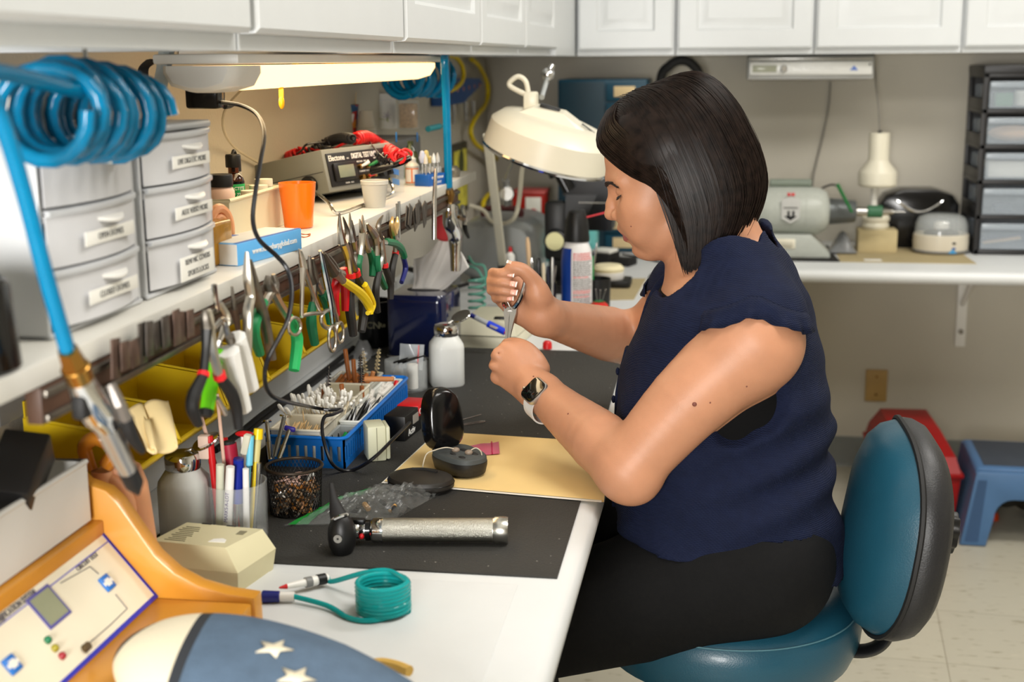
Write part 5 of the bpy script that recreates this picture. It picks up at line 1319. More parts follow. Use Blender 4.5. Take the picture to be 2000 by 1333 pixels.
part('valve_pin', MB().cyl(L2(894, 424), L2(903, 428), .004), BRASS, t)
part('lever', MB().tube([L2(903, 404), L2(907, 422), L2(907, 440)], .0055, 8, sm=4), STEEL, t)
part('lever_grip', MB().tube([L2(907, 436), L2(909, 450), L2(915, 464)], [.0055, .005, .003], 8, sm=4), BLACKR, t)
solo('red_disc', MB().cyl((0, 0, 0), (0, .012, 0), .027, seg=32, bev=.003), REDP, 'red disc half hidden behind the far chrome blow gun', 'disc', loc=P(868, 446, x=.245))
solo('grey_steel_rod', MB().tube([P(851, 330, x=.292)-P(848, 468, x=.292), P(848, 400, x=.292)-P(848, 468, x=.292), (0, 0, 0)], [.003, .0045, .0045], 10), STEEL, 'long steel rod tool standing on the magnetic strip before the blow gun', 'tool', loc=P(848, 468, x=.292))

# tube lamp under the cabinets
ta, tb = P(445, 112, x=.20), P(815, 108, x=.20)
t = thing('tube_lamp', 'glowing tube lamp fixed under the left wall cabinets', 'lamp', (.195, ta.y, ZL-.012))
Ln = tb.y-ta.y
emit = mat('lamp_glow', (255, 214, 150), .4, var=0, emit=2.6)
part('diffuser', MB().loft([[(x_*s_, yy, z_*s_-.002) for x_, z_ in ((-.045, -.001), (-.045, -.010), (-.036, -.024), (-.012, -.031), (.012, -.031), (.036, -.024), (.045, -.010), (.045, -.001))] for yy, s_ in ((.0, .86), (.006, .97), (.02, 1), (Ln-.03, 1), (Ln-.008, .92), (Ln, .70))]), emit, t)
part('housing', MB().box2((-.052, -.09, -.001), (.052, Ln+.01, .0105), .003), WHITEP, t)
part('end_cap', MB().loft([[(x_*s_, yy, z_*s_-.002) for x_, z_ in ((-.046, -.001), (-.046, -.010), (-.037, -.025), (-.012, -.032), (.012, -.032), (.037, -.025), (.046, -.010), (.046, -.001))] for yy, s_ in ((-.088, .8), (-.08, .95), (-.06, 1), (-.001, 1))]), WHITEP, t)
part('pull_tab', MB().box2((.012, .16, -.047), (.018, .163, -.032)).ell((.015, .1615, -.052), (.004, .004, .009)), mat('orange_yellow_tab', (240, 170, 20), .4), t)
part('lamp_wire', MB().tube([(-.04, .22, -.02), (-.12, .30, -.07), (-.178, .48, -.13), (-.186, .70, -.19), (-.188, .80, -.23)], .0022, 6, sm=6), mat('pale_wire', (196, 186, 164), .5), t)
ll = area('tube_lamp_light', (.195, ta.y+Ln/2, ZL-.05), (.32, ta.y+Ln/2, .6), .06, Ln*.95, 1.5, (1, .80, .52))
ll.rotation_euler = (0, R(-12), 0)

# plug-in power supply with its cord
pp = P(400, 172, x=.16)
t = thing('power_adapter', 'black power adapter plugged in below the lamp\'s near end', 'adapter', pp)
part('adapter_body', MB().box((0, 0, 0), (.042, .030, .050), .004), BLACKG, t)
part('socket_side', MB().box((-.001, .0195, -.002), (.036, .010, .044), .002), mat('grey_brown_socket', (92, 82, 70), .6), t)
part('strain_relief', MB().tube([(.018, .016, -.022), (.02, .030, -.022), (.02, .045, -.021)], [.0045, .004, .0025], 8), BLACKR, t)
cpx = [(430, 200, .18), (470, 206, .20), (503, 225, .23), (516, 262, .26), (508, 320, .28), (499, 375, .29), (494, 430, .295), (506, 468, .30), (540, 500, .308), (562, 528, .318), (570, 570, .326), (563, 622, .328), (545, 660, .328), (524, 700, .328), (517, 735, .32), (524, 765, .30), (548, 782, .28)]
cpts = [P(a, c, x=x_) for a, c, x_ in cpx]
cpts += [P(600, 794, z=.85), P(640, 801, z=.838), P(668, 801, z=.832), P(650, 810, y=1.80), P(634, 815, y=1.785), P(629, 838, y=1.780), P(635, 872, y=1.775), P(648, 905, y=1.765), P(668, 919, z=CT+.006), P(694, 917, z=CT+.006), P(730, 895, z=CT+.03), P(770, 856, z=CT+.045), P(800, 826, z=CT+.05)]
solo('power_cable', MB().tube([p-cpts[0] for p in cpts], .0026, 8, sm=6), mat('black_cord', (18, 18, 22), .35), 'thin black cord drooping from the power adapter past the pliers to the worktop', 'cord', loc=cpts[0])

# clutter under the cabinet beside the near hose
g = P(312, 160, x=.14)
t = thing('hose_clip', 'pale grey clip holding tubing under the cabinet beside the near hose', 'clip', g)
part('clip_arm', MB().tube([(0, .03, .045), (0, .012, .012), (0, -.012, -.022)], [.010, .009, .008], 8), mat('pale_blue_grey', (196, 206, 208), .4), t)
part('clip_foot', MB().box((0, -.02, -.028), (.012, .04, .014), .003), WHITEP, t)
solo('black_strap', MB().tube([P(295, 120, x=.10), P(280, 135, x=.10), P(283, 165, x=.10), P(282, 200, x=.10)], [.008, .007, .006, .002], 8, sm=5, flat=.4), BLACKR, 'black strap hanging under the cabinet behind the near hose', 'strap')

# amber bottle, jars, beige box ------------------------------------------------------
bx0, bx1 = P(447, 392, x=.165), P(556, 364, x=.165)
ybx0, ybx1 = bx0.y, bx1.y
t = thing('storage_tray', 'cream open tray holding small jars behind the orange cup', 'tray', (.115, (ybx0+ybx1)/2, SHT+.0005))
w_, d_, h_ = ybx1-ybx0, .10, (bx0.z+bx1.z)/2-SHT
b = MB(); b.box2((-d_/2, -w_/2, 0), (d_/2, w_/2, .003)); 
for (a, c) in (((-d_/2, -w_/2), (-d_/2+.003, w_/2)), ((d_/2-.003, -w_/2), (d_/2, w_/2)), ((-d_/2+.003, -w_/2), (d_/2-.003, -w_/2+.003)), ((-d_/2+.003, w_/2-.003), (d_/2-.003, w_/2))): b.box2((*a, .003), (*c, h_))
part('tray', b, CREAMP, t)
part('tray_rim', MB().tube([(-d_/2, -w_/2, h_), (d_/2, -w_/2, h_), (d_/2, w_/2, h_), (-d_/2, w_/2, h_)], .0028, 6, closed=True), CREAMP, t)
part('stand', MB().box2((-d_/2+.006, -w_/2+.006, 0.0031), (d_/2-.006, w_/2-.006, 1.1518-SHT-.0005)), mat('dark_inner', (96, 90, 76), .8), t)
zi = 1.152; AMB = glass('amber_glass', (120, 56, 12)); 
t = thing('amber_bottle', 'amber bottle with black cap and green label behind the drawer units', 'bottle', (.115, 1.787, zi))
part('glass_body', MB().lathe([(0, 0), (.0135, 0), (.0145, .002), (.0145, .030), (.012, .037), (.0075, .042), (.0075, .050), (0, .050)], 28), AMB, t)
part('cap', MB().lathe([(0, .050), (.0105, .050), (.0108, .052), (.0108, .066), (.0098, .068), (0, .068)], 28), BLACKP, t)
lb = part('label', MB().lathe([(.01465, .004), (.01475, .0042), (.01475, .027), (.01465, .0272)], 28), mat('bright_green_label', (24, 150, 78), .5), t, 'green label with white lettering')
for tx, z_, s_ in (('LOCTITE', .021, .0062), ('SF 770', .0125, .0058)):
    me = text_mesh(tx, s_, .0002, bold=.0001)
    for v in me.vertices: a = v.co.x/.0149; r_ = .0149+v.co.z; v.co = Vector((r_*math.sin(a+.62), -r_*math.cos(a+.62), z_+v.co.y))
    me.materials.clear(); me.materials.append(WINK); o = bpy.data.objects.new('lettering', me); COL.objects.link(o); o.parent = lb
t = thing('powder_jar', 'clear jar of pale pink powder with black lid behind the drawer unit', 'jar', (.140, 1.672, zi))
part('jar', MB().lathe([(0, 0), (.017, 0), (.018, .002), (.018, .028), (.014, .034), (0, .034)], 28), mat('pale_pink_powder', (224, 190, 172), .5), t)
part('lid', MB().lathe([(0, .034), (.0165, .034), (.0165, .048), (.0155, .050), (0, .050)], 28), BLACKP, t)
t = thing('loop_top_bottle', 'small bottle with black loop cap right of the amber bottle', 'bottle', (.098, 1.836, zi))
part('bottle', MB().lathe([(0, 0), (.010, 0), (.010, .040), (0, .040)], 20), CLEARP, t); part('cap', MB().cyl((0, 0, .040), (0, 0, .053), .0095), BLACKP, t)
part('loop', MB().tube([(0, -.008, .053), (0, -.007, .064), (0, 0, .070), (0, .007, .064), (0, .008, .053)], .0022, 8, sm=5), BLACKP, t)
for i, (dx, dy, r_, hh, lab) in enumerate(((.145, 1.764, .011, .020, 'small white jar nearest the amber bottle in the cream tray'), (.146, 1.799, .012, .024, 'small white jar in the middle of the cream tray'), (.142, 1.832, .012, .030, 'tall white jar at the cream tray\'s far end'))):
    t = thing('white_jar', lab, 'jar', (dx, dy, zi), 0, 'white jars in the cream tray')
    part('jar', MB().lathe([(0, 0), (r_, 0), (r_, hh*.66), (0, hh*.66)], 24), WHITEP, t); part('lid', MB().lathe([(0, hh*.66), (r_*1.08, hh*.66), (r_*1.08, hh), (0, hh)], 24), IVORY, t)
# amber gel block and ear models
gb_ = sh(460, 478)
t = thing('resin_block', 'amber translucent gel block between two pink ear models', 'block', (.196, 1.475, SHT))
part('block', MB().box2((-.022, -.030, 0), (.022, .030, .050), .004, seg=3), mat('amber_resin', (226, 160, 36), .15, trans=.55, ior=1.4, var=.25, vscale=40), t)
EARP = mat('pink_silicone', (232, 162, 112), .4, sss=.2, var=.05)
def ear(name, loc, rz, label, s_=1.0):
    b = MB(); b.ell((0, 0, .030*s_), (.010*s_, .019*s_, .030*s_)); rim = [(0.008*s_, .017*s_*math.cos(a), (.033+.026*math.sin(a))*s_) for a in np.linspace(-1.2, 3.9, 22)]
    t_ = thing(name, label, 'ear model', loc, rz)
    part('ear_body', b, EARP, t_); part('ear_rim', MB().tube(rim, .0062*s_, 8), EARP, t_); part('ear_fold', MB().tube([(.009*s_, .010*s_*math.cos(a), (.034+.015*math.sin(a))*s_) for a in np.linspace(-.6, 3.2, 14)], .0042*s_, 8), EARP, t_)
ear('ear_model', (.185, 1.532, SHT), R(-25), 'pink silicone ear model right of the amber block')
ear('ear_model', (.190, 1.427, SHT), R(-50), 'pink silicone ear model between amber block and drawer unit', .9)
# blue and white box
A_, B_, C_ = sh(466, 521), sh(590, 487), sh(431, 517)
dirv = (B_-A_); dirv.z = 0; Lb = dirv.length; rz = math.atan2(dirv.y, dirv.x)
t = thing('blue_carton', 'light blue and white carton printed with a web address, at the shelf edge', 'box', (A_.x, A_.y, SHT+.0003), rz)
part('carton', MB().box2((0, 0, 0), (Lb, .050, .026), .0008), mat('light_blue_card', (92, 168, 222), .45, var=.03), t)
part('white_end', MB().box2((-.0006, .001, .001), (-.0001, .049, .025)), PAPER, t); part('top_panel', MB().box2((.004, .006, .0261), (Lb-.004, .049, .0265)), mat('printed_white_top', (214, 214, 206), .5, var=.1), t)
part('top_stripe', MB().box2((.001, .001, .0261), (Lb-.001, .006, .0266)).box2((.004, .04, .0262), (Lb*.45, .0495, .0268)), mat('blue_stripe', (40, 96, 168), .5), t)
part('barcode', MB().box2((-.0010, .030, .002), (-.0006, .0312, .024)).box2((-.0010, .033, .002), (-.0006, .036, .024)).box2((-.0010, .038, .002), (-.0006, .039, .024)).box2((-.0010, .041, .002), (-.0006, .0425, .024)), INK, t)
lettering(t, 'www.nanosharpglobal.com', .0098, face_frame((Lb*.56, -.0005, .013), (1, 0, 0), (0, 0, 1)), WINK, bold=.0001)
# roll, orange cup, band, cups
r0 = sh(560, 432); solo('grey_roll', MB().cyl((0, -.018, .0105), (0, .030, .0105), .0105, bev=.001), mat('grey_foam', (106, 104, 98), .8, bump=.3), 'short grey foam roll lying behind the orange cup', 'roll', loc=(r0.x-.01, r0.y+.01, SHT), rot=(0, 0, R(50)))
oc = sh(597, 446); OR = mat('orange_ceramic', (246, 120, 14), .22, coat=.4, var=.02)
solo('orange_cup', MB().lathe([(0, 0), (.0185, 0), (.0205, .002), (.0215, .016), (.0262, .060), (.0265, .0645), (.0245, .0645), (.0225, .050), (.018, .006), (0, .005)], 40), OR, 'small orange cup standing at the shelf edge', 'cup', loc=(oc.x-.012, oc.y+.006, SHT))
rb = sh(596, 462); solo('rubber_band', MB().tube([(.010*math.cos(a), .017*math.sin(a), .0012+.001*math.sin(3*a)) for a in np.linspace(0, 2*PI, 28, endpoint=False)], .0009, 6, closed=True), mat('copper_band', (170, 84, 30), .4), 'copper-coloured ring lying beside the orange cup', 'ring', loc=(rb.x-.004, rb.y, SHT))
wc_ = sh(742, 405); b = MB()
CUPM = mat('milky_cup_plastic', (232, 228, 216), .3, trans=.35, ior=1.2, var=.01)
t = thing('medicine_cups', 'nested stack of milky white medicine cups at the shelf edge', 'cups', (wc_.x-.008, wc_.y, SHT))
part('outer_cup', MB().lathe([(0, 0), (.0155, 0), (.0165, .002), (.0215, .036), (.0222, .037), (.0205, .037), (.0155, .004), (0, .003)], 36), CUPM, t)
part('rim_stack', MB().lathe([(.0213, .0372), (.0228, .0378), (.0220, .0396), (.0230, .0402), (.0222, .0420), (.0232, .0426), (.0224, .0440), (.0205, .0440), (.0195, .0372)], 36), CUPM, t)
# digital test unit -------------------------------------------------------------------
fl = P(632, 299, y=2.15); al = R(72); tl_ = R(12)
rv = Vector((math.cos(al), math.sin(al), 0)); nh = Vector((math.sin(al), -math.cos(al), 0)); nf = (nh*math.cos(tl_)+Vector((0, 0, math.sin(tl_)))).normalized(); uv = nf.cross(rv); uv = uv if uv.z > 0 else -uv
Mt = Matrix((rv, uv, nf)).transposed().to_4x4()                        # local x right, y up, z out of the front
tw, thh, td = .205, .060, .156; KX = 1.5
t = thing('digital_test_unit', 'grey bench test unit with black front panel and wire bail, on the shelf', 'test unit', fl)
GB = mat('grey_instrument_case', (128, 130, 124), .5, var=.03, bump=.1, bscale=400)
part('case', MB().box2((-.006, -thh-.006, -td), (tw+.006, .006, 0), .003, Mt), GB, t)
part('case_seam', MB().box2((-.0066, -thh*.52, -td), (-.0059, -thh*.50, -.004), 0, Mt), mat('dark_grey_seam', (60, 60, 58), .7), t)  # thin dark grey strip along the case joint
pn = part('front_panel', MB().box2((.002, -thh+.002, .0002), (tw-.002, -.002, .0022), .0008, Mt), mat('black_front_panel', (24, 24, 26), .45), t)
def on_panel(x, y, z=.0024): return Mt @ Matrix.Translation((x, y, z))
lettering(pn, 'Electone', .0135, on_panel(.006, -.011), WINK, align='LEFT', bold=.0002)
lettering(pn, 'INC.', .0035, on_panel(.0600, -.0135), WINK, align='LEFT')
lettering(pn, 'DIGITAL TEST UNIT', .0125, on_panel(.074, -.011), WINK, align='LEFT', sx=.72, bold=.0003)
for tx, x, y in (('VOLTAGE  ZINC AIR', .058, -.0215), ('OFF', .094, -.0185), ('CURRENT  DRAIN', .060, -.0385), ('BATT', .094, -.0385), ('DRAIN   AUX', .028, -.0545)): lettering(pn, tx, .0042, on_panel(x*KX, y), WINK, align='LEFT')
ds = part('display_bezel', MB().box2((.012, -.050, .0024), (.078, -.0195, .0075), .002, Mt), BLACKP, t)
part('display_glass', MB().box2((.022, -.045, .0076), (.068, -.0245, .0080), .0004, Mt), mat('grey_green_lcd', (126, 134, 116), .25), ds)
def knob(x, y, m_, ln, nm):
    x *= KX
    k_ = part(nm, MB().cyl(Mt @ Vector((x, y, .0024)), Mt @ Vector((x, y, .008)), .0042, seg=16), BRASS, t)
    part('switch_toggle', MB().tube([Mt @ Vector((x, y, .008)), Mt @ Vector((x+.004, y+.002, .010+ln*.5)), Mt @ Vector((x+.010, y+.005, .010+ln))], [.0018, .0028, .0030], 8), m_, k_)
knob(.061, -.030, WHITEP, .008, 'toggle_switch'); knob(.076, -.031, mat('green_toggle', (10, 120, 60), .4), .010, 'toggle_switch'); knob(.073, -.049, REDP, .009, 'toggle_switch')
for x, y in ((.090, -.049), (.128, -.047)): part('terminal', MB().cyl(Mt @ Vector((x, y, .0024)), Mt @ Vector((x, y, .010)), .0045, seg=16), BRASS, t)
for x, y in ((.148, -.030), (.170, -.028), (.155, -.047), (.180, -.045)): part('black_socket', MB().cyl(Mt @ Vector((x, y, .0024)), Mt @ Vector((x, y, .012)), .0065, .006, 16), BLACKP, t)
part('bail_hub', MB().cyl(Mt @ Vector((-.0062, -thh*.80, -.035)), Mt @ Vector((-.016, -thh*.80, -.035)), .016, seg=24, bev=.002), BLACKP, t)
hubs = [Mt @ Vector((-.014, -thh*.80, -.035)), Mt @ Vector((tw+.014, -thh*.80, -.035))]
f1, f2 = sh(652, 424)-fl, sh(770, 384)-fl
f1.z = f2.z = SHT+.0035-fl.z
part('wire_bail', MB().tube([hubs[0], hubs[0]*.2+f1*.8+Vector((0, 0, .01)), f1+(f2-f1)*.06, f1*.5+f2*.5, f2-(f2-f1)*.06, hubs[1]*.2+f2*.8+Vector((0, 0, .01)), hubs[1]], .0028, 8, sm=5), CHROME, t)
for sx in (.01, tw-.01): part('rear_foot', MB().cyl(Mt @ Vector((sx, -thh-.006, -td+.02)), Mt @ Vector((sx, -thh-.020, -td+.02)), .008), BLACKR, t)
# coiled test leads
def helix_along(path, rc, pitch, sm=8, taper=True):
    pp_ = smooth_path(path, sm); L = [0]
    for a, b_ in zip(pp_, pp_[1:]): L.append(L[-1]+(b_-a).length)
    n = int(L[-1]/pitch*10); out = []
    for i in range(n+1):
        s_ = L[-1]*i/n; k = max(1, int(np.searchsorted(L, s_))); k = min(k, len(pp_)-1); f_ = (s_-L[k-1])/max(1e-9, L[k]-L[k-1]); p = pp_[k-1].lerp(pp_[k], f_)
        tg = (pp_[min(k+1, len(pp_)-1)]-pp_[max(k-2, 0)]).normalized(); u = tg.cross(Vector((0, 0, 1))).normalized(); v = tg.cross(u); a = 2*PI*s_/pitch
        e = min(1, min(i, n-i)/14) if taper else 1
        out.append(p+(u*math.cos(a)+v*math.sin(a))*rc*e)
    return out
def onT(px, py, up=.012, dd=0):
    """point above the test unit's lid seen at a pixel"""
    o = fl+(Mt @ Vector((0, .006+up, 0))); n_ = (Mt.to_3x3() @ Vector((0, 1, 0))); v = FW+RT*((px-1000)/F_PX)-UP*((py-666.5)/F_PX); tt = (o-CAM).dot(n_)/v.dot(n_); return CAM+v*tt
RC, BC = mat('red_lead', (206, 26, 28), .35), mat('black_lead', (24, 24, 26), .4)
pa = [onT(512, 326), onT(545, 315), onT(575, 302), onT(602, 290, .018)]
t = thing('red_test_lead', 'red coiled test lead draped over the grey test unit', 'cable', pa[0])
part('coil', MB().tube([p-pa[0] for p in helix_along(pa, .0085, .0088)], .0023, 6), RC, t)
pb2 = [onT(684, 276, .012), onT(712, 268, .018), onT(742, 282, .016), P(772, 302, y=2.15), P(790, 309, y=2.15)]
part('coil', MB().tube([p-pa[0] for p in helix_along(pb2, .0098, .0096)], .0025, 6), RC, t)
part('link', MB().tube([p-pa[0] for p in (pa[-1], onT(640, 296, .004), onT(665, 284, .008), pb2[0])], .0024, 6, sm=5), RC, t)
e_ = [pb2[-1], P(802, 304, y=2.15), P(802, 297, y=2.15), P(790, 292, y=2.15), P(775, 300, y=2.15), P(750, 300, y=2.14)]
part('tail', MB().tube([p-pa[0] for p in e_], .0026, 6, sm=5), RC, t)
pc2 = [onT(572, 312, .006), onT(605, 298, .010), onT(640, 278, .022), onT(670, 270, .020), onT(690, 272, .012)]
t = thing('black_test_lead', 'black coiled test lead and probes lying over the grey test unit', 'cable', pc2[0])
part('coil', MB().tube([p-pc2[0] for p in helix_along(pc2, .0078, .0074)], .0024, 6), BC, t)
pd_ = [P(732, 300, y=2.13), P(752, 312, y=2.13), P(766, 322, y=2.13)]
part('coil', MB().tube([p-pc2[0] for p in helix_along(pd_, .0070, .0068)], .0022, 6), BC, t)
part('loose_wire', MB().tube([p-pc2[0] for p in (pc2[-1], onT(715, 272, .02), P(740, 300, y=2.13), P(766, 322, y=2.13))], .0016, 6, sm=6).tube([p-pc2[0] for p in (pc2[2], onT(600, 282, .02), onT(580, 300, .012), onT(500, 335, .006), onT(486, 340, .004))], .0020, 6, sm=6), BC, t)
for a, b_ in (((724, 336), (772, 322)), ((770, 322), (802, 308))): part('probe', MB().tube([P(*a, y=2.12)-pc2[0], (P(*a, y=2.12)+P(*b_, y=2.12))/2-pc2[0], P(*b_, y=2.12)-pc2[0]], [.0058, .0066, .0048], 10), BLACKG, t)
# tumbler, dropper, burs, tin
tg = sh(788, 377)
t = thing('glass_tumbler', 'clear tumbler with yellow and blue print behind the medicine cups', 'glass', (tg.x-.02, tg.y+.008, SHT))
part('tumbler', MB().lathe([(0, 0), (.0185, 0), (.0195, .002), (.0225, .062), (.0208, .062), (.018, .010), (0, .008)], 36), GLASS, t)
for z_, col, a0 in ((.038, (214, 206, 30), -2.3), (.022, (220, 214, 40), -2.2), (.036, (84, 134, 200), -1.45), (.018, (96, 140, 196), -1.4)):
    part('printed_mark', MB().grid(lambda u, v: ((.0197+.003*z_/.062+.0006)*math.cos(a0+.6*u)*1.02, (.0197+.003*z_/.062+.0006)*math.sin(a0+.6*u)*1.02, z_+.010*v-.004*u), 6, 2), mat('print_%d' % int(z_*1000), col, .5), t)
dp = sh(818, 362)
t = thing('dropper_bottle', 'white dropper bottle with orange-edged label on the shelf', 'bottle', (dp.x-.015, dp.y+.012, SHT))
part('bottle', MB().lathe([(0, 0), (.0125, 0), (.0135, .002), (.0135, .036), (.0075, .043), (.0075, .050), (.004, .052), (.0028, .062), (0, .062)], 28), mat('milky_bottle', (226, 226, 218), .3, trans=.2), t)
lb = part('label', MB().grid(lambda u, v: (.0138*math.cos(-2.5+2.2*u), .0138*math.sin(-2.5+2.2*u), .004+.028*v), 14, 1), mat('orange_label', (232, 120, 44), .5), t)
part('label_text_panel', MB().grid(lambda u, v: (.0140*math.cos(-2.4+.9*u), .0140*math.sin(-2.4+.9*u), .006+.024*v), 8, 1).grid(lambda u, v: (.0140*math.cos(-1.3+.9*u), .0140*math.sin(-1.3+.9*u), .006+.024*v), 8, 1), PAPER, lb)
bq = sh(862, 362)
t = thing('bur_block', 'dark blue block of rotary grinding burs at the shelf edge', 'bur block', (bq.x-.022, bq.y+.004, SHT), R(72))
part('block', MB().box2((-.032, -.016, 0), (.032, .016, .022), .001), mat('deep_blue_block', (22, 84, 158), .4), t)
lettering(t, 'EXPERT TECH-USE', .0062, face_frame((0, -.0164, .015), (1, 0, 0), (0, 0, 1)), WINK, sx=.85); lettering(t, '800-CUT-IT', .0062, face_frame((0, -.0164, .006), (1, 0, 0), (0, 0, 1)), WINK, sx=.85)
bx_ = Vector((bq.x-.022, bq.y+.004, SHT+.022)); rb_ = Matrix.Rotation(R(72), 3, 'Z')
kinds = [('cone', (206, 200, 190)), ('ball', (190, 200, 224)), ('rod', (170, 150, 90)), ('ball', (200, 184, 120)), ('cone', (210, 214, 216)), ('rod', (190, 190, 188)), ('cone', (180, 180, 176)), ('rod', (206, 206, 204))]
for i in range(8):
    p = bx_+rb_ @ Vector((-.026+.0075*i, .006 if i % 2 else -.006, .0002)); kd, cl = kinds[i]
    tt = thing('grinding_bur', ['pointed pale bur at the bur block\'s near end', 'large rounded bluish bur in the bur block', 'slim brass bur in the bur block', 'round golden bur in the bur block', 'tall pale cone bur in the bur block\'s middle', 'plain steel bur in the bur block', 'grey cone bur near the bur block\'s far end', 'steel bur at the bur block\'s far end'][i], 'bur', p, 0, 'burs standing in the blue block')
    part('shank', MB().cyl((0, 0, 0), (0, 0, .020), .0016, seg=10), STEEL, tt)
    hd = {'cone': [(0, .020), (.0042, .020), (.0038, .028), (.0008, .038), (0, .038)], 'ball': [(0, .020), (.004, .021), (.0068, .030), (.004, .042), (0, .044)], 'rod': [(0, .020), (.003, .020), (.003, .031), (0, .033)]}[kd]
    part('grinding_head', MB().lathe(hd, 14), mat('bur_%d' % i, cl, .5, var=.1), tt)
tn = sh(905, 344)
solo('metal_tin', MB().lathe([(0, 0), (.018, 0), (.0185, .001), (.0185, .008), (.0195, .0085), (.0195, .014), (.0185, .0145), (.0175, .018), (.014, .018), (.014, .022), (0, .022)], 32), mat('aluminium_tin', (166, 160, 150), .28, .9), 'small round metal tin at the shelf\'s far end', 'tin', loc=(tn.x-.022, tn.y-.02, SHT))
solo('clear_box', MB().box((0, 0, .012), (.03, .03, .024), .002), mat('cloudy_plastic', (220, 222, 224), .2, trans=.4), 'small cloudy plastic box between bur block and tin', 'box', loc=(.215, 2.62, SHT))
solo('green_bottle', MB().lathe([(0, 0), (.014, 0), (.015, .004), (.015, .045), (.011, .06), (.006, .066), (.006, .075), (0, .075)], 24), glass('pale_green_glass', (190, 204, 130)), 'pale green glass bottle behind the dropper bottle', 'bottle', loc=(.17, 2.62, SHT))

# grey box with cups behind ------------------------------------------------------------
gx0, gx1, gy0, gy1, gz = .03, .15, 2.33, 2.80, .078
t = thing('grey_metal_box', 'dark grey metal box on the shelf behind the test unit', 'box', ((gx0+gx1)/2, (gy0+gy1)/2, SHT))
part('box', MB().box2((gx0-(gx0+gx1)/2, gy0-(gy0+gy1)/2, 0), (gx1-(gx0+gx1)/2, gy1-(gy0+gy1)/2, gz), .006), mat('dark_grey_metal', (92, 92, 90), .5, .2), t)
for px, py in ((774, 268), (815, 268)): part('blue_tie', MB().box(P(px, py, x=gx1+.001)-t.location, (.002, .006, .020), .0008), BLUEP, t)
ZG = SHT+gz+.0003
def gt(px, py): return P(px, py, z=ZG)
def cup(name, loc, r0, r1, h_, label, m_):
    t_ = thing(name, label, 'cup', loc); part('cup', MB().lathe([(0, 0), (r0, 0), (r0+.001, .002), (r1, h_), (r1+.0012, h_+.001), (r1-.001, h_+.001), (r0-.001, .004), (0, .003)], 36), m_, t_); return t_
WP = mat('waxed_white_paper', (226, 226, 222), .45)
fc = gt(752, 251); r1_ = .030; h_ = .080
t = cup('paper_cup', (fc.x, fc.y, ZG), .031, .026, h_, 'upturned white paper cup printed with a purple flower', WP)
VIO, GRN_ = mat('violet_print', (110, 78, 150), .5), mat('olive_print', (150, 166, 70), .5)
def cupwrap(pts, cx, z_, r_=.0302): return [Vector((r_*math.sin(cx+x/r_), -r_*math.cos(cx+x/r_), z_+y)) for x, y in pts]
for k in range(6):
    a = 2*PI*k/6+.3; part('petal', MB().tube(cupwrap([(0, 0), (.006*math.cos(a), .006*math.sin(a)), (.011*math.cos(a), .011*math.sin(a))], .45, .030, .0302), [.0008, .0018, .0004], 6, flat=.3), VIO, t)
part('stem_print', MB().tube(cupwrap([(-.03, .006), (-.015, .001), (0, -.002)], .45, .022, .0306), .0006, 6, sm=4).tube(cupwrap([(0, -.001), (.001, -.012)], .45, .028, .0306), [.0014, .001], 6), GRN_, t)
for z_ in (.012, .066): part('blue_line', MB().lathe([(.0309-.005*z_/.08, z_), (.0313-.005*z_/.08, z_+.0005), (.0309-.005*z_/.08, z_+.001)], 32), mat('pale_blue_print', (150, 176, 214), .5), t)
cc = gt(672, 262)
BLM = mat('multicolour_print', (70, 140, 140), .5)
Nn, Ll, bb_ = nodes_of(BLM); tcq = Nn.new('ShaderNodeTexCoord'); vq = Nn.new('ShaderNodeTexVoronoi'); vq.inputs['Scale'].default_value = 70; rq = Nn.new('ShaderNodeValToRGB'); rq.color_ramp.interpolation = 'CONSTANT'
for i, (pos, c_) in enumerate(((0, (54, 150, 150)), (.3, (180, 50, 44)), (.5, (210, 140, 60)), (.66, (40, 80, 130)), (.84, (196, 190, 160)))):
    e_ = rq.color_ramp.elements[i] if i < 2 else rq.color_ramp.elements.new(pos); e_.position = pos; e_.color = lin(c_)
Ll.new(tcq.outputs['Object'], vq.inputs['Vector']); Ll.new(vq.outputs['Color'], rq.inputs['Fac']); Ll.new(rq.outputs['Color'], bb_.inputs['Base Color'])
t = cup('paper_cup', (cc.x, cc.y, ZG), .026, .034, .062, 'colourful printed paper cup filled with glue tubes', BLM)
def tube_item(name, label, cat, loc, L, r, m_body, m_cap, lean=(0, 0), group=None):
    t_ = thing(name, label, cat, loc); t_.rotation_euler = (lean[0], lean[1], 0)
    part('tube', MB().lathe([(0, 0), (r, 0), (r, L*.72), (r*.6, L*.8), (0, L*.8)], 20), m_body, t_); part('cap', MB().lathe([(0, L*.8), (r*.62, L*.8), (r*.5, L), (0, L)], 16), m_cap, t_); return t_
cb_ = Vector((cc.x, cc.y, ZG+.004))
tube_item('glue_tube', 'clear tube with white cap standing in the colourful cup', 'tube', cb_+Vector((.004, -.006, 0)), .088, .0135, mat('pale_tube', (200, 206, 212), .3, trans=.2), WHITEP)
tube_item('blue_capped_tube', 'dark blue capped tube leaning in the colourful cup', 'tube', cb_+Vector((.016, -.010, 0)), .056, .007, mat('white_blue_tube', (214, 218, 226), .4), DBLUE, (R(6), R(8)))
tube_item('blue_capped_tube', 'small tube with round blue cap at the front of the cup', 'tube', cb_+Vector((.022, .012, 0)), .042, .0065, WHITEP, mat('bright_blue_cap', (28, 40, 150), .35), (0, R(6)))
solo('toothpick', MB().cyl((0, 0, 0), (.010, .004, .085), .0011, .0006, 6), mat('pale_toothpick', (222, 188, 130), .6), 'pale toothpick standing in the colourful cup', 'toothpick', loc=cb_+Vector((.018, .004, 0)))
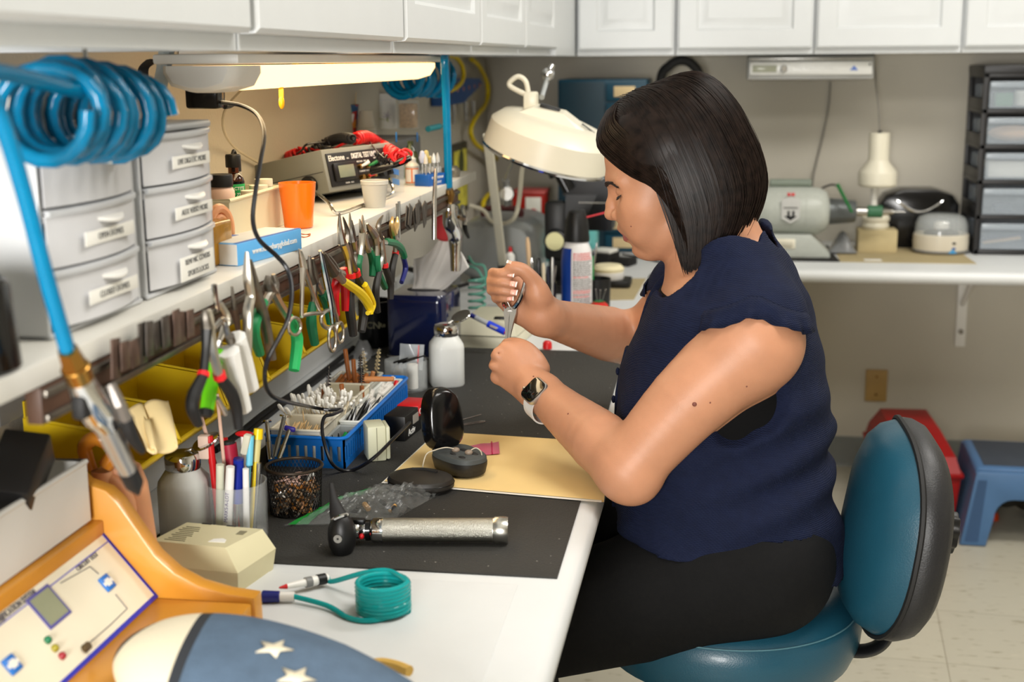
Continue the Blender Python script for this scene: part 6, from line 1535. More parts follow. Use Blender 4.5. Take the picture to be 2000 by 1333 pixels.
wq = gt(716, 262); t = thing('plastic_cups', 'upturned stack of white plastic cups beside the floral cup', 'cups', (wq.x, wq.y, ZG))
part('stack', MB().lathe([(0, .05), (.014, .05), (.021, .004), (.0222, .0), (.020, 0), (.013, .047), (0, .047)], 30), CUPM, t)
for z_ in (.008, .014): part('cup_rim', MB().lathe([(.0212, z_), (.0222, z_+.001), (.0210, z_+.003)], 30), CUPM, t)
jq = gt(795, 252)
t = thing('toothpick_jar', 'clear square jar packed with wooden picks beside the floral cup', 'jar', (jq.x+.004, jq.y, ZG))
part('jar', MB().box2((-.022, -.022, 0), (.022, .022, .066), .004), CLEARP, t)
part('picks', MB().box2((-.018, -.018, .003), (.018, .018, .058), .002), mat('bundled_picks', (196, 160, 116), .7, var=.3, vscale=200), t).__setitem__('kind', 'stuff')
sd_ = gt(728, 258); t = thing('screwdriver', 'short teal-handled screwdriver lying in front of the floral cup', 'screwdriver', (.146, sd_.y-.01, ZG+.007))
part('handle', MB().cyl((0, 0, 0), (.0, .12, 0), .0068, bev=.001), mat('teal_handle', (20, 140, 150), .35), t); part('ferrule', MB().cyl((0, .12, 0), (0, .142, 0), .0045), STEEL, t)
for px, lab in ((637, 'black capped vial left of the colourful cup'), (657, 'shorter black capped vial right beside the colourful cup')):
    q = P(px, 276, x=.10); t = thing('black_capped_vial', lab, 'vial', (.105, P(px, 300, x=.105).y, SHT), 0, 'black capped vials')
    part('vial', MB().cyl((0, 0, 0), (0, 0, .062), .010, bev=.001), AMB, t); part('cap', MB().cyl((0, 0, .062), (0, 0, .088 if px < 650 else .082), .0105, bev=.0015), BLACKP, t)
solo('wooden_skewer', MB().cyl((0, 0, 0), (0, .002, .115), .0014, .0010, 6), mat('pale_skewer', (206, 170, 130), .6), 'thin wooden skewer standing behind the floral cup', 'skewer', loc=(fc.x-.035, fc.y-.006, ZG))

# wall behind: blue holder, yellow hose, framed bill ------------------------------------
bh = P(872, 182, x=.004)
t = thing('wall_holder', 'blue plastic holder with hanging clear tubes on the left wall', 'holder', bh)
prf = [(-.20, -.03), (.10, -.03), (.36, .012), (.40, .022), (.36, .036), (.06, .040), (-.20, .036)]
part('plate', MB().prism(prf, .03, Matrix(((0, 0, 1, 0), (1, 0, 0, 0), (0, 1, 0, 0), (0, 0, 0, 1)))), mat('deep_blue_plastic', (16, 74, 140), .4), t)
for i in range(7): part('peg', MB().ell((.031, -.16+.085*i, .004+.002*i), (.002, .006, .006)), mat('copper_dot', (190, 120, 90), .4), t)
for yy in (.0, .18, .30): part('hanging_tube', MB().cyl((.02, yy, -.03), (.02, yy, -.085), .008, .005), mat('clear_grey_plastic', (150, 150, 148), .2), t)
YH = mat('yellow_hose', (224, 196, 12), .4)
yp = [(921, 116), (936, 130), (952, 165), (950, 200), (930, 228), (919, 255), (928, 280), (950, 296), (975, 315), (988, 338), (982, 362), (955, 380), (944, 398), (948, 425), (958, 440)]
solo('yellow_hose', MB().tube([P(a, c, x=.03+.0003*i) for i, (a, c) in enumerate(yp)], .0075, 10, sm=6), YH, 'yellow hose snaking down the corner wall behind the magnifier lamp', 'hose')
solo('yellow_cable', MB().tube([P(a, c, x=.05) for a, c in ((875, 108), (890, 112), (903, 130), (904, 155), (890, 172), (872, 178))], .0065, 10, sm=6), YH, 'short yellow cord loop behind the far blue coil', 'cord')
solo('yellow_cable', MB().tube([P(a, c, x=.06) for a, c in ((575, 122), (585, 131), (610, 133), (636, 128), (655, 118))], .005, 8, sm=6), YH, 'yellow cord sagging just below the glowing lamp', 'cord')
fb = P(892, 350, x=.004); t = thing('framed_bill', 'narrow yellow-green framed print on the wall beside the shelf end', 'picture', fb)
hh_ = P(892, 280, x=.004).z-P(892, 420, x=.004).z
part('frame', MB().box2((-.003, -.10, -hh_/2), (.010, .12, hh_/2), .002), mat('dark_frame', (66, 62, 50), .5), t)
part('print', MB().box2((.0102, -.085, -hh_/2+.02), (.0108, .105, hh_/2-.02)), mat('yellow_green_print', (206, 196, 74), .6, var=.35, vscale=30), t)
part('oval_portrait', MB().cyl((.0109, .02, hh_*.22), (.0114, .02, hh_*.22), .04, seg=24), mat('dark_print', (70, 74, 40), .6), t)
# ------------------------------------------------------------------ magnetic strip, tools, yellow bins
for y0, y1, lab in ((.95, 1.60, 'dark magnetic tool strip under the shelf edge, nearest the camera'), (1.615, 2.05, 'dark magnetic tool strip in the middle of the shelf edge'), (2.065, 2.62, 'dark magnetic tool strip at the far part of the shelf edge')):
    t = thing('magnetic_strip', lab, 'tool strip', (.262, y0, SH0-.0315))
    part('wood_core', MB().box2((-.010, 0, 0), (.004, y1-y0, .030), .001), mat('dark_brown_strip', (74, 50, 36), .5, var=.3, vscale=20), t)
    for z in (.002, .022): part('steel_rail', MB().box2((.0041, .001, z), (.0085, y1-y0-.001, z+.006), .001), DSTEEL, t)
def T_pts(pts, x): return [P(p[0], p[1], x=p[2] if len(p) > 2 else x) for p in pts]
def tool(name, label, cat, segs, x=.286, group=None):
    o = T_pts([segs[0][1][0]], x)[0]; t = thing(name, label, cat, o, 0, group); made = {}
    for s_ in segs:
        nm, pts, r, m_ = s_[:4]; k_ = .84 if nm in ('grip', 'jaw') else 1; r = [v*k_ for v in r] if isinstance(r, list) else r*k_; fl_ = s_[4] if len(s_) > 4 else 1
        q = [p-o for p in T_pts(pts, x)]
        if fl_ == 'ring': mb = MB().tube(q, r, 8, closed=True, sm=4)
        else: mb = MB().tube(q, r, 8, sm=5 if len(q) > 2 else 0, flat=fl_)
        part(nm, mb, m_, t)
    return t
def ringpts(cx, cy, rx, ry, n=8): return [(cx+rx*math.cos(2*PI*i/n), cy+ry*math.sin(2*PI*i/n)) for i in range(n)]
DG = mat('charcoal_grip', (44, 43, 42), .55, var=.1); RC_ = mat('red_collar', (226, 34, 40), .4)
YG = mat('yellow_grip', (236, 204, 26), .35, var=.04); RG = mat('red_grip', (204, 22, 32), .35, var=.04); PALE = mat('pale_steel', (206, 200, 188), .28, 1, var=.08)
GOLDS = mat('pale_gold_steel', (226, 190, 130), .3, .9); LIME = mat('lime_grip', (112, 218, 24), .38, var=.04)
# far group, right to left
tool('flat_tweezers', 'broad chrome tweezers upright at the far end of the pliers', 'tweezers', [('blade', [(779, 394), (780, 430), (781, 496)], [.006, .0045, .0035], CHROME, .35), ('blade', [(775, 398), (776, 440), (778, 496)], [.005, .004, .003], STEEL, .35)], .282)
tool('cutting_pliers', 'gold-headed cutters with one dark and one blue grip', 'pliers', [('jaw', [(767, 424), (765, 440), (768, 458)], [.002, .0055, .007], GOLDS), ('jaw', [(776, 424), (775, 440), (769, 458)], [.002, .0055, .007], GOLDS), ('arm', [(768, 458), (772, 478), (772, 494)], [.005, .004, .004], PALE), ('arm', [(769, 458), (780, 478), (786, 500)], [.005, .004, .004], PALE), ('collar', [(773, 491), (772, 498)], .0055, RC_), ('grip', [(772, 498), (766, 525), (765, 552)], [.0062, .0070, .0055], DG), ('grip', [(786, 498), (792, 524), (784, 552)], [.0052, .0056, .0045], DBLUE)], .284)
tool('curved_pliers', 'bent-nose pliers with dark grips and red collar', 'pliers', [('jaw', [(748, 421), (741, 434), (738, 450), (744, 466)], [.0012, .0045, .0055, .006], DSTEEL), ('arm', [(744, 464), (748, 490), (751, 518)], [.005, .004, .004], STEEL), ('arm', [(744, 464), (746, 500), (740, 530)], [.005, .004, .004], STEEL), ('collar', [(751, 515), (751.5, 523)], .0058, RC_), ('grip', [(751.5, 522), (762, 552), (763, 585)], [.0062, .0072, .0055], DG), ('grip', [(741, 530), (734, 568), (738, 610)], [.0060, .0070, .0055], DG)], .292)
tool('green_cutters', 'green-gripped cutters with one grip swung out to the right', 'pliers', [('jaw', [(717, 437), (722, 446), (731, 460)], [.0015, .006, .008], PALE), ('jaw', [(724, 441), (729, 450), (733, 462)], [.0015, .006, .008], PALE), ('arm', [(732, 460), (741, 471), (754, 474)], [.006, .0045, .004], PALE), ('arm', [(732, 460), (735, 480), (735, 500)], [.006, .005, .0045], PALE), ('grip', [(754, 472), (772, 476), (784, 487), (790, 502)], [.0060, .0072, .0072, .0062], GRNP), ('grip', [(735, 499), (738, 530), (752, 562)], [.0066, .0072, .0060], GRNP)], .290)
tool('round_nose_pliers', 'green-gripped pliers with two pale pointed jaws', 'pliers', [('jaw', [(702, 427), (705, 444), (708, 456)], [.001, .0040, .006], PALE), ('jaw', [(708, 420), (709, 440), (709, 456)], [.001, .0040, .006], PALE), ('arm', [(708, 456), (706, 480), (703, 502)], [.006, .0045, .0045], PALE), ('arm', [(709, 456), (716, 478), (721, 490)], [.006, .0045, .0045], PALE), ('grip', [(703, 502), (699, 520), (702, 540)], [.0062, .0070, .0055], GRNP), ('grip', [(721, 488), (728, 512), (727, 540)], [.0062, .0072, .0058], GRNP)], .284)
tool('needle_nose_pliers', 'long needle-nose pliers with charcoal grips and red collars', 'pliers', [('jaw', [(663, 416), (664, 446), (668, 474)], [.001, .0045, .008], STEEL), ('jaw', [(670, 424), (678, 452), (676, 476)], [.001, .0045, .008], DSTEEL), ('arm', [(670, 474), (679, 500), (684, 538)], [.007, .0052, .0048], PALE), ('arm', [(676, 476), (686, 508), (695, 532)], [.007, .005, .0048], DSTEEL), ('collar', [(684, 535), (684.5, 544)], .0075, RC_), ('collar', [(694, 529), (696, 538)], .0070, RC_), ('grip', [(684.5, 543), (682, 590), (690, 655)], [.0078, .0092, .0070], DG), ('grip', [(696, 537), (712, 585), (706, 648)], [.0078, .0092, .0070], DG)], .300)
tool('long_nose_pliers', 'slim steel long-nose pliers just right of the charcoal-gripped pair', 'pliers', [('jaw', [(683, 416), (685, 446), (689, 470)], [.001, .0042, .007], STEEL), ('jaw', [(687, 430), (690, 455), (690, 472)], [.001, .004, .007], DSTEEL), ('arm', [(689, 470), (693, 495), (691, 520)], [.006, .0045, .004], STEEL), ('grip', [(691, 518), (697, 545), (700, 575)], [.0060, .0066, .005], DG)], .288)
tool('side_cutters', 'side cutters with yellow grips crossing the charcoal pliers', 'pliers', [('jaw', [(632, 495), (640, 512), (652, 533)], [.003, .006, .009], DSTEEL), ('jaw', [(640, 500), (648, 514), (656, 533)], [.003, .006, .009], DSTEEL), ('arm', [(653, 530), (662, 540), (671, 550)], [.008, .006, .005], PALE), ('grip', [(670, 549), (702, 572), (720, 596), (722, 614)], [.0065, .0080, .0078, .006], YG), ('grip', [(712, 556), (727, 590), (725, 606), (718, 612)], [.0055, .0062, .0055, .004], YG)], .308)
tool('red_pliers', 'old pliers with two short red grips', 'pliers', [('jaw', [(644, 508), (650, 522), (656, 536)], [.003, .006, .009], DSTEEL), ('arm', [(655, 532), (668, 536)], [.007, .006], PALE), ('grip', [(659, 544), (653, 580), (657, 616)], [.0075, .0080, .0062], RG), ('grip', [(671, 524), (674, 560), (674, 608)], [.0062, .0078, .0060], RG)], .298)
tool('hemostat', 'straight slim hemostat with two small rings at its foot', 'hemostat', [('shank', [(625, 490), (634, 540), (644, 590), (649, 632)], [.0020, .0036, .0034, .0024], CHROME), ('shank', [(628, 494), (640, 545), (650, 590), (659, 628)], [.0018, .0030, .0030, .0022], STEEL), ('ring', ringpts(649, 662, 7, 25), .0022, PALE, 'ring'), ('ring', ringpts(664, 650, 7, 20), .0022, PALE, 'ring')], .312)
tool('scissor_clamp', 'open scissor-handled clamp with one large ring, in front of the yellow bins', 'clamp', [('blade', [(584, 487), (588, 505), (592, 526)], [.001, .0034, .0046], STEEL, .6), ('blade', [(588, 490), (592, 508), (594, 526)], [.001, .0034, .0046], STEEL, .6), ('shank', [(592, 524), (590, 570), (589, 618)], [.0042, .0026, .0024], PALE), ('shank', [(593, 524), (610, 570), (626, 612)], [.0042, .0026, .0024], PALE), ('cross_bar', [(589, 618), (610, 613), (630, 612)], .0024, PALE), ('ring', ringpts(643, 624, 16, 18), .0026, PALE, 'ring'), ('ring', ringpts(575, 638, 12, 17), .0022, PALE, 'ring')], .310)
tool('green_pliers', 'dark-jawed pliers with deep green grips beside the hemostat', 'pliers', [('jaw', [(604, 500), (606, 530), (612, 552)], [.002, .0050, .0065], DSTEEL), ('jaw', [(611, 505), (615, 532), (616, 554)], [.002, .0050, .0065], DSTEEL), ('arm', [(613, 552), (613, 575), (612, 596)], [.006, .0045, .004], STEEL), ('arm', [(616, 552), (624, 566), (630, 576)], [.006, .0045, .004], STEEL), ('grip', [(611, 592), (608, 630), (615, 672)], [.0060, .0085, .0068], GRNP), ('grip', [(628, 574), (640, 600), (645, 632)], [.0062, .0078, .0060], GRNP)], .292)
tool('diagonal_pliers', 'grey-headed pliers with bright green grips spread wide', 'pliers', [('jaw', [(523, 538), (524, 555), (530, 572)], [.003, .007, .009], DSTEEL), ('jaw', [(534, 536), (536, 554), (532, 572)], [.003, .007, .009], DSTEEL), ('arm', [(531, 566), (545, 592), (564, 622)], [.007, .005, .0048], PALE), ('arm', [(530, 566), (524, 580), (516, 598)], [.007, .005, .0048], PALE), ('grip', [(563, 618), (580, 660), (574, 724)], [.0062, .0092, .0080], LGRN), ('grip', [(516, 590), (496, 640), (508, 692)], [.0062, .0082, .0064], mat('mid_green_grip', (30, 140, 82), .4))], .300)
tool('bent_forceps', 'tall bent chrome forceps reaching above the blue carton\'s corner', 'forceps', [('arm', [(482, 492), (484, 545), (489, 580), (484, 610), (484, 690)], [.0020, .0060, .0055, .0060, .0045], PALE, .7), ('arm', [(488, 508), (497, 555), (515, 620), (531, 702)], [.0025, .0060, .0068, .0055], DSTEEL, .7)], .306)
tool('small_probe', 'short thin dark probe between tweezers and bent forceps', 'probe', [('rod', [(453, 560), (456, 590), (458, 604)], [.0012, .0026, .0030], DSTEEL), ('handle', [(458, 604), (462, 625), (465, 644)], [.0034, .0040, .0028], mat('rusty_steel', (104, 84, 70), .5, .6))], .292)
tool('curved_tweezers', 'curved chrome tweezers with glinting tip left of the white handles', 'tweezers', [('blade', [(418, 556), (420, 580), (425, 606)], [.0045, .0048, .0040], CHROME, .6), ('blade', [(428, 590), (444, 620), (436, 645), (425, 678)], [.0035, .0042, .0038, .0020], PALE, .6)], .300)
tool('white_handled_scissors', 'steel tool with two thick white plastic handles', 'clamp', [('jaw', [(420, 640), (436, 625), (444, 652)], [.002, .0035, .004], STEEL), ('pivot', [(448, 656), (452, 668)], .005, DSTEEL), ('handle', [(446, 686), (458, 735), (474, 800)], [.0118, .0108, .0098], WHITEP), ('handle', [(462, 658), (476, 705), (490, 758)], [.0098, .0098, .0090], WHITEP)], .312)
tool('lime_cutter', 'lime green handled craft knife between the open pliers\' grips', 'knife', [('blade_holder', [(428, 668), (424, 684)], [.0035, .0045], STEEL), ('grip', [(425, 684), (416, 725), (403, 806)], [.0085, .0105, .0085], LIME, .6), ('butt', [(404, 802), (402, 814)], [.0080, .0055], BLACKR)], .300)
tool('black_pliers', 'open long-nose pliers with curved black grips and red collars', 'pliers', [('jaw', [(400, 606), (401, 622), (404, 640)], [.003, .0060, .0080], DSTEEL), ('jaw', [(408, 604), (408, 622), (407, 640)], [.003, .0060, .0080], PALE), ('arm', [(404, 636), (402, 680), (398, 730)], [.0065, .0045, .0045], mat('blued_steel', (62, 62, 62), .4, .8)), ('arm', [(407, 636), (416, 690), (428, 734)], [.0065, .0055, .0048], PALE), ('collar', [(398, 727), (396.5, 736)], .0062, RC_), ('collar', [(427, 729), (430, 739)], .0066, RC_), ('grip', [(396.5, 735), (378, 775), (376, 800), (389, 830)], [.0060, .0080, .0076, .0052], BLACKR), ('grip', [(430, 738), (452, 770), (462, 800), (466, 838)], [.0066, .0080, .0076, .0055], BLACKR)], .316)
tool('drill_bit', 'short steel bit hanging below the white handles', 'drill bit', [('bit', [(424, 778), (440, 808)], [.0026, .0034], STEEL)], .296)
# file blades hanging in bunches
def blades(px0, px1, y0a, y0b, y1a, y1b, n, lab, grp, m_, x=.279, seed=0):
    rr = random.Random(seed)
    for i in range(n):
        t_ = i/(n-1); cx = px0+(px1-px0)*t_; a = P(cx, y0a+(y0b-y0a)*t_+rr.uniform(-5, 5), x=x+.003*(i % 2)); b_ = P(cx+rr.uniform(-4, 6), y1a+(y1b-y1a)*t_+rr.uniform(-9, 9), x=x+.003*(i % 2))
        L = (a-b_).length; rz_ = math.atan2((b_-a).y, -(b_-a).z)
        w2 = .52*abs(P(px1, 600, x=x).y-P(px0, 600, x=x).y)/(n-1)
        solo('file_blade', MB().box2((-.0008, -w2, -L), (.0008, w2*.8, 0), .0004), m_, lab, 'blade', grp, a, (rz_, 0, 0))
DBL = mat('dark_file_steel', (92, 86, 80), .45, .7, var=.3, vscale=90); RBL = mat('rusty_file_steel', (104, 84, 74), .5, .6, var=.35, vscale=60)
blades(277, 322, 634, 622, 706, 680, 4, 'dark file blade in the blurred bunch left of the black pliers', 'file blades in the near bunch', DBL, seed=1)
blades(330, 372, 612, 604, 672, 664, 4, 'dark file blade in the bunch just right of the blurred one', 'file blades in the second bunch', RBL, seed=2)
blades(226, 262, 664, 668, 742, 720, 3, 'rusty file blade beside the brass hose fitting', 'file blades by the brass fitting', RBL, seed=3)
blades(797, 832, 408, 392, 448, 432, 7, 'slim dark file blade in the bunch near the far hose', 'file blades in the far bunch', DBL, seed=4)
# yellow bins on the wall
YB = mat('yellow_bin_plastic', (236, 200, 20), .38, trans=.12, var=.04)
def bin_(y0, y1, label, s_=1):
    t = thing('storage_bin', label, 'bin', (0.0195, y0, .868), 0, 'yellow bins below the shelf'); w_ = y1-y0; th = .0022
    prof = [(.0, .0), (.098, .0), (.128, .026), (.112, .070), (.0, .086)]
    def side(y): return MB().prism(prof, th, Matrix(((1, 0, 0, 0), (0, 0, 1, y), (0, 1, 0, 0), (0, 0, 0, 1))))
    part('bin_body', MB().box2((0, th, 0), (th, w_-th, .105)).box2((th, th, 0), (.098, w_-th, th)), YB, t)
    part('side_wall', side(0), YB, t); part('side_wall', side(w_-th), YB, t)
    part('front_lip', MB().loft([[(.098, y, 0), (.128, y, .026), (.1255, y, .027), (.097, y, th)] for y in (th, w_-th)]).tube([(.128, .0, .0265), (.128, w_, .0265)], .0034, 8), YB, t)
    part('wall_rim', MB().tube([(.128, .001, .0265), (.112, .001, .070), (.004, .001, .086)], .0026, 6), YB, t)
    return t
ye = [1.345, 1.475, 1.64, 1.80, 1.97, 2.12, 2.28]
labs = ['yellow wall bin nearest the blow gun, partly behind the cream cloth', 'yellow wall bin behind the black-gripped pliers', 'yellow wall bin behind the bent chrome forceps', 'yellow wall bin behind the scissor clamp', 'yellow wall bin behind the yellow-gripped cutters', 'yellow wall bin farthest from the camera, before the black mug']
for i in range(6): bin_(ye[i], ye[i+1]-.004, labs[i])
solo('bin_rail', MB().box2((.001, 1.30, .955), (.0188, 2.32, .985), .002), GREYP, 'grey wall rail holding the yellow bins', 'rail')
# ------------------------------------------------------------------ things on the left worktop
MATM = mat('black_rubber_mat', (46, 45, 42), .75, var=.12, vscale=6)
N, L, b_ = nodes_of(MATM)
tc = N.new('ShaderNodeTexCoord'); vo = N.new('ShaderNodeTexVoronoi'); vo.inputs['Scale'].default_value = 420; L.new(tc.outputs['Object'], vo.inputs['Vector'])
bp_ = N.new('ShaderNodeBump'); bp_.inputs['Strength'].default_value = .6; bp_.inputs['Distance'].default_value = .001; L.new(vo.outputs['Distance'], bp_.inputs['Height']); L.new(bp_.outputs['Normal'], b_.inputs['Normal'])
vs_ = N.new('ShaderNodeTexVoronoi'); vs_.inputs['Scale'].default_value = 55; L.new(tc.outputs['Object'], vs_.inputs['Vector'])
r2 = N.new('ShaderNodeValToRGB'); r2.color_ramp.elements[0].position = .03; r2.color_ramp.elements[0].color = (.35, .34, .30, 1); r2.color_ramp.elements[1].position = .07; r2.color_ramp.elements[1].color = (0, 0, 0, 1)
L.new(vs_.outputs['Distance'], r2.inputs['Fac']); mx_ = N.new('ShaderNodeMixRGB'); mx_.blend_type = 'ADD'; mx_.inputs[0].default_value = 1
src = b_.inputs['Base Color'].links[0].from_socket; L.new(src, mx_.inputs[1]); L.new(r2.outputs['Color'], mx_.inputs[2]); L.new(mx_.outputs[0], b_.inputs['Base Color'])
MZ = CT+.0025
flat('counter_mat', [(.10, 1.43), (.617, 1.43), (.603, 2.645), (.10, 2.645)], .0024, MATM, 'black textured rubber mat covering the worktop in front of the woman', 'mat')
flat('paper_liner', [(.26, .72), (.585, .72), (.575, 1.405), (.26, 1.405)], .0008, mat('white_crumpled_liner', (210, 212, 212), .6, bump=.3, bscale=20, var=.015), 'white paper sheet on the near end of the worktop', 'paper')
def om(px, py, z=MZ): return P(px, py, z=z)
# manila folder
MAN = mat('manila_card', (236, 206, 142), .7, var=.02)
bl, br, tr, tl = Vector((.331, 1.742, 0)), Vector((.646, 1.700, 0)), Vector((.630, 1.978, 0)), Vector((.352, 2.004, 0))
t = thing('manila_folder', 'cream manila folder lying under the black case and the woman\'s elbow', 'folder', (bl.x, bl.y, MZ))
def sheet(z, dx=0, dy=0, sag=0):
    def fn(u, v):
        p = (bl*(1-u)+br*u)*(1-v)+(tl*(1-u)+tr*u)*v-bl; d = max(0, p.x-.303)*sag
        return (p.x+dx, p.y+dy, z-d*1.2)
    return fn
part('back_cover', MB().grid(sheet(.0006), 12, 6), MAN, t); part('inner_sheet', MB().grid(sheet(.0014, -.003, -.0035), 12, 6), PAPER, t); part('front_cover', MB().grid(sheet(.0024, 0, .002), 12, 6), MAN, t)
part('tab', MB().prism([(.0, .004), (.040, .0), (.044, -.012), (.012, -.010)], .0006, TM((.03, -.004, .0007))), MAN, t)
FZ = MZ+.0030
# black clamshell case
h0 = P(866, 893, z=FZ+.01); a_ = Vector((.70, -.71, 0)).normalized(); c_ = Vector((.71, .70, 0))
t = thing('clamshell_case', 'open black clamshell case of hearing aid parts on the folder', 'case', (h0.x, h0.y, FZ))
def outline(L_, W_, n=40, e=2.8):
    o = []
    for i in range(n):
        a = 2*PI*i/n; x, y = math.cos(a), math.sin(a); r = (abs(x)**e+abs(y)**e)**(-1/e); o.append((L_/2+x*r*L_/2, y*r*W_/2*(1-.10*x)))
    return o
LC, WC = .092, .062
Mb_ = Matrix((a_, c_, Vector((0, 0, 1)))).transposed().to_4x4()
def shell(prof, M):
    base = outline(LC, WC); secs = []
    for s_, z in prof: secs.append([((x-LC/2)*s_+LC/2, y*s_, z) for x, y in base])
    return MB().loft(secs, M)
BCASE = mat('soft_black_shell', (28, 27, 26), .45, var=.06)
part('case_base', shell([(.80, 0), (.93, .004), (1.0, .016), (1.0, .021)], Mb_), BCASE, t)
part('foam_tray', shell([(.99, .0212), (.97, .027), (.93, .0285)], Mb_), mat('dark_grey_foam', (64, 68, 68), .6), t)
for x, y, sx, sy in ((.066, .011, .016, .009), (.070, -.013, .014, .008), (.042, .010, .018, .011), (.048, -.014, .013, .007)): part('foam_slot', MB().ell((x, y, .0286), (sx/2, sy/2, .0012), Mb_), INK, t)
tiltL = R(96); Ml = Mb_ @ Matrix.Rotation(-tiltL, 4, 'Y') @ Matrix.Translation((.004, 0, -.010))
part('lid_shell', shell([(.80, -.022), (.94, -.017), (1.0, -.003), (1.0, .002), (.95, .0015), (.90, -.010), (.74, -.0155), (.3, -.017)], Matrix.Translation((0, 0, .022)) @ Mb_ @ Matrix.Rotation(-R(100), 4, 'Y')), BLACKG, t, sharp=60)
part('hinge', MB().cyl(Mb_ @ Vector((.002, -.018, .022)), Mb_ @ Vector((.002, .018, .022)), .004), BLACKP, t)
for x, y, lab in ((.040, -.004, 'curled pale hearing aid wire lying across the case\'s foam'), (.062, .004, 'small hearing aid receiver in the case\'s foam slot')):
    q = Mb_ @ Vector((x, y, .031)); tt = thing('hearing_aid', lab, 'hearing aid', (h0.x+q.x, h0.y+q.y, FZ+.031))
    part('earpiece', MB().ell((0, 0, 0), (.006, .0045, .004)), mat('taupe_shell', (132, 116, 100), .4), tt)
    part('wire', MB().tube([(0, 0, .001), (-.012, -.010, .006), (-.028, -.012, .002), (-.040, -.018, -.004), (-.044, -.030, -.026)] if x < .05 else [(0, 0, .001), (.008, .010, .004), (.016, .006, .001), (.020, -.006, -.001)], .0009, 6, sm=6), mat('clear_wire', (196, 186, 166), .3), tt)
# black flat pouch
pq = P(822, 940, z=FZ+.008)
t = thing('black_disc_case', 'flat oval black case in front of the clamshell', 'case', (pq.x, pq.y, FZ), R(-16))
part('case_shell', MB().lathe([(0, 0), (.044, 0), (.0485, .004), (.049, .010), (.046, .015), (.034, .019), (0, .020)], 44, sy=.78), mat('matte_black_case', (36, 33, 29), .5, var=.1), t)
part('ridge', MB().tube([(-.020, .012, .0195), (-.004, .016, .0200), (.020, .010, .0195)], .0022, 8), BLACKR, t)
part('seam', MB().lathe([(.0486, .0085), (.0494, .0095), (.0486, .0105)], 44, sy=.78), BLACKG, t)
# pink sachet
s0, s1, s2, s3 = [P(a, c, z=FZ+.001) for a, c in ((872, 892), (976, 887), (974, 863), (874, 876))]
t = thing('pink_sachet', 'small pink zip sachet on the folder behind the open case', 'sachet', s0)
part('pouch', MB().grid(lambda u, v: ((s0*(1-u)+s1*u)*(1-v)+(s3*(1-u)+s2*u)*v)-s0+Vector((0, 0, .0018*math.sin(PI*u)*math.sin(PI*v)+.0006*math.sin(14*u+5*v))), 14, 5), mat('translucent_pink', (236, 84, 132), .25, trans=.25, var=.06), t)
q0, q1 = s0.lerp(s1, .86)-s0, s3.lerp(s2, .86)-s0
part('zip_line', MB().tube([q0+Vector((0, 0, .0012)), q1+Vector((0, 0, .0012))], .0011, 6), mat('magenta_zip', (206, 20, 96), .4), t)
part('white_print', MB().grid(lambda u, v: ((s0*(1-u)+s1*u)*(1-v)+(s3*(1-u)+s2*u)*v)-s0+Vector((0, 0, .0026)), 1, 1) if False else MB().box(((s0*.35+s1*.35+s2*.15+s3*.15)-s0+Vector((-.012, .004, .0030))), (.030, .006, .0003), rot=(0, 0, math.atan2((s1-s0).y, (s1-s0).x))), mat('pale_pink_print', (246, 176, 196), .5), t)
# loose pins
def pin(name, pts, lab): solo(name, MB().tube([P(a, c, z=MZ+.0012)-P(*pts[0], z=MZ+.0012) for a, c in pts], .0008, 6, sm=3), mat('bright_wire', (206, 206, 204), .2, .9), lab, 'pin', loc=P(*pts[0], z=MZ+.0012))
pin('wire_pin', [(940, 810), (908, 819), (884, 826), (876, 829), (880, 832), (905, 829), (942, 823), (944, 825), (905, 831)], 'bent thin wire pin lying on the black mat above the folder')
# zip bag with parts
g0 = P(545, 1020, z=MZ)
bagc = [P(548, 1018, z=MZ+.002), P(660, 1030, z=MZ+.002), P(700, 958, z=MZ+.003), P(690, 950, z=MZ+.003)]
PL = mat('clear_film', (150, 152, 150), .10, alpha=.22, var=.1, spec=1)
A0, A1, B0, B1 = P(552, 1022, z=MZ), P(612, 1026, z=MZ), P(700, 952, z=MZ), P(722, 975, z=MZ)
E0, E1 = P(868, 948, z=FZ+.004), P(882, 1000, z=MZ)
C0, C1 = P(552, 1030, z=MZ), P(714, 958, z=MZ)
t = thing('zip_bag', 'crumpled clear zip bag of small parts with green zip seal', 'bag', C0)
D0, D1 = P(640, 1060, z=MZ), P(880, 952, z=MZ)
nearR, farR = P(800, 1010, z=MZ), P(884, 946, z=FZ+.002)
def bagf(u, v):
    p = C0.lerp(C1, v).lerp(P(760, 1022, z=MZ).lerp(farR, v), u)-C0
    w_ = math.sin(PI*min(1, max(0, u)))**.6*math.sin(PI*v)**.7
    z = .002+w_*(.012+.012*u)+(.003*math.sin(19*u+9*v)+.003*math.sin(37*u-15*v)+.003*math.sin(53*v+31*u)+.0015*math.sin(90*u-40*v))*min(1, u*4)*math.sin(PI*v)
    return (p.x, p.y, max(.0008, z))
part('film', MB().grid(bagf, 80, 40), PL, t, sharp=180); part('film_underside', MB().grid(lambda u, v: (*bagf(u, v)[:2], .0005), 12, 6), PL, t)
part('green_seal', MB().grid(lambda u, v: (bagf(.05+.07*u, v)[0], bagf(.05+.07*u, v)[1], bagf(.05+.07*u, v)[2]+.0009), 3, 22), mat('green_zip', (26, 150, 56), .3, alpha=.85), t)
part('green_band', MB().grid(lambda u, v: (bagf(.12+.12*u, v)[0], bagf(.12+.12*u, v)[1], bagf(.12+.12*u, v)[2]+.0006), 4, 22), mat('pale_green_band', (110, 176, 128), .3, alpha=.4), t)
rr = random.Random(9)
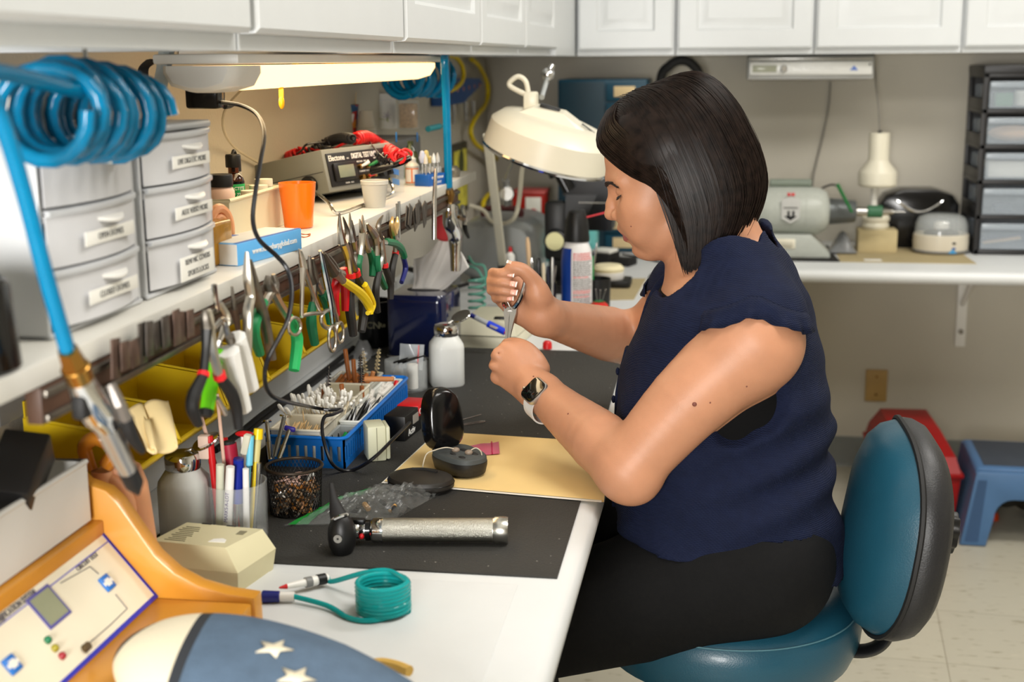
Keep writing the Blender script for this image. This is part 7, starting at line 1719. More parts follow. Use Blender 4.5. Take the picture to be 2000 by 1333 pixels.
for i in range(9):
    u, v = rr.uniform(.42, .92), rr.uniform(.2, .8); p = bagf(u, v); cl = [(34, 33, 34), (196, 150, 84), (92, 92, 96), (24, 24, 26)][i % 4]
    q = Vector((p[0], p[1], .008)); d = Vector((rr.uniform(-1, 1), rr.uniform(-1, 1), .1)).normalized()*rr.uniform(.006, .014)
    part('small_part', MB().tube([q-d, q+d], rr.uniform(.002, .004), 8), mat('bag_part_%d' % (i % 4), cl, .4), t)
# otoscope
o1, o0 = P(986, 1036, z=MZ+.0170), P(694, 1036, z=MZ+.0165)
ax_ = (o0-o1).normalized(); LL = (o0-o1).length
t = thing('otoscope', 'chrome-handled otoscope with black head lying on the mat\'s near end', 'otoscope', o1)
Mo = frame((0, 0, 0), ax_)
KN = mat('knurled_nickel', (168, 166, 156), .30, 1, var=.05, bump=.5, bscale=900)
part('handle', MB().lathe([(0, .0), (.0150, .0), (.0150, .150), (0, .150)], 36, Mo), KN, t)
part('end_cap', MB().lathe([(0, -.004), (.0158, -.004), (.0168, -.001), (.0168, .012), (.0155, .014), (.0155, .0145), (0, .0145)], 36, Mo), mat('satin_nickel', (196, 194, 186), .25, 1), t)
part('neck', MB().lathe([(0, .150), (.0156, .150), (.0156, .162), (.0150, .163), (.0120, .166), (0, .166)], 32, Mo), CHROME, t)
part('collar_ring', MB().lathe([(0, .166), (.0130, .166), (.0130, .1715), (0, .1715)], 32, Mo), BLACKG, t)
part('collar', MB().lathe([(0, .1715), (.0105, .1715), (.0108, .178), (.0102, .179), (.0108, .180), (.0108, .188), (.0102, .189), (.0108, .190), (.0106, .200), (0, .200)], 28, Mo), CHROME, t)
part('switch', MB().box(Mo @ Vector((0, 0, .186)) + Vector((0, .0, .012)), (.028, .010, .007), .002), BLACKP, t); part('red_button', MB().ell(Mo @ Vector((0, 0, .174))+Vector((0, -.0115, -.004)), .0034), REDP, t)
hp_ = P(668, 1046, z=MZ+.022)-o1
hd = part('head', MB().loft([[(hp_.x+x_*math.cos(a), hp_.y+y_*math.sin(a), hp_.z+z_) for a in np.linspace(0, 2*PI, 28, endpoint=False)] for x_, y_, z_ in ((.001, .001, -.0225), (.012, .014, -.0215), (.0165, .017, -.012), (.0172, .0175, 0), (.0165, .016, .010), (.0125, .012, .020), (.0085, .0085, .0245))]).tube([hp_+Vector((.010, 0, 0)), Mo @ Vector((0, 0, .199))], .0085, 12), BLACKP, t)
part('speculum', MB().tube([hp_+Vector((-.002, 0, .021)), hp_+Vector((-.007, .004, .030)), hp_+Vector((-.012, .010, .043)), hp_+Vector((-.016, .016, .060))], [.0115, .0090, .0050, .0028], 14), BLACKR, t)
part('chrome_ring', MB().lathe([(.0112, -.002), (.0124, 0), (.0112, .002)], 24, frame(hp_+Vector((-.002, 0, .022)), hp_+Vector((-.007, .004, .032)))), CHROME, t)
part('screw', MB().cyl(hp_+Vector((.000, -.0165, .002)), hp_+Vector((.0002, -.0190, .002)), .0052, seg=18), STEEL, hd); part('screw_slot', MB().cyl(hp_+Vector((.0002, -.0190, .002)), hp_+Vector((.0002, -.0193, .002)), .0014, seg=10), INK, hd)
# teal coil tube in front
tcx = P(748, 1150, z=CT+.028)
TEALT = mat('teal_tubing', (30, 178, 178), .15, trans=.35, ior=1.3, var=.04)
t = thing('coiled_tube', 'small coil of teal tubing with blue connector on the near worktop', 'tube', (tcx.x, tcx.y, CT))
hx = [(.0275*math.cos(2*PI*i/24), .0275*math.sin(2*PI*i/24), .003+.034*i/192) for i in range(193)]
part('coil', MB().tube(hx, .0030, 8), TEALT, t)
e1 = P(575, 1166, z=CT+.008)-t.location; e2 = P(640, 1130, z=CT+.010)-t.location
part('tube_end', MB().tube([hx[0], (-.002, -.030, .004), (-.030, -.028, .004), (e1.x*.6, e1.y*.6-.01, .006), e1], .0030, 8, sm=6), TEALT, t)
part('tube_end', MB().tube([hx[-1], (.0, .030, .036), (-.030, .036, .030), e2*.9, e2], .0030, 8, sm=6), TEALT, t)
bcn = P(512, 1166, z=CT+.008)-t.location
part('blue_connector', MB().cyl(e1+(bcn-e1)*.45, bcn, .0062, .0070, 16, .001), DBLUE, t); part('clear_sleeve', MB().cyl(e1, e1+(bcn-e1)*.44, .0052), WHITEP, t)
cn2 = P(560, 1146, z=CT+.012)-t.location
part('white_connector', MB().cyl(e2, e2+(cn2-e2)*.55, .0055).cyl(e2+(cn2-e2)*.55, cn2, .0045, .003), WHITEP, t); part('dark_ring', MB().cyl(e2+(cn2-e2)*.06, e2+(cn2-e2)*.26, .0064), BLACKP, t); part('dark_ring', MB().cyl(e2+(cn2-e2)*.40, e2+(cn2-e2)*.55, .0060), GREYP, t); part('red_tip', MB().cyl(cn2, cn2+(cn2-e2)*.18, .0030, .001), REDP, t)
# beige device box
bbx = P(420, 1130, z=CT+.02)
t = thing('beige_device', 'beige plastic box with printed label between console and otoscope', 'box', (.216, 1.382, CT), R(-6))
b = MB(); b.loft([[(-.058, -.040, 0), (.056, -.040, 0), (.062, .038, 0), (-.052, .038, 0)], [(-.062, -.042, .026), (.058, -.042, .026), (.066, .040, .026), (-.056, .040, .026)], [(-.055, -.030, .050), (.038, -.030, .050), (.052, .036, .050), (-.046, .036, .050)]])
part('housing', b, BEIGEP, t, sharp=25)
for i in range(9): part('printed_line', MB().box((-.030, -.022+.0055*i, .0502), (.026-.004*(i % 3), .0016, .0004)), mat('grey_print', (110, 106, 84), .7), t)
part('white_sticker', MB().prism([(0, 0), (.020, .002), (.018, .010), (.012, .014), (.002, .010)], .0005, TM((.010, -.018, .0500))), PAPER, t); part('dark_plate', MB().box((.034, .018, .0502), (.009, .012, .0006)), mat('olive_grey', (128, 122, 96), .6), t)
for sx in (-.02, .012): part('notch', MB().box((sx, .036, .0495), (.012, .002, .003)), INK, t)
# glass jar of pens and brushes ---------------------------------------------------
jc = Vector((.205, 1.505, MZ))
t = thing('glass_jar', 'round clear glass jar crowded with brushes and markers', 'jar', jc)
part('jar', MB().lathe([(0, 0), (.034, 0), (.037, .003), (.038, .070), (.0385, .074), (.036, .074), (.0352, .006), (0, .005)], 40), GLASS, t)
def stickin(name, lab, cat, foot, top, parts_):
    a = Vector(foot); b_ = Vector(top); o = thing(name, lab, cat, a); d = b_-a
    for nm, f0, f1, r0, r1, m_ in parts_: part(nm, MB().tube([d*f0, d*(f0*.5+f1*.5), d*f1], [r0, (r0+r1)/2, r1], 10), m_, o)
    return o
def pj(px, py, y=1.505): return P(px, py, y=y)
ft = lambda dx, dy: jc+Vector((dx, dy, .008))
ORED = mat('bright_red_handle', (206, 22, 28), .35); PKB = mat('pale_peach_bristle', (230, 204, 188), .8); WMK = mat('marker_white', (236, 234, 230), .35)
o = stickin('red_brush', 'red handled brush with square pale bristle head in the jar', 'brush', ft(-.022, -.006), pj(409, 852), [('handle', 0, .72, .0038, .0042, ORED), ('head', .72, 1, .0045, .0045, ORED)])
part('bristles', MB().box((pj(400, 873)-o.location), (.014, .012, .030), .002), PKB, o)
stickin('wooden_rod', 'thin pale wooden rod standing tall in the jar', 'rod', ft(-.014, .010), pj(424, 770), [('rod', 0, 1, .0024, .0022, mat('pink_wood', (214, 178, 158), .6))])
stickin('wooden_rod', 'pale rod leaning left behind the red brush', 'rod', ft(-.012, .016), pj(392, 812, 1.52), [('rod', 0, 1, .0022, .0026, mat('pink_wood', (214, 178, 158), .6))])
stickin('white_marker', 'greenish white capped marker at the jar\'s front left', 'marker', ft(-.016, -.020), pj(430, 908, 1.48), [('barrel', 0, 1, .0056, .0050, mat('greenish_white', (216, 218, 196), .4))])
o = stickin('white_marker', 'white marker with dark writing at the jar\'s front', 'marker', ft(-.006, -.024), pj(450, 912, 1.475), [('barrel', .0, 1, .0060, .0052, WMK)])
dd = (pj(450, 912, 1.475)-o.location); lettering(o, 'MARKS-A-LOT', .0062, Matrix.Translation(dd*.45+Vector((0, -.0062, 0))) @ face_frame((0, 0, 0), dd, Vector((-1, 0, 0))), mat('violet_ink', (90, 70, 130), .6))
stickin('blue_screwdriver', 'blue translucent handled screwdriver point-down in the jar', 'screwdriver', ft(.002, -.012), pj(466, 895, 1.495), [('shaft', 0, .45, .0016, .0018, STEEL), ('handle', .42, .98, .0072, .0066, mat('clear_royal_blue', (18, 46, 170), .15, trans=.3)), ('end', .98, 1.0, .0070, .0060, DBLUE)])
o = stickin('crimson_tool', 'crimson handled tool with black end cap in the jar', 'screwdriver', ft(.0, .012), pj(446, 862, 1.52), [('shaft', 0, .50, .0018, .0018, STEEL), ('handle', .46, .97, .0092, .0100, mat('crimson_handle', (158, 24, 52), .45)), ('end_cap', .97, 1, .0085, .0075, BLACKR)])
stickin('red_toothbrush', 'red brush end peeking behind the crimson tool', 'brush', ft(-.006, .018), pj(436, 856, 1.535), [('handle', 0, 1, .0032, .0055, ORED)])
o = stickin('blue_toothbrush', 'light blue toothbrush standing head-up in the jar', 'toothbrush', ft(.010, -.004), pj(490, 852, 1.515), [('handle', 0, .7, .0026, .0030, mat('sky_blue', (110, 196, 222), .35)), ('head', .7, 1, .0046, .0042, mat('sky_blue', (110, 196, 222), .35))])
part('bristles', MB().box(pj(481, 868, 1.512)-o.location, (.009, .010, .026), .002, rot=(0, R(14), 0)), mat('off_white_bristle', (206, 204, 184), .8), o)
o = stickin('yellow_toothbrush', 'yellow toothbrush leaning right in the jar', 'toothbrush', ft(.014, .004), pj(505, 838, 1.53), [('handle', 0, .68, .0028, .0034, mat('bright_yellow', (240, 206, 20), .35)), ('neck', .68, .9, .0046, .0048, mat('pale_yellow', (206, 194, 130), .5)), ('tip', .9, 1, .0062, .0058, mat('bright_yellow', (240, 206, 20), .35))])
o = stickin('red_topped_tool', 'red T-topped tool behind the light blue toothbrush', 'tool', ft(.006, .016), pj(474, 848, 1.54), [('rod', 0, 1, .0022, .0028, WHITEP)]); part('red_top', MB().ell(pj(477, 848, 1.54)-o.location, (.012, .006, .0038)), REDP, o)
stickin('white_marker', 'slim white capped pen right of the blue screwdriver', 'marker', ft(.016, -.014), pj(480, 916, 1.49), [('barrel', 0, 1, .0040, .0040, WMK)])
stickin('steel_probe', 'shiny steel probe at the jar\'s right rim', 'probe', ft(.022, .0), pj(506, 905, 1.5), [('rod', 0, 1, .0022, .0030, CHROME)])
# chrome tools leaning between jar and blue tray
for i, (lab, bx, by, tx, ty) in enumerate((('chrome flat-topped punch, leftmost of three steel rods by the blue tray', 528, 898, 521, 822), ('tall hexagonal steel rod in the middle of three by the blue tray', 536, 892, 556, 812), ('slim steel rod with blue T-top beside the blue tray', 545, 896, 566, 838))):
    a, b_ = P(bx, by, y=1.70), P(tx, ty, y=1.72); o = thing('steel_punch', lab, 'punch', a, 0, 'steel rods by the blue tray'); d = b_-a
    part('rod', MB().tube([(0, 0, 0), d*.45, d*.46, d*.97], [.0032, .0040, .0028, .0030], 8), STEEL if i != 1 else mat('zinc', (150, 152, 150), .35, .9), o)
    part('top', MB().cyl(d*.96, d, .0070 if i < 2 else .0045, seg=16) if i < 2 else MB().box(d, (.016, .006, .007), .002, rot=(0, R(12), 0)), CHROME if i < 2 else mat('violet_blue_top', (52, 40, 150), .4), o)
t = thing('tool_pot', 'small dark pot holding the three steel rods', 'holder', (P(536, 905, z=MZ).x, 1.712, MZ)); part('pot', MB().lathe([(0, 0), (.016, 0), (.017, .022), (.015, .022), (.014, .002), (0, .002)], 20), BLACKP, t)
# black mesh basket ---------------------------------------------------------------
kc = P(566, 1000, z=MZ); kc = Vector((.2445, 1.612, MZ))
t = thing('mesh_basket', 'round black wire mesh cup full of tangled hearing aid parts', 'basket', kc)
MESHB = mat('black_mesh_wire', (26, 24, 22), .4, .5)
Rk, Hk = .0365, .062
b = MB()
for k in range(44):
    a = 2*PI*k/44
    for s_ in (1, -1): b.tube([(Rk*(.92+.08*j/6)*math.cos(a+s_*.9*j/6), Rk*(.92+.08*j/6)*math.sin(a+s_*.9*j/6), .002+(Hk-.004)*j/6) for j in range(7)], .00045, 4)
part('wire_mesh', b, MESHB, t).__setitem__('kind', 'stuff')
part('rim', MB().tube([(Rk*1.01*math.cos(2*PI*i/40), Rk*1.01*math.sin(2*PI*i/40), Hk) for i in range(40)], .0022, 8, closed=True), mat('worn_black_wire', (58, 48, 38), .4, .5), t)
part('base', MB().cyl((0, 0, 0), (0, 0, .002), Rk*.92, seg=36), MESHB, t)
rr = random.Random(21); b = MB(); cols = [mat('tangle_tan', (150, 122, 92), .5), mat('tangle_dark', (52, 44, 38), .5), mat('tangle_silver', (176, 170, 160), .25, .7), mat('tangle_amber', (170, 110, 46), .4)]
for i in range(260):
    a, r_ = rr.uniform(0, 2*PI), Rk*.84*math.sqrt(rr.random()); z = rr.uniform(.003, .040); q = Vector((r_*math.cos(a), r_*math.sin(a), z)); b.cur = rr.randrange(4)
    d = Vector((rr.uniform(-1, 1), rr.uniform(-1, 1), rr.uniform(-.6, .6))).normalized()*rr.uniform(.002, .006)
    b.tube([q-d, q+d.orthogonal()*.3, q+d], rr.uniform(.0007, .0024), 5)
part('tangled_parts', b, cols, t).__setitem__('kind', 'stuff')
for k, (a, r_) in enumerate(((.3, .012), (1.9, .014), (3.4, .013), (4.9, .010))):
    q = Vector((.014*math.cos(a), .014*math.sin(a), .043)); part('wire_loop', MB().tube([q+Vector((r_*math.cos(s_), r_*.7*math.sin(s_), .004*math.sin(s_+k))) for s_ in np.linspace(0, 5.6, 18)], .0010, 6), mat('rose_wire', (196, 160, 146), .35), t)
part('pale_tube', MB().tube([(.016, .006, .040), (.024, .0, .055), (.028, -.004, .050)], .0022, 8, sm=5), mat('translucent_tube', (196, 196, 188), .3), t)
# blue organiser tray ----------------------------------------------------------------
bx0, bx1, by0, by1, bh_ = .138, .258, 1.800, 2.185, .046
t = thing('blue_tray', 'blue slotted plastic tray filled with swabs and brushes', 'tray', (bx0, by0, MZ))
w_, l_ = bx1-bx0, by1-by0
BT = mat('bright_blue_tray', (10, 108, 196), .35, var=.03)
def slotted(n, L_, H_, th):
    """a wall with n upright slots, in the local x-z plane"""
    mb = MB(); mb.box2((0, 0, 0), (L_, th, H_*.22)); mb.box2((0, 0, H_*.72), (L_, th, H_))
    pw = L_/(n+.5)
    for i in range(n+1): mb.box2((i*pw, 0, H_*.22), (i*pw+pw*.58, th, H_*.72))
    return mb
b = MB(); b.box2((.004, .004, 0), (w_-.004, l_-.004, .003)); part('tray_floor', b, BT, t)
def place(mb, M): mb.v = [tuple(M @ Vector(v)) for v in mb.v]; return mb
part('slotted_wall', place(slotted(9, w_, bh_, .003), Matrix.Identity(4)), BT, t); part('slotted_wall', place(slotted(9, w_, bh_, .003), Matrix.Translation((0, l_-.003, 0))), BT, t)
Mz = Matrix.Rotation(PI/2, 4, 'Z')
part('slotted_wall', place(slotted(30, l_, bh_, .003), Matrix.Translation((.003, 0, 0)) @ Mz), BT, t); part('slotted_wall', place(slotted(30, l_, bh_, .003), Matrix.Translation((w_, 0, 0)) @ Mz), BT, t)
rimp = [(x+w_/2, y+l_/2, bh_) for x, y in rrect(w_+.004, l_+.004, .012)]; part('rolled_rim', MB().tube(rimp, .0028, 8, closed=True), BT, t)
OCR = mat('cream_organiser', (226, 220, 200), .42, var=.02)
def organiser(lab, x0, y0, x1, y1, h_, m_=OCR, name='organiser_tray'):
    o = thing(name, lab, 'tray', (bx0+x0, by0+y0, MZ+.0035)); W_, L_ = x1-x0, y1-y0; th = .002
    b = MB(); b.box2((0, 0, 0), (W_, L_, th)).box2((0, 0, th), (th, L_, h_)).box2((W_-th, 0, th), (W_, L_, h_)).box2((th, 0, th), (W_-th, th, h_)).box2((th, L_-th, th), (W_-th, L_, h_)); part('tray', b, m_, o)
    part('rim', MB().tube([(x+W_/2, y+L_/2, h_) for x, y in rrect(W_+.001, L_+.001, .003)], .0022, 6, closed=True), m_, o); return o
organiser('cream organiser of toothpicks at the blue tray\'s near end', .006, .008, .080, .090, .050)
organiser('cream organiser packed with cotton swabs', .006, .093, .080, .195, .050)
organiser('cream organiser with a few brown handles, third along the blue tray', .006, .198, .080, .285, .052)
organiser('clear organiser bundling wooden brush handles at the blue tray\'s far end', .006, .288, .080, .372, .052, mat('clear_cream', (222, 220, 206), .2, trans=.35))
organiser('long narrow white organiser along the blue tray\'s room side', .084, .10, .114, .375, .040, mat('white_organiser', (214, 216, 210), .4))
organiser('clear bin of black tips and a green cap in the blue tray\'s near corner', .084, .008, .114, .095, .034, mat('cloudy_organiser', (206, 212, 212), .2, trans=.5))
# cotton swabs
SWP = mat('swab_paper', (232, 216, 184), .7); COT = mat('white_cotton', (244, 242, 234), .9, bump=.3, bscale=600)
def swab_mesh():
    b = MB(); b.cur = 0; b.cyl((0, 0, 0), (0, 0, .060), .0011, seg=8); b.cur = 1
    for z0, s_ in ((.060, 1), (0, -1)): b.lathe([(0, z0-.013*s_), (.0015, z0-.012*s_), (.0029, z0-.005*s_), (.0031, z0), (.0022, z0+.004*s_), (0, z0+.0055*s_)], 10)
    return b.mesh('cotton_swab', [SWP, COT])
sm_ = swab_mesh(); rr = random.Random(4); first = None
for i in range(64):
    u, v = rr.random(), rr.random(); base = Vector((bx0+.012+.062*u, by0+.100+.088*v, MZ+.010)); lean = (rr.uniform(-.55, -.05) if rr.random() < .7 else rr.uniform(-.1, .35), rr.uniform(-.45, .45))
    o = bpy.data.objects.new('cotton_swab', sm_); COL.objects.link(o); o.location = base+Vector((0, 0, rr.uniform(.0, .012))); o.rotation_euler = (lean[0]*-1, lean[1], 0)
    tag(o, 'white cotton swab in the crowded cream organiser', 'swab', 'cotton swabs in the organiser')
for i in range(8):
    base = Vector((bx0+.045+.006*i, by0+.150+.012*(i % 4), MZ+.046+.002*(i % 3))); o = bpy.data.objects.new('cotton_swab', sm_); COL.objects.link(o); o.location = base; o.rotation_euler = (R(70), 0, R(-20+6*i)); tag(o, 'cotton swab lying flat across the organiser rim', 'swab', 'cotton swabs lying across the rim')
tp = MB().tube([(0, 0, 0), (0, 0, .002), (0, 0, .055), (0, 0, .060)], [.0003, .0009, .0009, .0003], 6).mesh('toothpick', mat('toothpick_wood', (226, 190, 134), .6))
for i in range(30):
    o = bpy.data.objects.new('toothpick', tp); COL.objects.link(o); o.location = (bx0+.014+.0019*i, by0+.016+rr.uniform(0, .006), MZ+.030+.0012*(i % 5)); o.rotation_euler = (R(-82+rr.uniform(-6, 8)), 0, R(rr.uniform(-9, 9))); tag(o, 'wooden toothpick lying in the near cream organiser', 'toothpick', 'toothpicks in the near organiser')
for i in range(3):
    o = bpy.data.objects.new('toothpick', tp); COL.objects.link(o); o.location = (bx0+.034+.012*i, by0+.050, MZ+.012); o.rotation_euler = (R(-20+8*i), R(-34+26*i), 0); tag(o, ['toothpick leaning left against the organiser\'s divider', 'toothpick standing in the middle of the near organiser', 'toothpick leaning right in the near organiser'][i], 'toothpick', 'leaning toothpicks')
BRN = mat('varnished_brown_handle', (150, 86, 34), .4, var=.12); BRN2 = mat('tan_handle', (186, 122, 70), .5, var=.08); BRS = mat('black_bristle', (24, 26, 32), .8); TBR = mat('cream_bristle', (206, 190, 146), .8)
def br_(lab, a, d, L_, m_, bristle=None, r=.0042, bl=.03):
    o = thing('wire_brush' if bristle else 'wooden_dowel', lab, 'brush' if bristle else 'dowel', a, 0, 'brushes and handles in the blue tray'); d = Vector(d).normalized()
    part('handle', MB().cyl((0, 0, 0), d*L_, r, r*.9, 12, .0008), m_, o)
    if bristle:
        part('wire', MB().cyl(d*L_, d*(L_+bl+.008), .0008, seg=6), STEEL, o); b = MB()
        for k in range(26):
            q = d*(L_+.006+bl*k/26); a1 = k*2.4; n1 = d.orthogonal().normalized(); n2 = d.cross(n1); w2 = .0052*(1-.35*k/26); v_ = (n1*math.cos(a1)+n2*math.sin(a1))*w2
            b.tube([q-v_, q+v_], .0006, 4)
        part('bristles', b, bristle, o).__setitem__('kind', 'stuff')
    return o
fx = lambda px, py, y: P(px, py, y=y)
def standing(lab, px, py, y, h_, lean, m_, **k): 
    top = fx(px, py, y); d = Vector((lean, .05, 1)).normalized(); return br_(lab, top-d*(h_+(k.get('bl', .03)+.008 if k.get('bristle') else 0)), d, h_, m_, **k)
standing('tall brown handle rising highest from the far organiser', 674, 682, 2.13, .055, -.12, BRN)
standing('shorter brown handle beside the tallest one', 690, 702, 2.12, .045, -.05, BRN)
standing('black-bristled brush standing at the far organiser\'s middle', 704, 692, 2.11, .025, .02, BRN, bristle=BRS, bl=.028)
standing('black-bristled brush in front of the far organiser', 706, 716, 2.05, .020, .0, BRN, bristle=BRS, bl=.024)
standing('cream-bristled brush left of the tallest cream one', 709, 684, 2.16, .022, -.10, BRN, bristle=TBR, bl=.040)
standing('cream-bristled brush at the far right of the blue tray', 741, 680, 2.17, .020, .14, BRN, bristle=TBR, bl=.042)
standing('black-bristled brush standing among the swabs', 643, 716, 1.98, .020, .08, BRN, bristle=BRS, bl=.034)
standing('orange-dotted brown handle among the swab tips', 667, 750, 1.97, .040, -.05, BRN)
standing('short brown handle beside the swabs', 632, 760, 1.96, .030, .0, BRN)
br_('long tan handle lying across the tray rim', fx(712, 741, 2.02), (1, .05, .02), .048, BRN2, r=.0046)
standing('tan stub handle leaning at the far organiser\'s right', 729, 726, 2.13, .030, .25, BRN2)
for i in range(7): br_(['brown handle lying first in the far bundle', 'brown handle lying second in the far bundle', 'brown handle lying third in the far bundle', 'brown handle lying fourth in the far bundle', 'brown handle lying fifth in the far bundle', 'brown handle lying sixth in the far bundle', 'brown handle lying last in the far bundle'][i], Vector((bx0+.014+.0088*i, by0+.292, MZ+.044+.003*(i % 2))), (0, 1, .16), .060, BRN, r=.0044)
WC2 = mat('white_clip', (226, 222, 214), .45)
for i in range(8):
    o = bpy.data.objects.new('white_clip', MB().box((0, 0, 0), (.007, .046, .006), .0015).box((0, .012, .0042), (.0045, .014, .0035), .001).mesh('white_clip', WC2)); COL.objects.link(o); o.location = (bx0+.0890+.0072*(i % 3), by0+.190+.024*i, MZ+.036+.006*(i % 2)); o.rotation_euler = (R(8), 0, R(rr.uniform(-16, 10)))
    tag(o, 'white plastic clip in the heap along the blue tray\'s room side', 'clip', 'white clips in the blue tray')
for i in range(7):
    o = bpy.data.objects.new('black_applicator', MB().tube([(0, 0, 0), (0, 0, .03), (0, 0, .052)], [.0034, .0036, .0008], 8).mesh('black_applicator', BLACKG)); COL.objects.link(o); o.location = (bx0+.088+.006*(i % 4), by0+.098+.014*i, MZ+.022); o.rotation_euler = (R(-52), R(14), R(rr.uniform(-14, 14)))
    tag(o, 'glossy black applicator standing in the blue tray\'s room-side row', 'applicator', 'black applicators in the blue tray')
for i in range(6):
    o = bpy.data.objects.new('black_tip', MB().tube([(0, 0, 0), (0, 0, .018), (0, 0, .030)], [.0022, .0026, .0008], 8).mesh('black_tip', BLACKP)); COL.objects.link(o); o.location = (bx0+.090+.0042*i, by0+.022+.011*i, MZ+.010); o.rotation_euler = (R(-30+10*(i % 3)), R(-20+8*i), 0); tag(o, 'small black tip in the clear near-corner bin', 'tip', 'black tips in the clear bin')
solo('green_stopper', MB().lathe([(0, 0), (.0042, 0), (.0046, .016), (.0034, .020), (.0034, .026), (0, .027)], 14), mat('bright_green_cap', (20, 150, 72), .35), 'bright green cap in the blue tray\'s near corner bin', 'cap', loc=(bx0+.095, by0+.050, MZ+.016), rot=(R(-30), R(25), 0))
solo('red_stopper', MB().lathe([(0, 0), (.004, 0), (.004, .016), (0, .018)], 14), REDP, 'red cap at the far room-side corner of the blue tray', 'cap', loc=(bx0+.108, by0+.345, MZ+.036), rot=(R(-60), 0, 0))
# small devices right of the tray
q = P(727, 905, z=MZ)
t = thing('hearing_aid_tester', 'small upright beige device with grey window beside the blue tray', 'device', (.2885, 1.862, MZ), R(24))
part('housing', MB().box2((-.016, -.022, 0), (.012, .022, .054), .003).box2((.0121, -.021, .002), (.018, .021, .052), .002), mat('pale_sage_plastic', (204, 204, 176), .45, var=.02), t)
part('window', MB().box((.0183, .002, .030), (.001, .020, .022), .0004), mat('grey_window', (120, 120, 112), .3), t)
for z in (.040, .022): part('button', MB().cyl((.018, .016, z), (.0192, .016, z), .003, seg=12), BEIGEP, t)
part('seam', MB().box((-.002, -.0222, .027), (.001, .0006, .05)), mat('seam_grey', (140, 138, 116), .6), t)
t = thing('battery_box', 'black battery box with red rear top beside the blue tray', 'box', (.300, 2.010, MZ), R(-6))
part('box_body', MB().box2((-.018, -.058, 0), (.018, .058, .040), .002), BLACKP, t); part('red_panel', MB().box2((-.0183, .004, .0385), (.0183, .0583, .0413), .0015).box2((.0178, .004, .024), (.0187, .0583, .0392), .0008), REDP, t)
lettering(t, 'Activ', .015, face_frame((.0186, -.030, .010), (0, 1, 0), (0, 0, 1)), WINK); part('white_window', MB().box((.0186, -.010, .026), (.0008, .026, .014)), mat('grey_white_print', (150, 146, 140), .5), t)
for k in range(4): part('ring_print', MB().tube([(.0190, .012+.012*k+.0042*math.cos(a), .0315+.0042*math.sin(a)) for a in np.linspace(0, 2*PI, 14, endpoint=False)], .0006, 5, closed=True), WINK, t)
# clear acrylic organiser
aq = P(790, 768, z=MZ)
t = thing('acrylic_cup', 'round clear ribbed organiser with small parts beyond the blue tray', 'organiser', (.232, 2.285, MZ))
ribs = [(.038*(1+.035*math.cos(12*a))*math.cos(a), .038*(1+.035*math.cos(12*a))*math.sin(a)) for a in np.linspace(0, 2*PI, 96, endpoint=False)]
b = MB(); n = len(ribs); b.loft([[(x*s_, y*s_, z) for x, y in ribs] for s_, z in ((.94, 0), (1, .002), (1, .054), (.94, .054), (.94, .004))]); part('cup', b, mat('clear_acrylic', (225, 230, 230), .05, alpha=.14, spec=1), t)
part('divider', MB().box2((-.034, -.001, .005), (.034, .001, .052)).box2((-.001, -.034, .005), (.001, .034, .052)), mat('clear_acrylic', (225, 230, 230), .05, alpha=.14, spec=1), t)
ac = t.location
solo('zip_sachet', MB().grid(lambda u, v: (-.022+.044*u, .004*math.sin(5*u+3*v), .046*v), 8, 6), mat('clear_sachet', (206, 212, 216), .15, alpha=.6, spec=.8), 'tiny clear sachet standing in the acrylic organiser', 'sachet', loc=(ac.x+.006, ac.y+.012, MZ+.034), rot=(R(-6), R(4), R(8)))
solo('red_strip', MB().box((0, 0, .022), (.0022, .0012, .044)), REDP, 'thin red seal strip on the tiny clear sachet', 'strip', loc=(ac.x+.0195, ac.y+.008, MZ+.035), rot=(R(-6), R(4), R(8)))
for i in range(3):
    o = bpy.data.objects.new('black_pick', MB().tube([(0, 0, 0), (0, 0, .045)], [.0018, .0012], 8).mesh('black_pick', BLACKG)); COL.objects.link(o); o.location = (ac.x-.018+.008*i, ac.y-.016, MZ+.052); o.rotation_euler = (R(70), 0, R(50+18*i)); tag(o, 'black pick lying across the acrylic organiser', 'pick', 'black picks on the acrylic organiser')
solo('paper_roll', MB().cyl((0, 0, 0), (0, 0, .044), .010), PAPER, 'white paper roll inside the acrylic organiser', 'roll', loc=(ac.x+.016, ac.y-.016, MZ+.006))
solo('grey_capsule', MB().ell((0, 0, 0), (.010, .010, .016)), mat('grey_capsule_plastic', (168, 166, 160), .4), 'grey capsule in the acrylic organiser', 'capsule', loc=(ac.x-.018, ac.y+.016, MZ+.024))
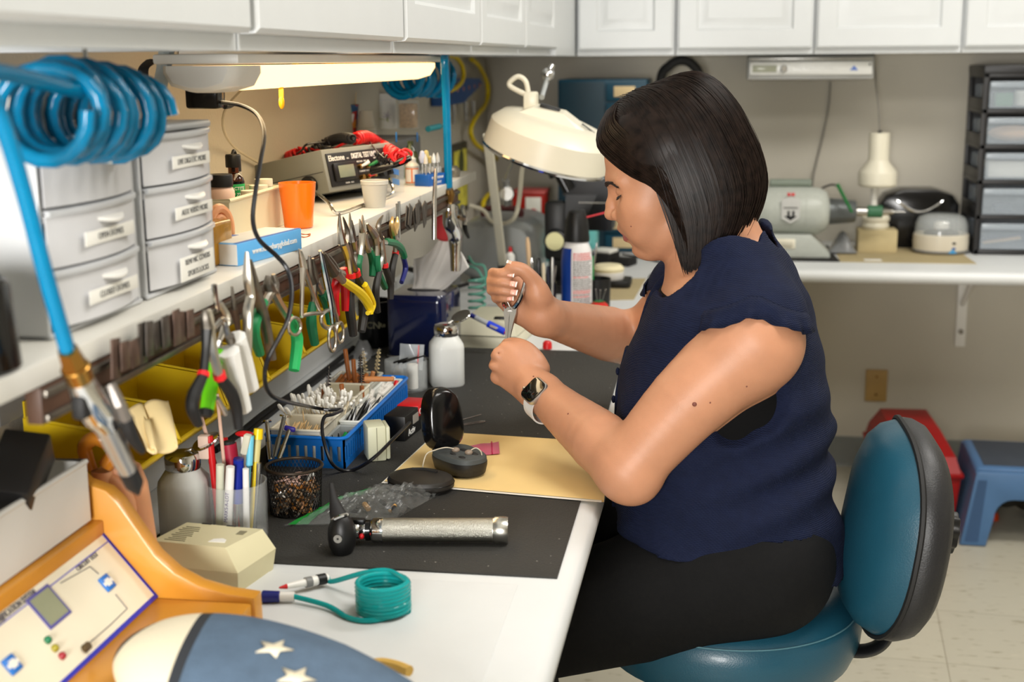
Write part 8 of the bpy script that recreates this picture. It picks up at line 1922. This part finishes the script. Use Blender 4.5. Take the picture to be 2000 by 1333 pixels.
# frosted pump bottles
def bottle(lab, loc, rz, s_, open_=True):
    t = thing('pump_bottle', lab, 'bottle', loc, rz, 'frosted bottles with metal caps'); FB = mat('frosted_bottle', (222, 224, 220), .35, trans=.12, ior=1.3, var=.02)
    def sq(w_, z, c=.30): return [(x, y, z) for x, y in rrect(w_, w_, w_*c, 3)]
    w_ = .062*s_
    part('bottle', MB().loft([sq(w_*.94, 0), sq(w_, .003*s_), sq(w_, .070*s_), sq(w_*.96, .078*s_), sq(w_*.72, .090*s_, .45), sq(w_*.64, .094*s_, .49)]), FB, t)
    part('liquid', MB().loft([sq(w_*.88, .004*s_), sq(w_*.9, .0055*s_), sq(w_*.9, .050*s_)]), mat('cloudy_liquid', (206, 212, 212), .2, trans=.4), t)
    part('metal_cap', MB().lathe([(0, .092*s_), (.0215*s_, .092*s_), (.0225*s_, .095*s_), (.0225*s_, .108*s_), (.0205*s_, .112*s_), (.010*s_, .115*s_), (0, .114*s_)], 32), CHROME, t)
    part('cap_lid', MB().lathe([(0, 0), (.0185*s_, .0005), (.0195*s_, .002), (.0185*s_, .0035), (0, .002)], 32, TM((.030*s_, .008*s_, .123*s_), (R(14), R(-24), 0))), CHROME, t)
    part('lid_hinge', MB().tube([(.004*s_, 0, .114*s_), (.013*s_, .002*s_, .118*s_)], .0018*s_, 6), STEEL, t)
    return t
bottle('frosted square bottle with open metal lid in front of the navy tissue cover', (.298, 2.330, MZ), R(20), 1.0)
bottle('blurred frosted bottle with open metal lid behind the beige device', (.140, 1.498, MZ), R(8), .98)
# tissue cover
t = thing('tissue_cover', 'glossy navy tissue box cover with a white tissue pulled up', 'tissue box', (.196, 2.600, MZ), R(-3))
NB = mat('glossy_navy_enamel', (14, 22, 58), .12, coat=.6, var=.04)
W_, H_ = .122, .128
secs = [[(x*s_, y*s_, z) for x, y in rrect(W_, .142, .018, 5)] for s_, z in ((.985, 0), (1, .004), (1.0, H_-.014), (.985, H_-.006), (.94, H_), (.55, H_+.001))]
part('cover', MB().loft(secs), NB, t); part('slot', MB().prism([(.035*math.cos(a), .022*math.sin(a)) for a in np.linspace(0, 2*PI, 24, endpoint=False)], .0012, TM((0, 0, H_+.0008))), INK, t)
part('base_trim', MB().tube([(x, y, .003) for x, y in rrect(W_+.003, .145, .018, 5)], .0025, 6, closed=True), mat('steel_trim', (150, 150, 150), .25, .9), t)
pk = P(868, 450, y=2.60)-t.location; 
ptsT = [(-.026, .0, 0), (pk.x-.062, .0, pk.z-.062-H_), (pk.x-.030, .006, pk.z-.040-H_), (pk.x, .004, pk.z-H_), (pk.x+.020, -.004, pk.z-.022-H_), (pk.x+.056, -.010, pk.z-.072-H_), (.040, 0, 0)]
def tissue(u, v):
    k = u*6; a = min(5, int(k)); f_ = k-a; top = Vector(ptsT[a]).lerp(Vector(ptsT[a+1]), f_); base = Vector((-.026+.060*u, 0, 0)); 
    p = base.lerp(top, v); fold = .020*math.sin(11*u+1.5*v)*v**1.3+.008*math.sin(24*u-3*v)*v
    return (p.x+.007*math.sin(13*u+3*v)*v*math.sin(PI*u), p.y+fold, H_+.001+max(0, p.z+.004*math.sin(17*u)*v))
o = part('tissue', MB().grid(tissue, 60, 20), mat('white_tissue', (224, 220, 214), .85, var=.02), t, sharp=180)
md = o.modifiers.new('s', 'SOLIDIFY'); md.thickness = .0006
# black mug
t = thing('black_mug', 'black mug with pale lettering between bins and tissue cover', 'mug', (.078, 2.655, CT))
part('mug', MB().lathe([(0, 0), (.033, 0), (.036, .003), (.037, .098), (.034, .098), (.033, .005), (0, .005)], 36), BLACKG, t)
for tx, ang_, s_, m_ in (('CN', .10, .020, mat('khaki_print', (120, 116, 90), .5)), ('Re', .62, .013, mat('khaki_print', (120, 116, 90), .5))):
    me = text_mesh(tx, s_, .0002, bold=.0003)
    for v in me.vertices: a = v.co.x/.0372+ang_; r_ = .0370+v.co.z+.0003; v.co = Vector((r_*math.sin(a), -r_*math.cos(a), .050+v.co.y))
    me.materials.clear(); me.materials.append(m_); o = bpy.data.objects.new('lettering', me); COL.objects.link(o); o.parent = t
solo('clear_bag', MB().grid(lambda u, v: (-.02+.045*u, -.03+.06*v, .002+.034*math.sin(PI*u)*math.sin(PI*v)+.004*math.sin(12*u+9*v)), 10, 10), mat('grey_clear_film', (170, 172, 174), .15, trans=.5, var=.1), 'small crumpled clear bag at the black mug\'s foot', 'bag', loc=(.075, 2.55, CT))
# beige boxy machine with pen and teal tubing
t = thing('beige_machine', 'cream boxy machine with dark seam behind the navy tissue cover', 'machine', (.334, 2.738, CT+.0004), R(-4))
CM = mat('cream_machine_shell', (212, 208, 184), .45, var=.02)
part('base_shell', MB().box2((-.075, -.09, 0), (.050, .09, .026), .004), CM, t); part('seam', MB().box2((-.074, -.089, .026), (.049, .089, .0275)), mat('dark_green_seam', (38, 52, 44), .6), t)
part('top_shell', MB().loft([[(-.075, -.09, .0275), (.050, -.09, .0275), (.050, .09, .0275), (-.075, .09, .0275)], [(-.070, -.075, .056), (.042, -.075, .056), (.042, .085, .056), (-.070, .085, .056)]]), CM, t)
part('switch', MB().box((.006, -.050, .058), (.024, .012, .006), .002), BLACKP, t); part('knob', MB().cyl((.012, .04, .056), (.012, .04, .072), .009), mat('dark_knob', (50, 48, 44), .5), t)
pa_, pb_ = P(922, 617, y=2.62), P(988, 650, y=2.60)
t = thing('blue_pen', 'clear and blue gel pen leaning against the cream machine', 'pen', pa_); d = pb_-pa_
for nm, f0, f1, r0, r1, m_ in (('end_plug', -.04, .10, .005, .005, DBLUE), ('barrel', .10, .48, .0052, .0052, mat('clear_barrel', (212, 216, 222), .15, trans=.5)), ('grip', .48, .98, .0075, .0072, mat('royal_blue_grip', (30, 60, 200), .35)), ('tip', .98, 1.08, .004, .001, REDP)): part(nm, MB().tube([d*f0, d*(f0+f1)/2, d*f1], [r0, (r0+r1)/2, r1], 12), m_, t)
part('grip_window', MB().box(d*.72+Vector((0, -.0072, .001)), (.026, .0015, .005), .0007, rot=(0, math.atan2(-d.z, d.x), 0)), mat('grey_window2', (170, 160, 150), .4), t)
ct_ = P(930, 590, y=2.86)
t = thing('teal_tubing', 'pale green coiled tubing rising behind the tissue cover', 'tube', (ct_.x, 2.87, CT))
PG = mat('pale_green_tubing', (128, 200, 180), .15, trans=.4, ior=1.3)
hz_ = P(930, 545, y=2.86).z-CT
coil = [(.018*math.cos(2*PI*i/18), .018*math.sin(2*PI*i/18), .006+(hz_-.004)*i/126) for i in range(127)]
part('coil', MB().tube(coil, .0032, 8), PG, t)
part('tube_run', MB().tube([coil[-1]]+[P(a, c, y=2.87)-t.location for a, c in ((950, 545), (945, 520), (925, 515), (915, 500))], .0032, 8, sm=6), PG, t)
part('tube_run', MB().tube([P(a, c, y=2.88)-t.location for a, c in ((905, 518), (930, 525), (944, 545), (962, 575))], .0032, 8, sm=6), PG, t)
# cables heaped behind
rr = random.Random(6); c0 = Vector((.10, 3.15, CT+.02))
for i, lab in enumerate(('black cable heaped behind the tissue, lowest loop', 'black cable heaped behind the tissue, crossing loop', 'black cable heaped behind the tissue, upper loop')):
    pts = [c0+Vector((rr.uniform(-.07, .09), rr.uniform(-.16, .16), .012+.03*i+rr.uniform(-.008, .012))) for _ in range(7)]
    solo('black_cable', MB().tube(pts, .0052, 8, sm=7, closed=False), BLACKR, lab, 'cable', 'heaped black cables')
solo('grey_adapter', MB().box((0, 0, .03), (.07, .10, .06), .010), mat('dull_grey_box', (128, 128, 126), .5), 'dull grey box behind the heaped cables', 'adapter', loc=(.075, 3.36, CT))
solo('black_cable', MB().tube([P(a, c, z=CT+.005) for a, c in ((420, 880), (470, 845), (520, 805), (590, 757), (640, 720), (690, 680))], .0055, 8, sm=5), BLACKR, 'thick black cable along the worktop\'s wall edge below the bins', 'cable')
solo('black_cable', MB().tube([P(a, c, z=CT+.005) for a, c in ((480, 850), (560, 785), (606, 755), (650, 722), (705, 686))], .0035, 8, sm=5), BLACKR, 'thinner black cable beside the thick one below the bins', 'cable')
# cream cloth, silicone ear models at left -------------------------------------------
def cl(u, v):
    a = P(250, 800, y=1.34).lerp(P(322, 778, y=1.38), u); b_ = P(285, 880, y=1.30).lerp(P(342, 880, y=1.34), u); p = a.lerp(b_, v)
    return p+Vector((.004*math.sin(9*u), .012*math.sin(7*u+2*v)*.6, .004*math.sin(11*u-3*v)))
o = solo('cream_cloth', MB().grid(cl, 20, 16), mat('cream_latex', (238, 214, 158), .5, var=.04), 'folded cream cloth hanging before the first yellow bin', 'cloth', sharp=180); md = o.modifiers.new('s', 'SOLIDIFY'); md.thickness = .003
def cl2(u, v):
    a = P(262, 868, y=1.33).lerp(P(300, 862, y=1.36), u); b_ = P(318, 925, y=1.36).lerp(P(342, 908, y=1.40), u); p = a.lerp(b_, v); return p+Vector((0, .006*math.sin(8*u+v), .003*math.sin(9*v)))
PINK2 = mat('pink_silicone_model', (222, 160, 118), .42, sss=.2, var=.05)
ec = P(240, 1000, y=1.325)
t = thing('silicone_ear', 'large pink silicone ear display behind the wooden console', 'ear model', (ec.x, 1.325, CT))
zt_ = P(240, 905, y=1.325).z-CT
part('ear_block', MB().loft([[(w_*math.copysign(abs(math.cos(a))**.8, math.cos(a)), .022*math.sin(a), z) for a in np.linspace(0, 2*PI, 28, endpoint=False)] for w_, z in ((.036, 0), (.038, zt_*.3), (.034, zt_*.6), (.030, zt_*.85), (.022, zt_*.97), (.006, zt_))]), PINK2, t)
part('helix_fold', MB().tube([(-.022, -.018, zt_*.5), (-.020, -.022, zt_*.8), (.0, -.024, zt_*.92), (.018, -.022, zt_*.75), (.014, -.022, zt_*.5)], .008, 10, sm=5), PINK2, t)
oc_ = P(205, 880, y=1.31)
t = thing('orange_ear_mould', 'translucent orange ear mould standing behind the white tray', 'ear model', (oc_.x, 1.30, CT))
part('mould_stand', MB().cyl((0, 0, 0), (0, 0, oc_.z-CT-.02), .012), PINK2, t); part('mould', MB().tube([(-.014, 0, oc_.z-CT-.02), (-.018, 0, oc_.z-CT+.006), (0, -.006, oc_.z-CT+.018), (.016, 0, oc_.z-CT+.004), (.006, -.004, oc_.z-CT-.014)], .0085, 10, sm=5), mat('orange_gel', (222, 140, 44), .2, trans=.3), t)
# wooden console -----------------------------------------------------------------------
WOOD = mat('honey_oak', (206, 142, 48), .35, var=.10, vscale=8, coat=.15)
N, L, b_ = nodes_of(WOOD)
yb_ = 1.255
prof_px = [(150, 915), (176, 938), (216, 952), (240, 975), (275, 1025), (312, 1078), (350, 1112), (395, 1136), (450, 1152), (505, 1160)]
pf = [P(a, c, y=yb_-.010) for a, c in prof_px]
poly = [(p.x, p.z) for p in pf]; poly = [(.022, CT), (.022, poly[0][1])]+poly+[(poly[-1][0]+.001, CT)]
t = thing('wood_console', 'honey oak console with slanted white instrument panel at lower left', 'console', (0, 0, 0)); 
Myz = Matrix(((1, 0, 0, 0), (0, 0, 1, 0), (0, 1, 0, 0), (0, 0, 0, 1)))
part('side_board', MB().prism([(x, z) for x, z in poly], .022, Matrix.Translation((0, yb_-.022, 0)) @ Myz, bev=.003), WOOD, t); part('side_board', MB().prism([(x, z) for x, z in poly], .022, Matrix.Translation((0, .78, 0)) @ Myz, bev=.003), WOOD, t)
pa_, pb_ = P(192, 1030, y=yb_-.0225), P(309, 1166, y=yb_-.0225)
dn = (pb_-pa_); dn.y = 0; Lp = dn.length; dn.normalize(); nrm2 = Vector((-dn.z, 0, dn.x)); nrm2 = nrm2 if nrm2.z > 0 else -nrm2
y0p, y1p = .803, yb_-.0225
Mp = Matrix((Vector((0, 1, 0)), -dn, nrm2)).transposed().to_4x4(); Mp.translation = Vector((pa_.x, y0p, pa_.z))     # local x along the wall, y up the slope, z out
Wp = y1p-y0p
part('top_rail', MB().box2((0, -.012, -.020), (Wp, .052, .001), .002, Mp), WOOD, t) if False else part('top_rail', MB().box2((.022, y0p, pa_.z-.02), (pa_.x+.006, y1p, pa_.z+.008), .002), WOOD, t)
part('bottom_rail', MB().box2((pb_.x-.012, y0p, CT), (poly[-1][0]-.004, y1p, pb_.z-.001), .003), WOOD, t)
PNL = mat('ivory_panel', (232, 224, 200), .35, var=.02); BLU = mat('panel_blue', (34, 38, 168), .4)
pn = part('instrument_panel', MB().box2((0, -Lp, -.004), (Wp, 0, 0), 0, Mp), PNL, t)
pm = lambda x, y, z=.0004: Mp @ Matrix.Translation((Wp-x, -y, z))               # x from the far end, y down from the top
def pbox(nm, x0, y0, x1, y1, m_, par=pn, z=.0005): return part(nm, MB().box2((Wp-x1, -y1, 0), (Wp-x0, -y0, z), 0, Mp), m_, par)
pbox('blue_border', 0, 0, Wp, .0045, BLU); pbox('blue_border', 0, Lp-.0045, Wp, Lp, BLU); pbox('blue_border', 0, .0045, .004, Lp-.0045, BLU); pbox('blue_rule', .004, .0175, Wp, .0188, mat('panel_violet', (104, 100, 190), .5))
def onp(px, py):
    v = FW+RT*((px-1000)/F_PX)-UP*((py-666.5)/F_PX); o = Mp.translation; n_ = Mp.to_3x3() @ Vector((0, 0, 1)); q = Mp.inverted() @ (CAM+v*((o-CAM).dot(n_)/v.dot(n_))); return q.x, q.y
PT = mat('panel_text', (96, 92, 96), .6)
def ptext(tx, px, py, s_, **k): lettering(pn, tx, s_, Mp @ Matrix.Translation((*onp(px, py), .0004)), PT, **k)
ptext('VERIFICATION SYSTEM', 30, 1186, .0088, sx=.8, bold=.0002); ptext('CIRCUIT TEST', 170, 1098, .0070); ptext('TEST', 2, 1215, .0070)
x0, y0 = onp(95, 1186)
lc = part('lcd_bezel', MB().box((x0, y0, .0006), (.040, .036, .0012), 0, Mp), mat('violet_bezel', (84, 80, 150), .5), pn); part('lcd', MB().box((x0, y0, .0013), (.034, .030, .0004), 0, Mp), mat('olive_lcd', (146, 150, 122), .2), lc)
for px, py in ((208, 1140), (22, 1300)):
    x, y = onp(px, py); bt = part('blue_button', MB().box((x, y, .0012), (.0165, .0165, .003), .001, Mp), mat('button_blue', (26, 110, 196), .4), t); part('white_centre', MB().box((x, y, .0029), (.0080, .0080, .0006), 0, Mp), PAPER, bt); part('white_bar', MB().box((x, y, .0028), (.0167, .0040, .0004), 0, Mp), PAPER, bt)
for i, (c_, nm, px, py) in enumerate((((16, 110, 72), 'green_led', 92, 1252), ((150, 140, 40), 'yellow_led', 106, 1268), ((150, 40, 50), 'red_led', 120, 1283))): part(nm, MB().ell((*onp(px, py), .001), (.0038, .0038, .004), Mp), mat('led_%d' % i, c_, .3), t)
def pline(pts): return MB().tube([Mp @ Vector((*onp(*q), .0004)) for q in pts], .0005, 5)
part('printed_line', pline([(225, 1162), (248, 1190), (215, 1222), (165, 1265)]), PT, pn); part('printed_line', pline([(118, 1140), (175, 1108), (192, 1122)]), PT, pn)
part('jack', MB().cyl(Mp @ Vector((*onp(165, 1268), 0)), Mp @ Vector((*onp(165, 1268), .006)), .0042, seg=14), mat('bronze_jack', (96, 80, 56), .4, .6), t)
# white tray and black box on top of the console
ztop = pa_.z+.0085
t = thing('white_tray', 'white open tray lying on top of the wooden console', 'tray', (.030, .806, ztop))
WT = mat('off_white_tray', (214, 214, 210), .5, var=.02); Lt, Wt, Ht = 1.222-.806, pa_.x-.036, .066
b = MB(); b.box2((0, 0, 0), (Wt, Lt, .003)).box2((0, 0, .003), (.003, Lt, Ht)).box2((Wt-.003, 0, .003), (Wt+.004, Lt, Ht)).box2((.003, 0, .003), (Wt-.003, .003, Ht)).box2((.003, Lt-.003, .003), (Wt-.003, Lt, Ht)); part('tray', b, WT, t)
part('rim', MB().tube([(0, 0, Ht), (Wt+.003, 0, Ht), (Wt+.003, Lt, Ht), (0, Lt, Ht)], .003, 6, closed=True), WT, t)
solo('black_box', MB().box((0, 0, 0), (.045, .075, .040), .003), BLACKP, 'black box tilted inside the white tray at the left edge', 'box', loc=P(36, 925, y=1.13), rot=(R(34), R(8), R(10)))
# star pouch -------------------------------------------------------------------------
DEN = mat('slate_denim', (82, 102, 124), .85, var=.10, vscale=50, bump=.4, bscale=500); CRE = mat('cream_canvas', (232, 222, 196), .85, bump=.3, bscale=500); DPI = mat('dark_piping', (46, 50, 56), .8)
pc_ = P(430, 1235, y=1.075)
t = thing('star_pouch', 'slate blue canvas pouch with cream panel and stars, cut by the bottom edge', 'pouch', (.440, .997, CT+.018), R(-22))
t.rotation_euler = (0, R(6), R(-22))
def pouch(u, v, off=0):
    a = 2*PI*u; th_ = PI*v
    x = .178*math.copysign(abs(math.cos(a))**.85, math.cos(a))*math.sin(th_)**.7; y = .090*math.copysign(abs(math.sin(a))**.85, math.sin(a))*math.sin(th_)**.7; z = .036-.037*math.cos(th_)
    z = max(0, z*(1-.25*max(0, x/.178)))
    return Vector((x, y, z))
b = MB(); nu, nv = 96, 40
vs = [pouch(i/nu, j/nv) for i in range(nu) for j in range(nv+1)]; fs = []; mi = []
for i in range(nu):
    for j in range(nv):
        f = (i*(nv+1)+j, ((i+1) % nu)*(nv+1)+j, ((i+1) % nu)*(nv+1)+j+1, i*(nv+1)+j+1)
        fs.append(f); mi.append(0)
b.v = [tuple(v) for v in vs]; b.f = fs; b.mi = mi
Nd, Ld, bd_ = nodes_of(DEN); tcd = Nd.new('ShaderNodeTexCoord'); sx_ = Nd.new('ShaderNodeSeparateXYZ'); Ld.new(tcd.outputs['Object'], sx_.inputs[0])
def mth(op, a, b_): 
    q = Nd.new('ShaderNodeMath'); q.operation = op
    for i, v in enumerate((a, b_)):
        if isinstance(v, (int, float)): q.inputs[i].default_value = v
        else: Ld.new(v, q.inputs[i])
    return q.outputs[0]
X_, Y_ = sx_.outputs[0], sx_.outputs[1]
d1 = mth('ADD', mth('MULTIPLY', Y_, .60), mth('ADD', X_, .108)); d2 = mth('SUBTRACT', mth('MULTIPLY', Y_, -.10), mth('ADD', X_, .168))
mk = mth('LESS_THAN', mth('MAXIMUM', d1, d2), 0); pk2 = mth('LESS_THAN', mth('ABSOLUTE', mth('MAXIMUM', d1, d2), 0), .006)
base = bd_.inputs['Base Color'].links[0].from_socket
for msk, c_ in ((mk, (232, 222, 196)), (pk2, (44, 48, 54))):
    q = Nd.new('ShaderNodeMixRGB'); Ld.new(msk, q.inputs[0]); Ld.new(base, q.inputs[1]); q.inputs[2].default_value = lin(c_); base = q.outputs[0]
Ld.new(base, bd_.inputs['Base Color'])
part('pouch_body', b, DEN, t, sharp=180)
def surfz(x, y):
    r = ((abs(x)/.178)**(2/.85)+(abs(y)/.090)**(2/.85))**(.5); s_ = min(1, r**(1/.7)); return (.036+.037*math.sqrt(max(0, 1-s_*s_)))*(1-.25*max(0, x/.178))
for q in (P(535, 1280, z=CT+.088), P(578, 1332, z=CT+.084)):
    q = t.rotation_euler.to_matrix().inverted() @ (q-t.location); sx, sy, sr = q.x, q.y, .017
    b = MB(); pts = [(0, 0)]+[((sr if k % 2 == 0 else sr*.42)*math.cos(PI*k/5+.5), (sr if k % 2 == 0 else sr*.42)*math.sin(PI*k/5+.5)) for k in range(10)]
    vs = [(sx+x, sy+y, surfz(sx+x, sy+y)+.0014) for x, y in pts]; b.add(vs, [(0, 1+k, 1+(k+1) % 10) for k in range(10)]); o = part('star', b, CRE, t); md = o.modifiers.new('s', 'SOLIDIFY'); md.thickness = .001
part('zip_piping', MB().tube([(x, .0885*math.sqrt(max(0, 1-(x/.178)**2)), .040*(1-.25*max(0, x/.178))) for x in np.linspace(-.17, .17, 30)], .0045, 8), DPI, t)
sq_ = P(692, 1245, z=CT+.03)
t2 = part('strap', MB().box((.150, .052, .038), (.040, .050, .004), .001, rot=(R(14), R(14), R(-6))), mat('black_webbing', (58, 54, 50), .85, bump=.4, bscale=500), t); part('leather_tab', MB().box((.148, .026, .036), (.050, .012, .008), .003, rot=(0, R(12), R(-6))), mat('tan_leather', (166, 126, 76), .7), t)
solo('tan_rope', MB().tube([P(a, c, z=CT+.012) for a, c in ((722, 1300), (745, 1296), (775, 1302), (800, 1312))], .0055, 8, sm=5), mat('tan_rope', (206, 166, 84), .8), 'short tan cord lying beyond the star pouch\'s end', 'cord')
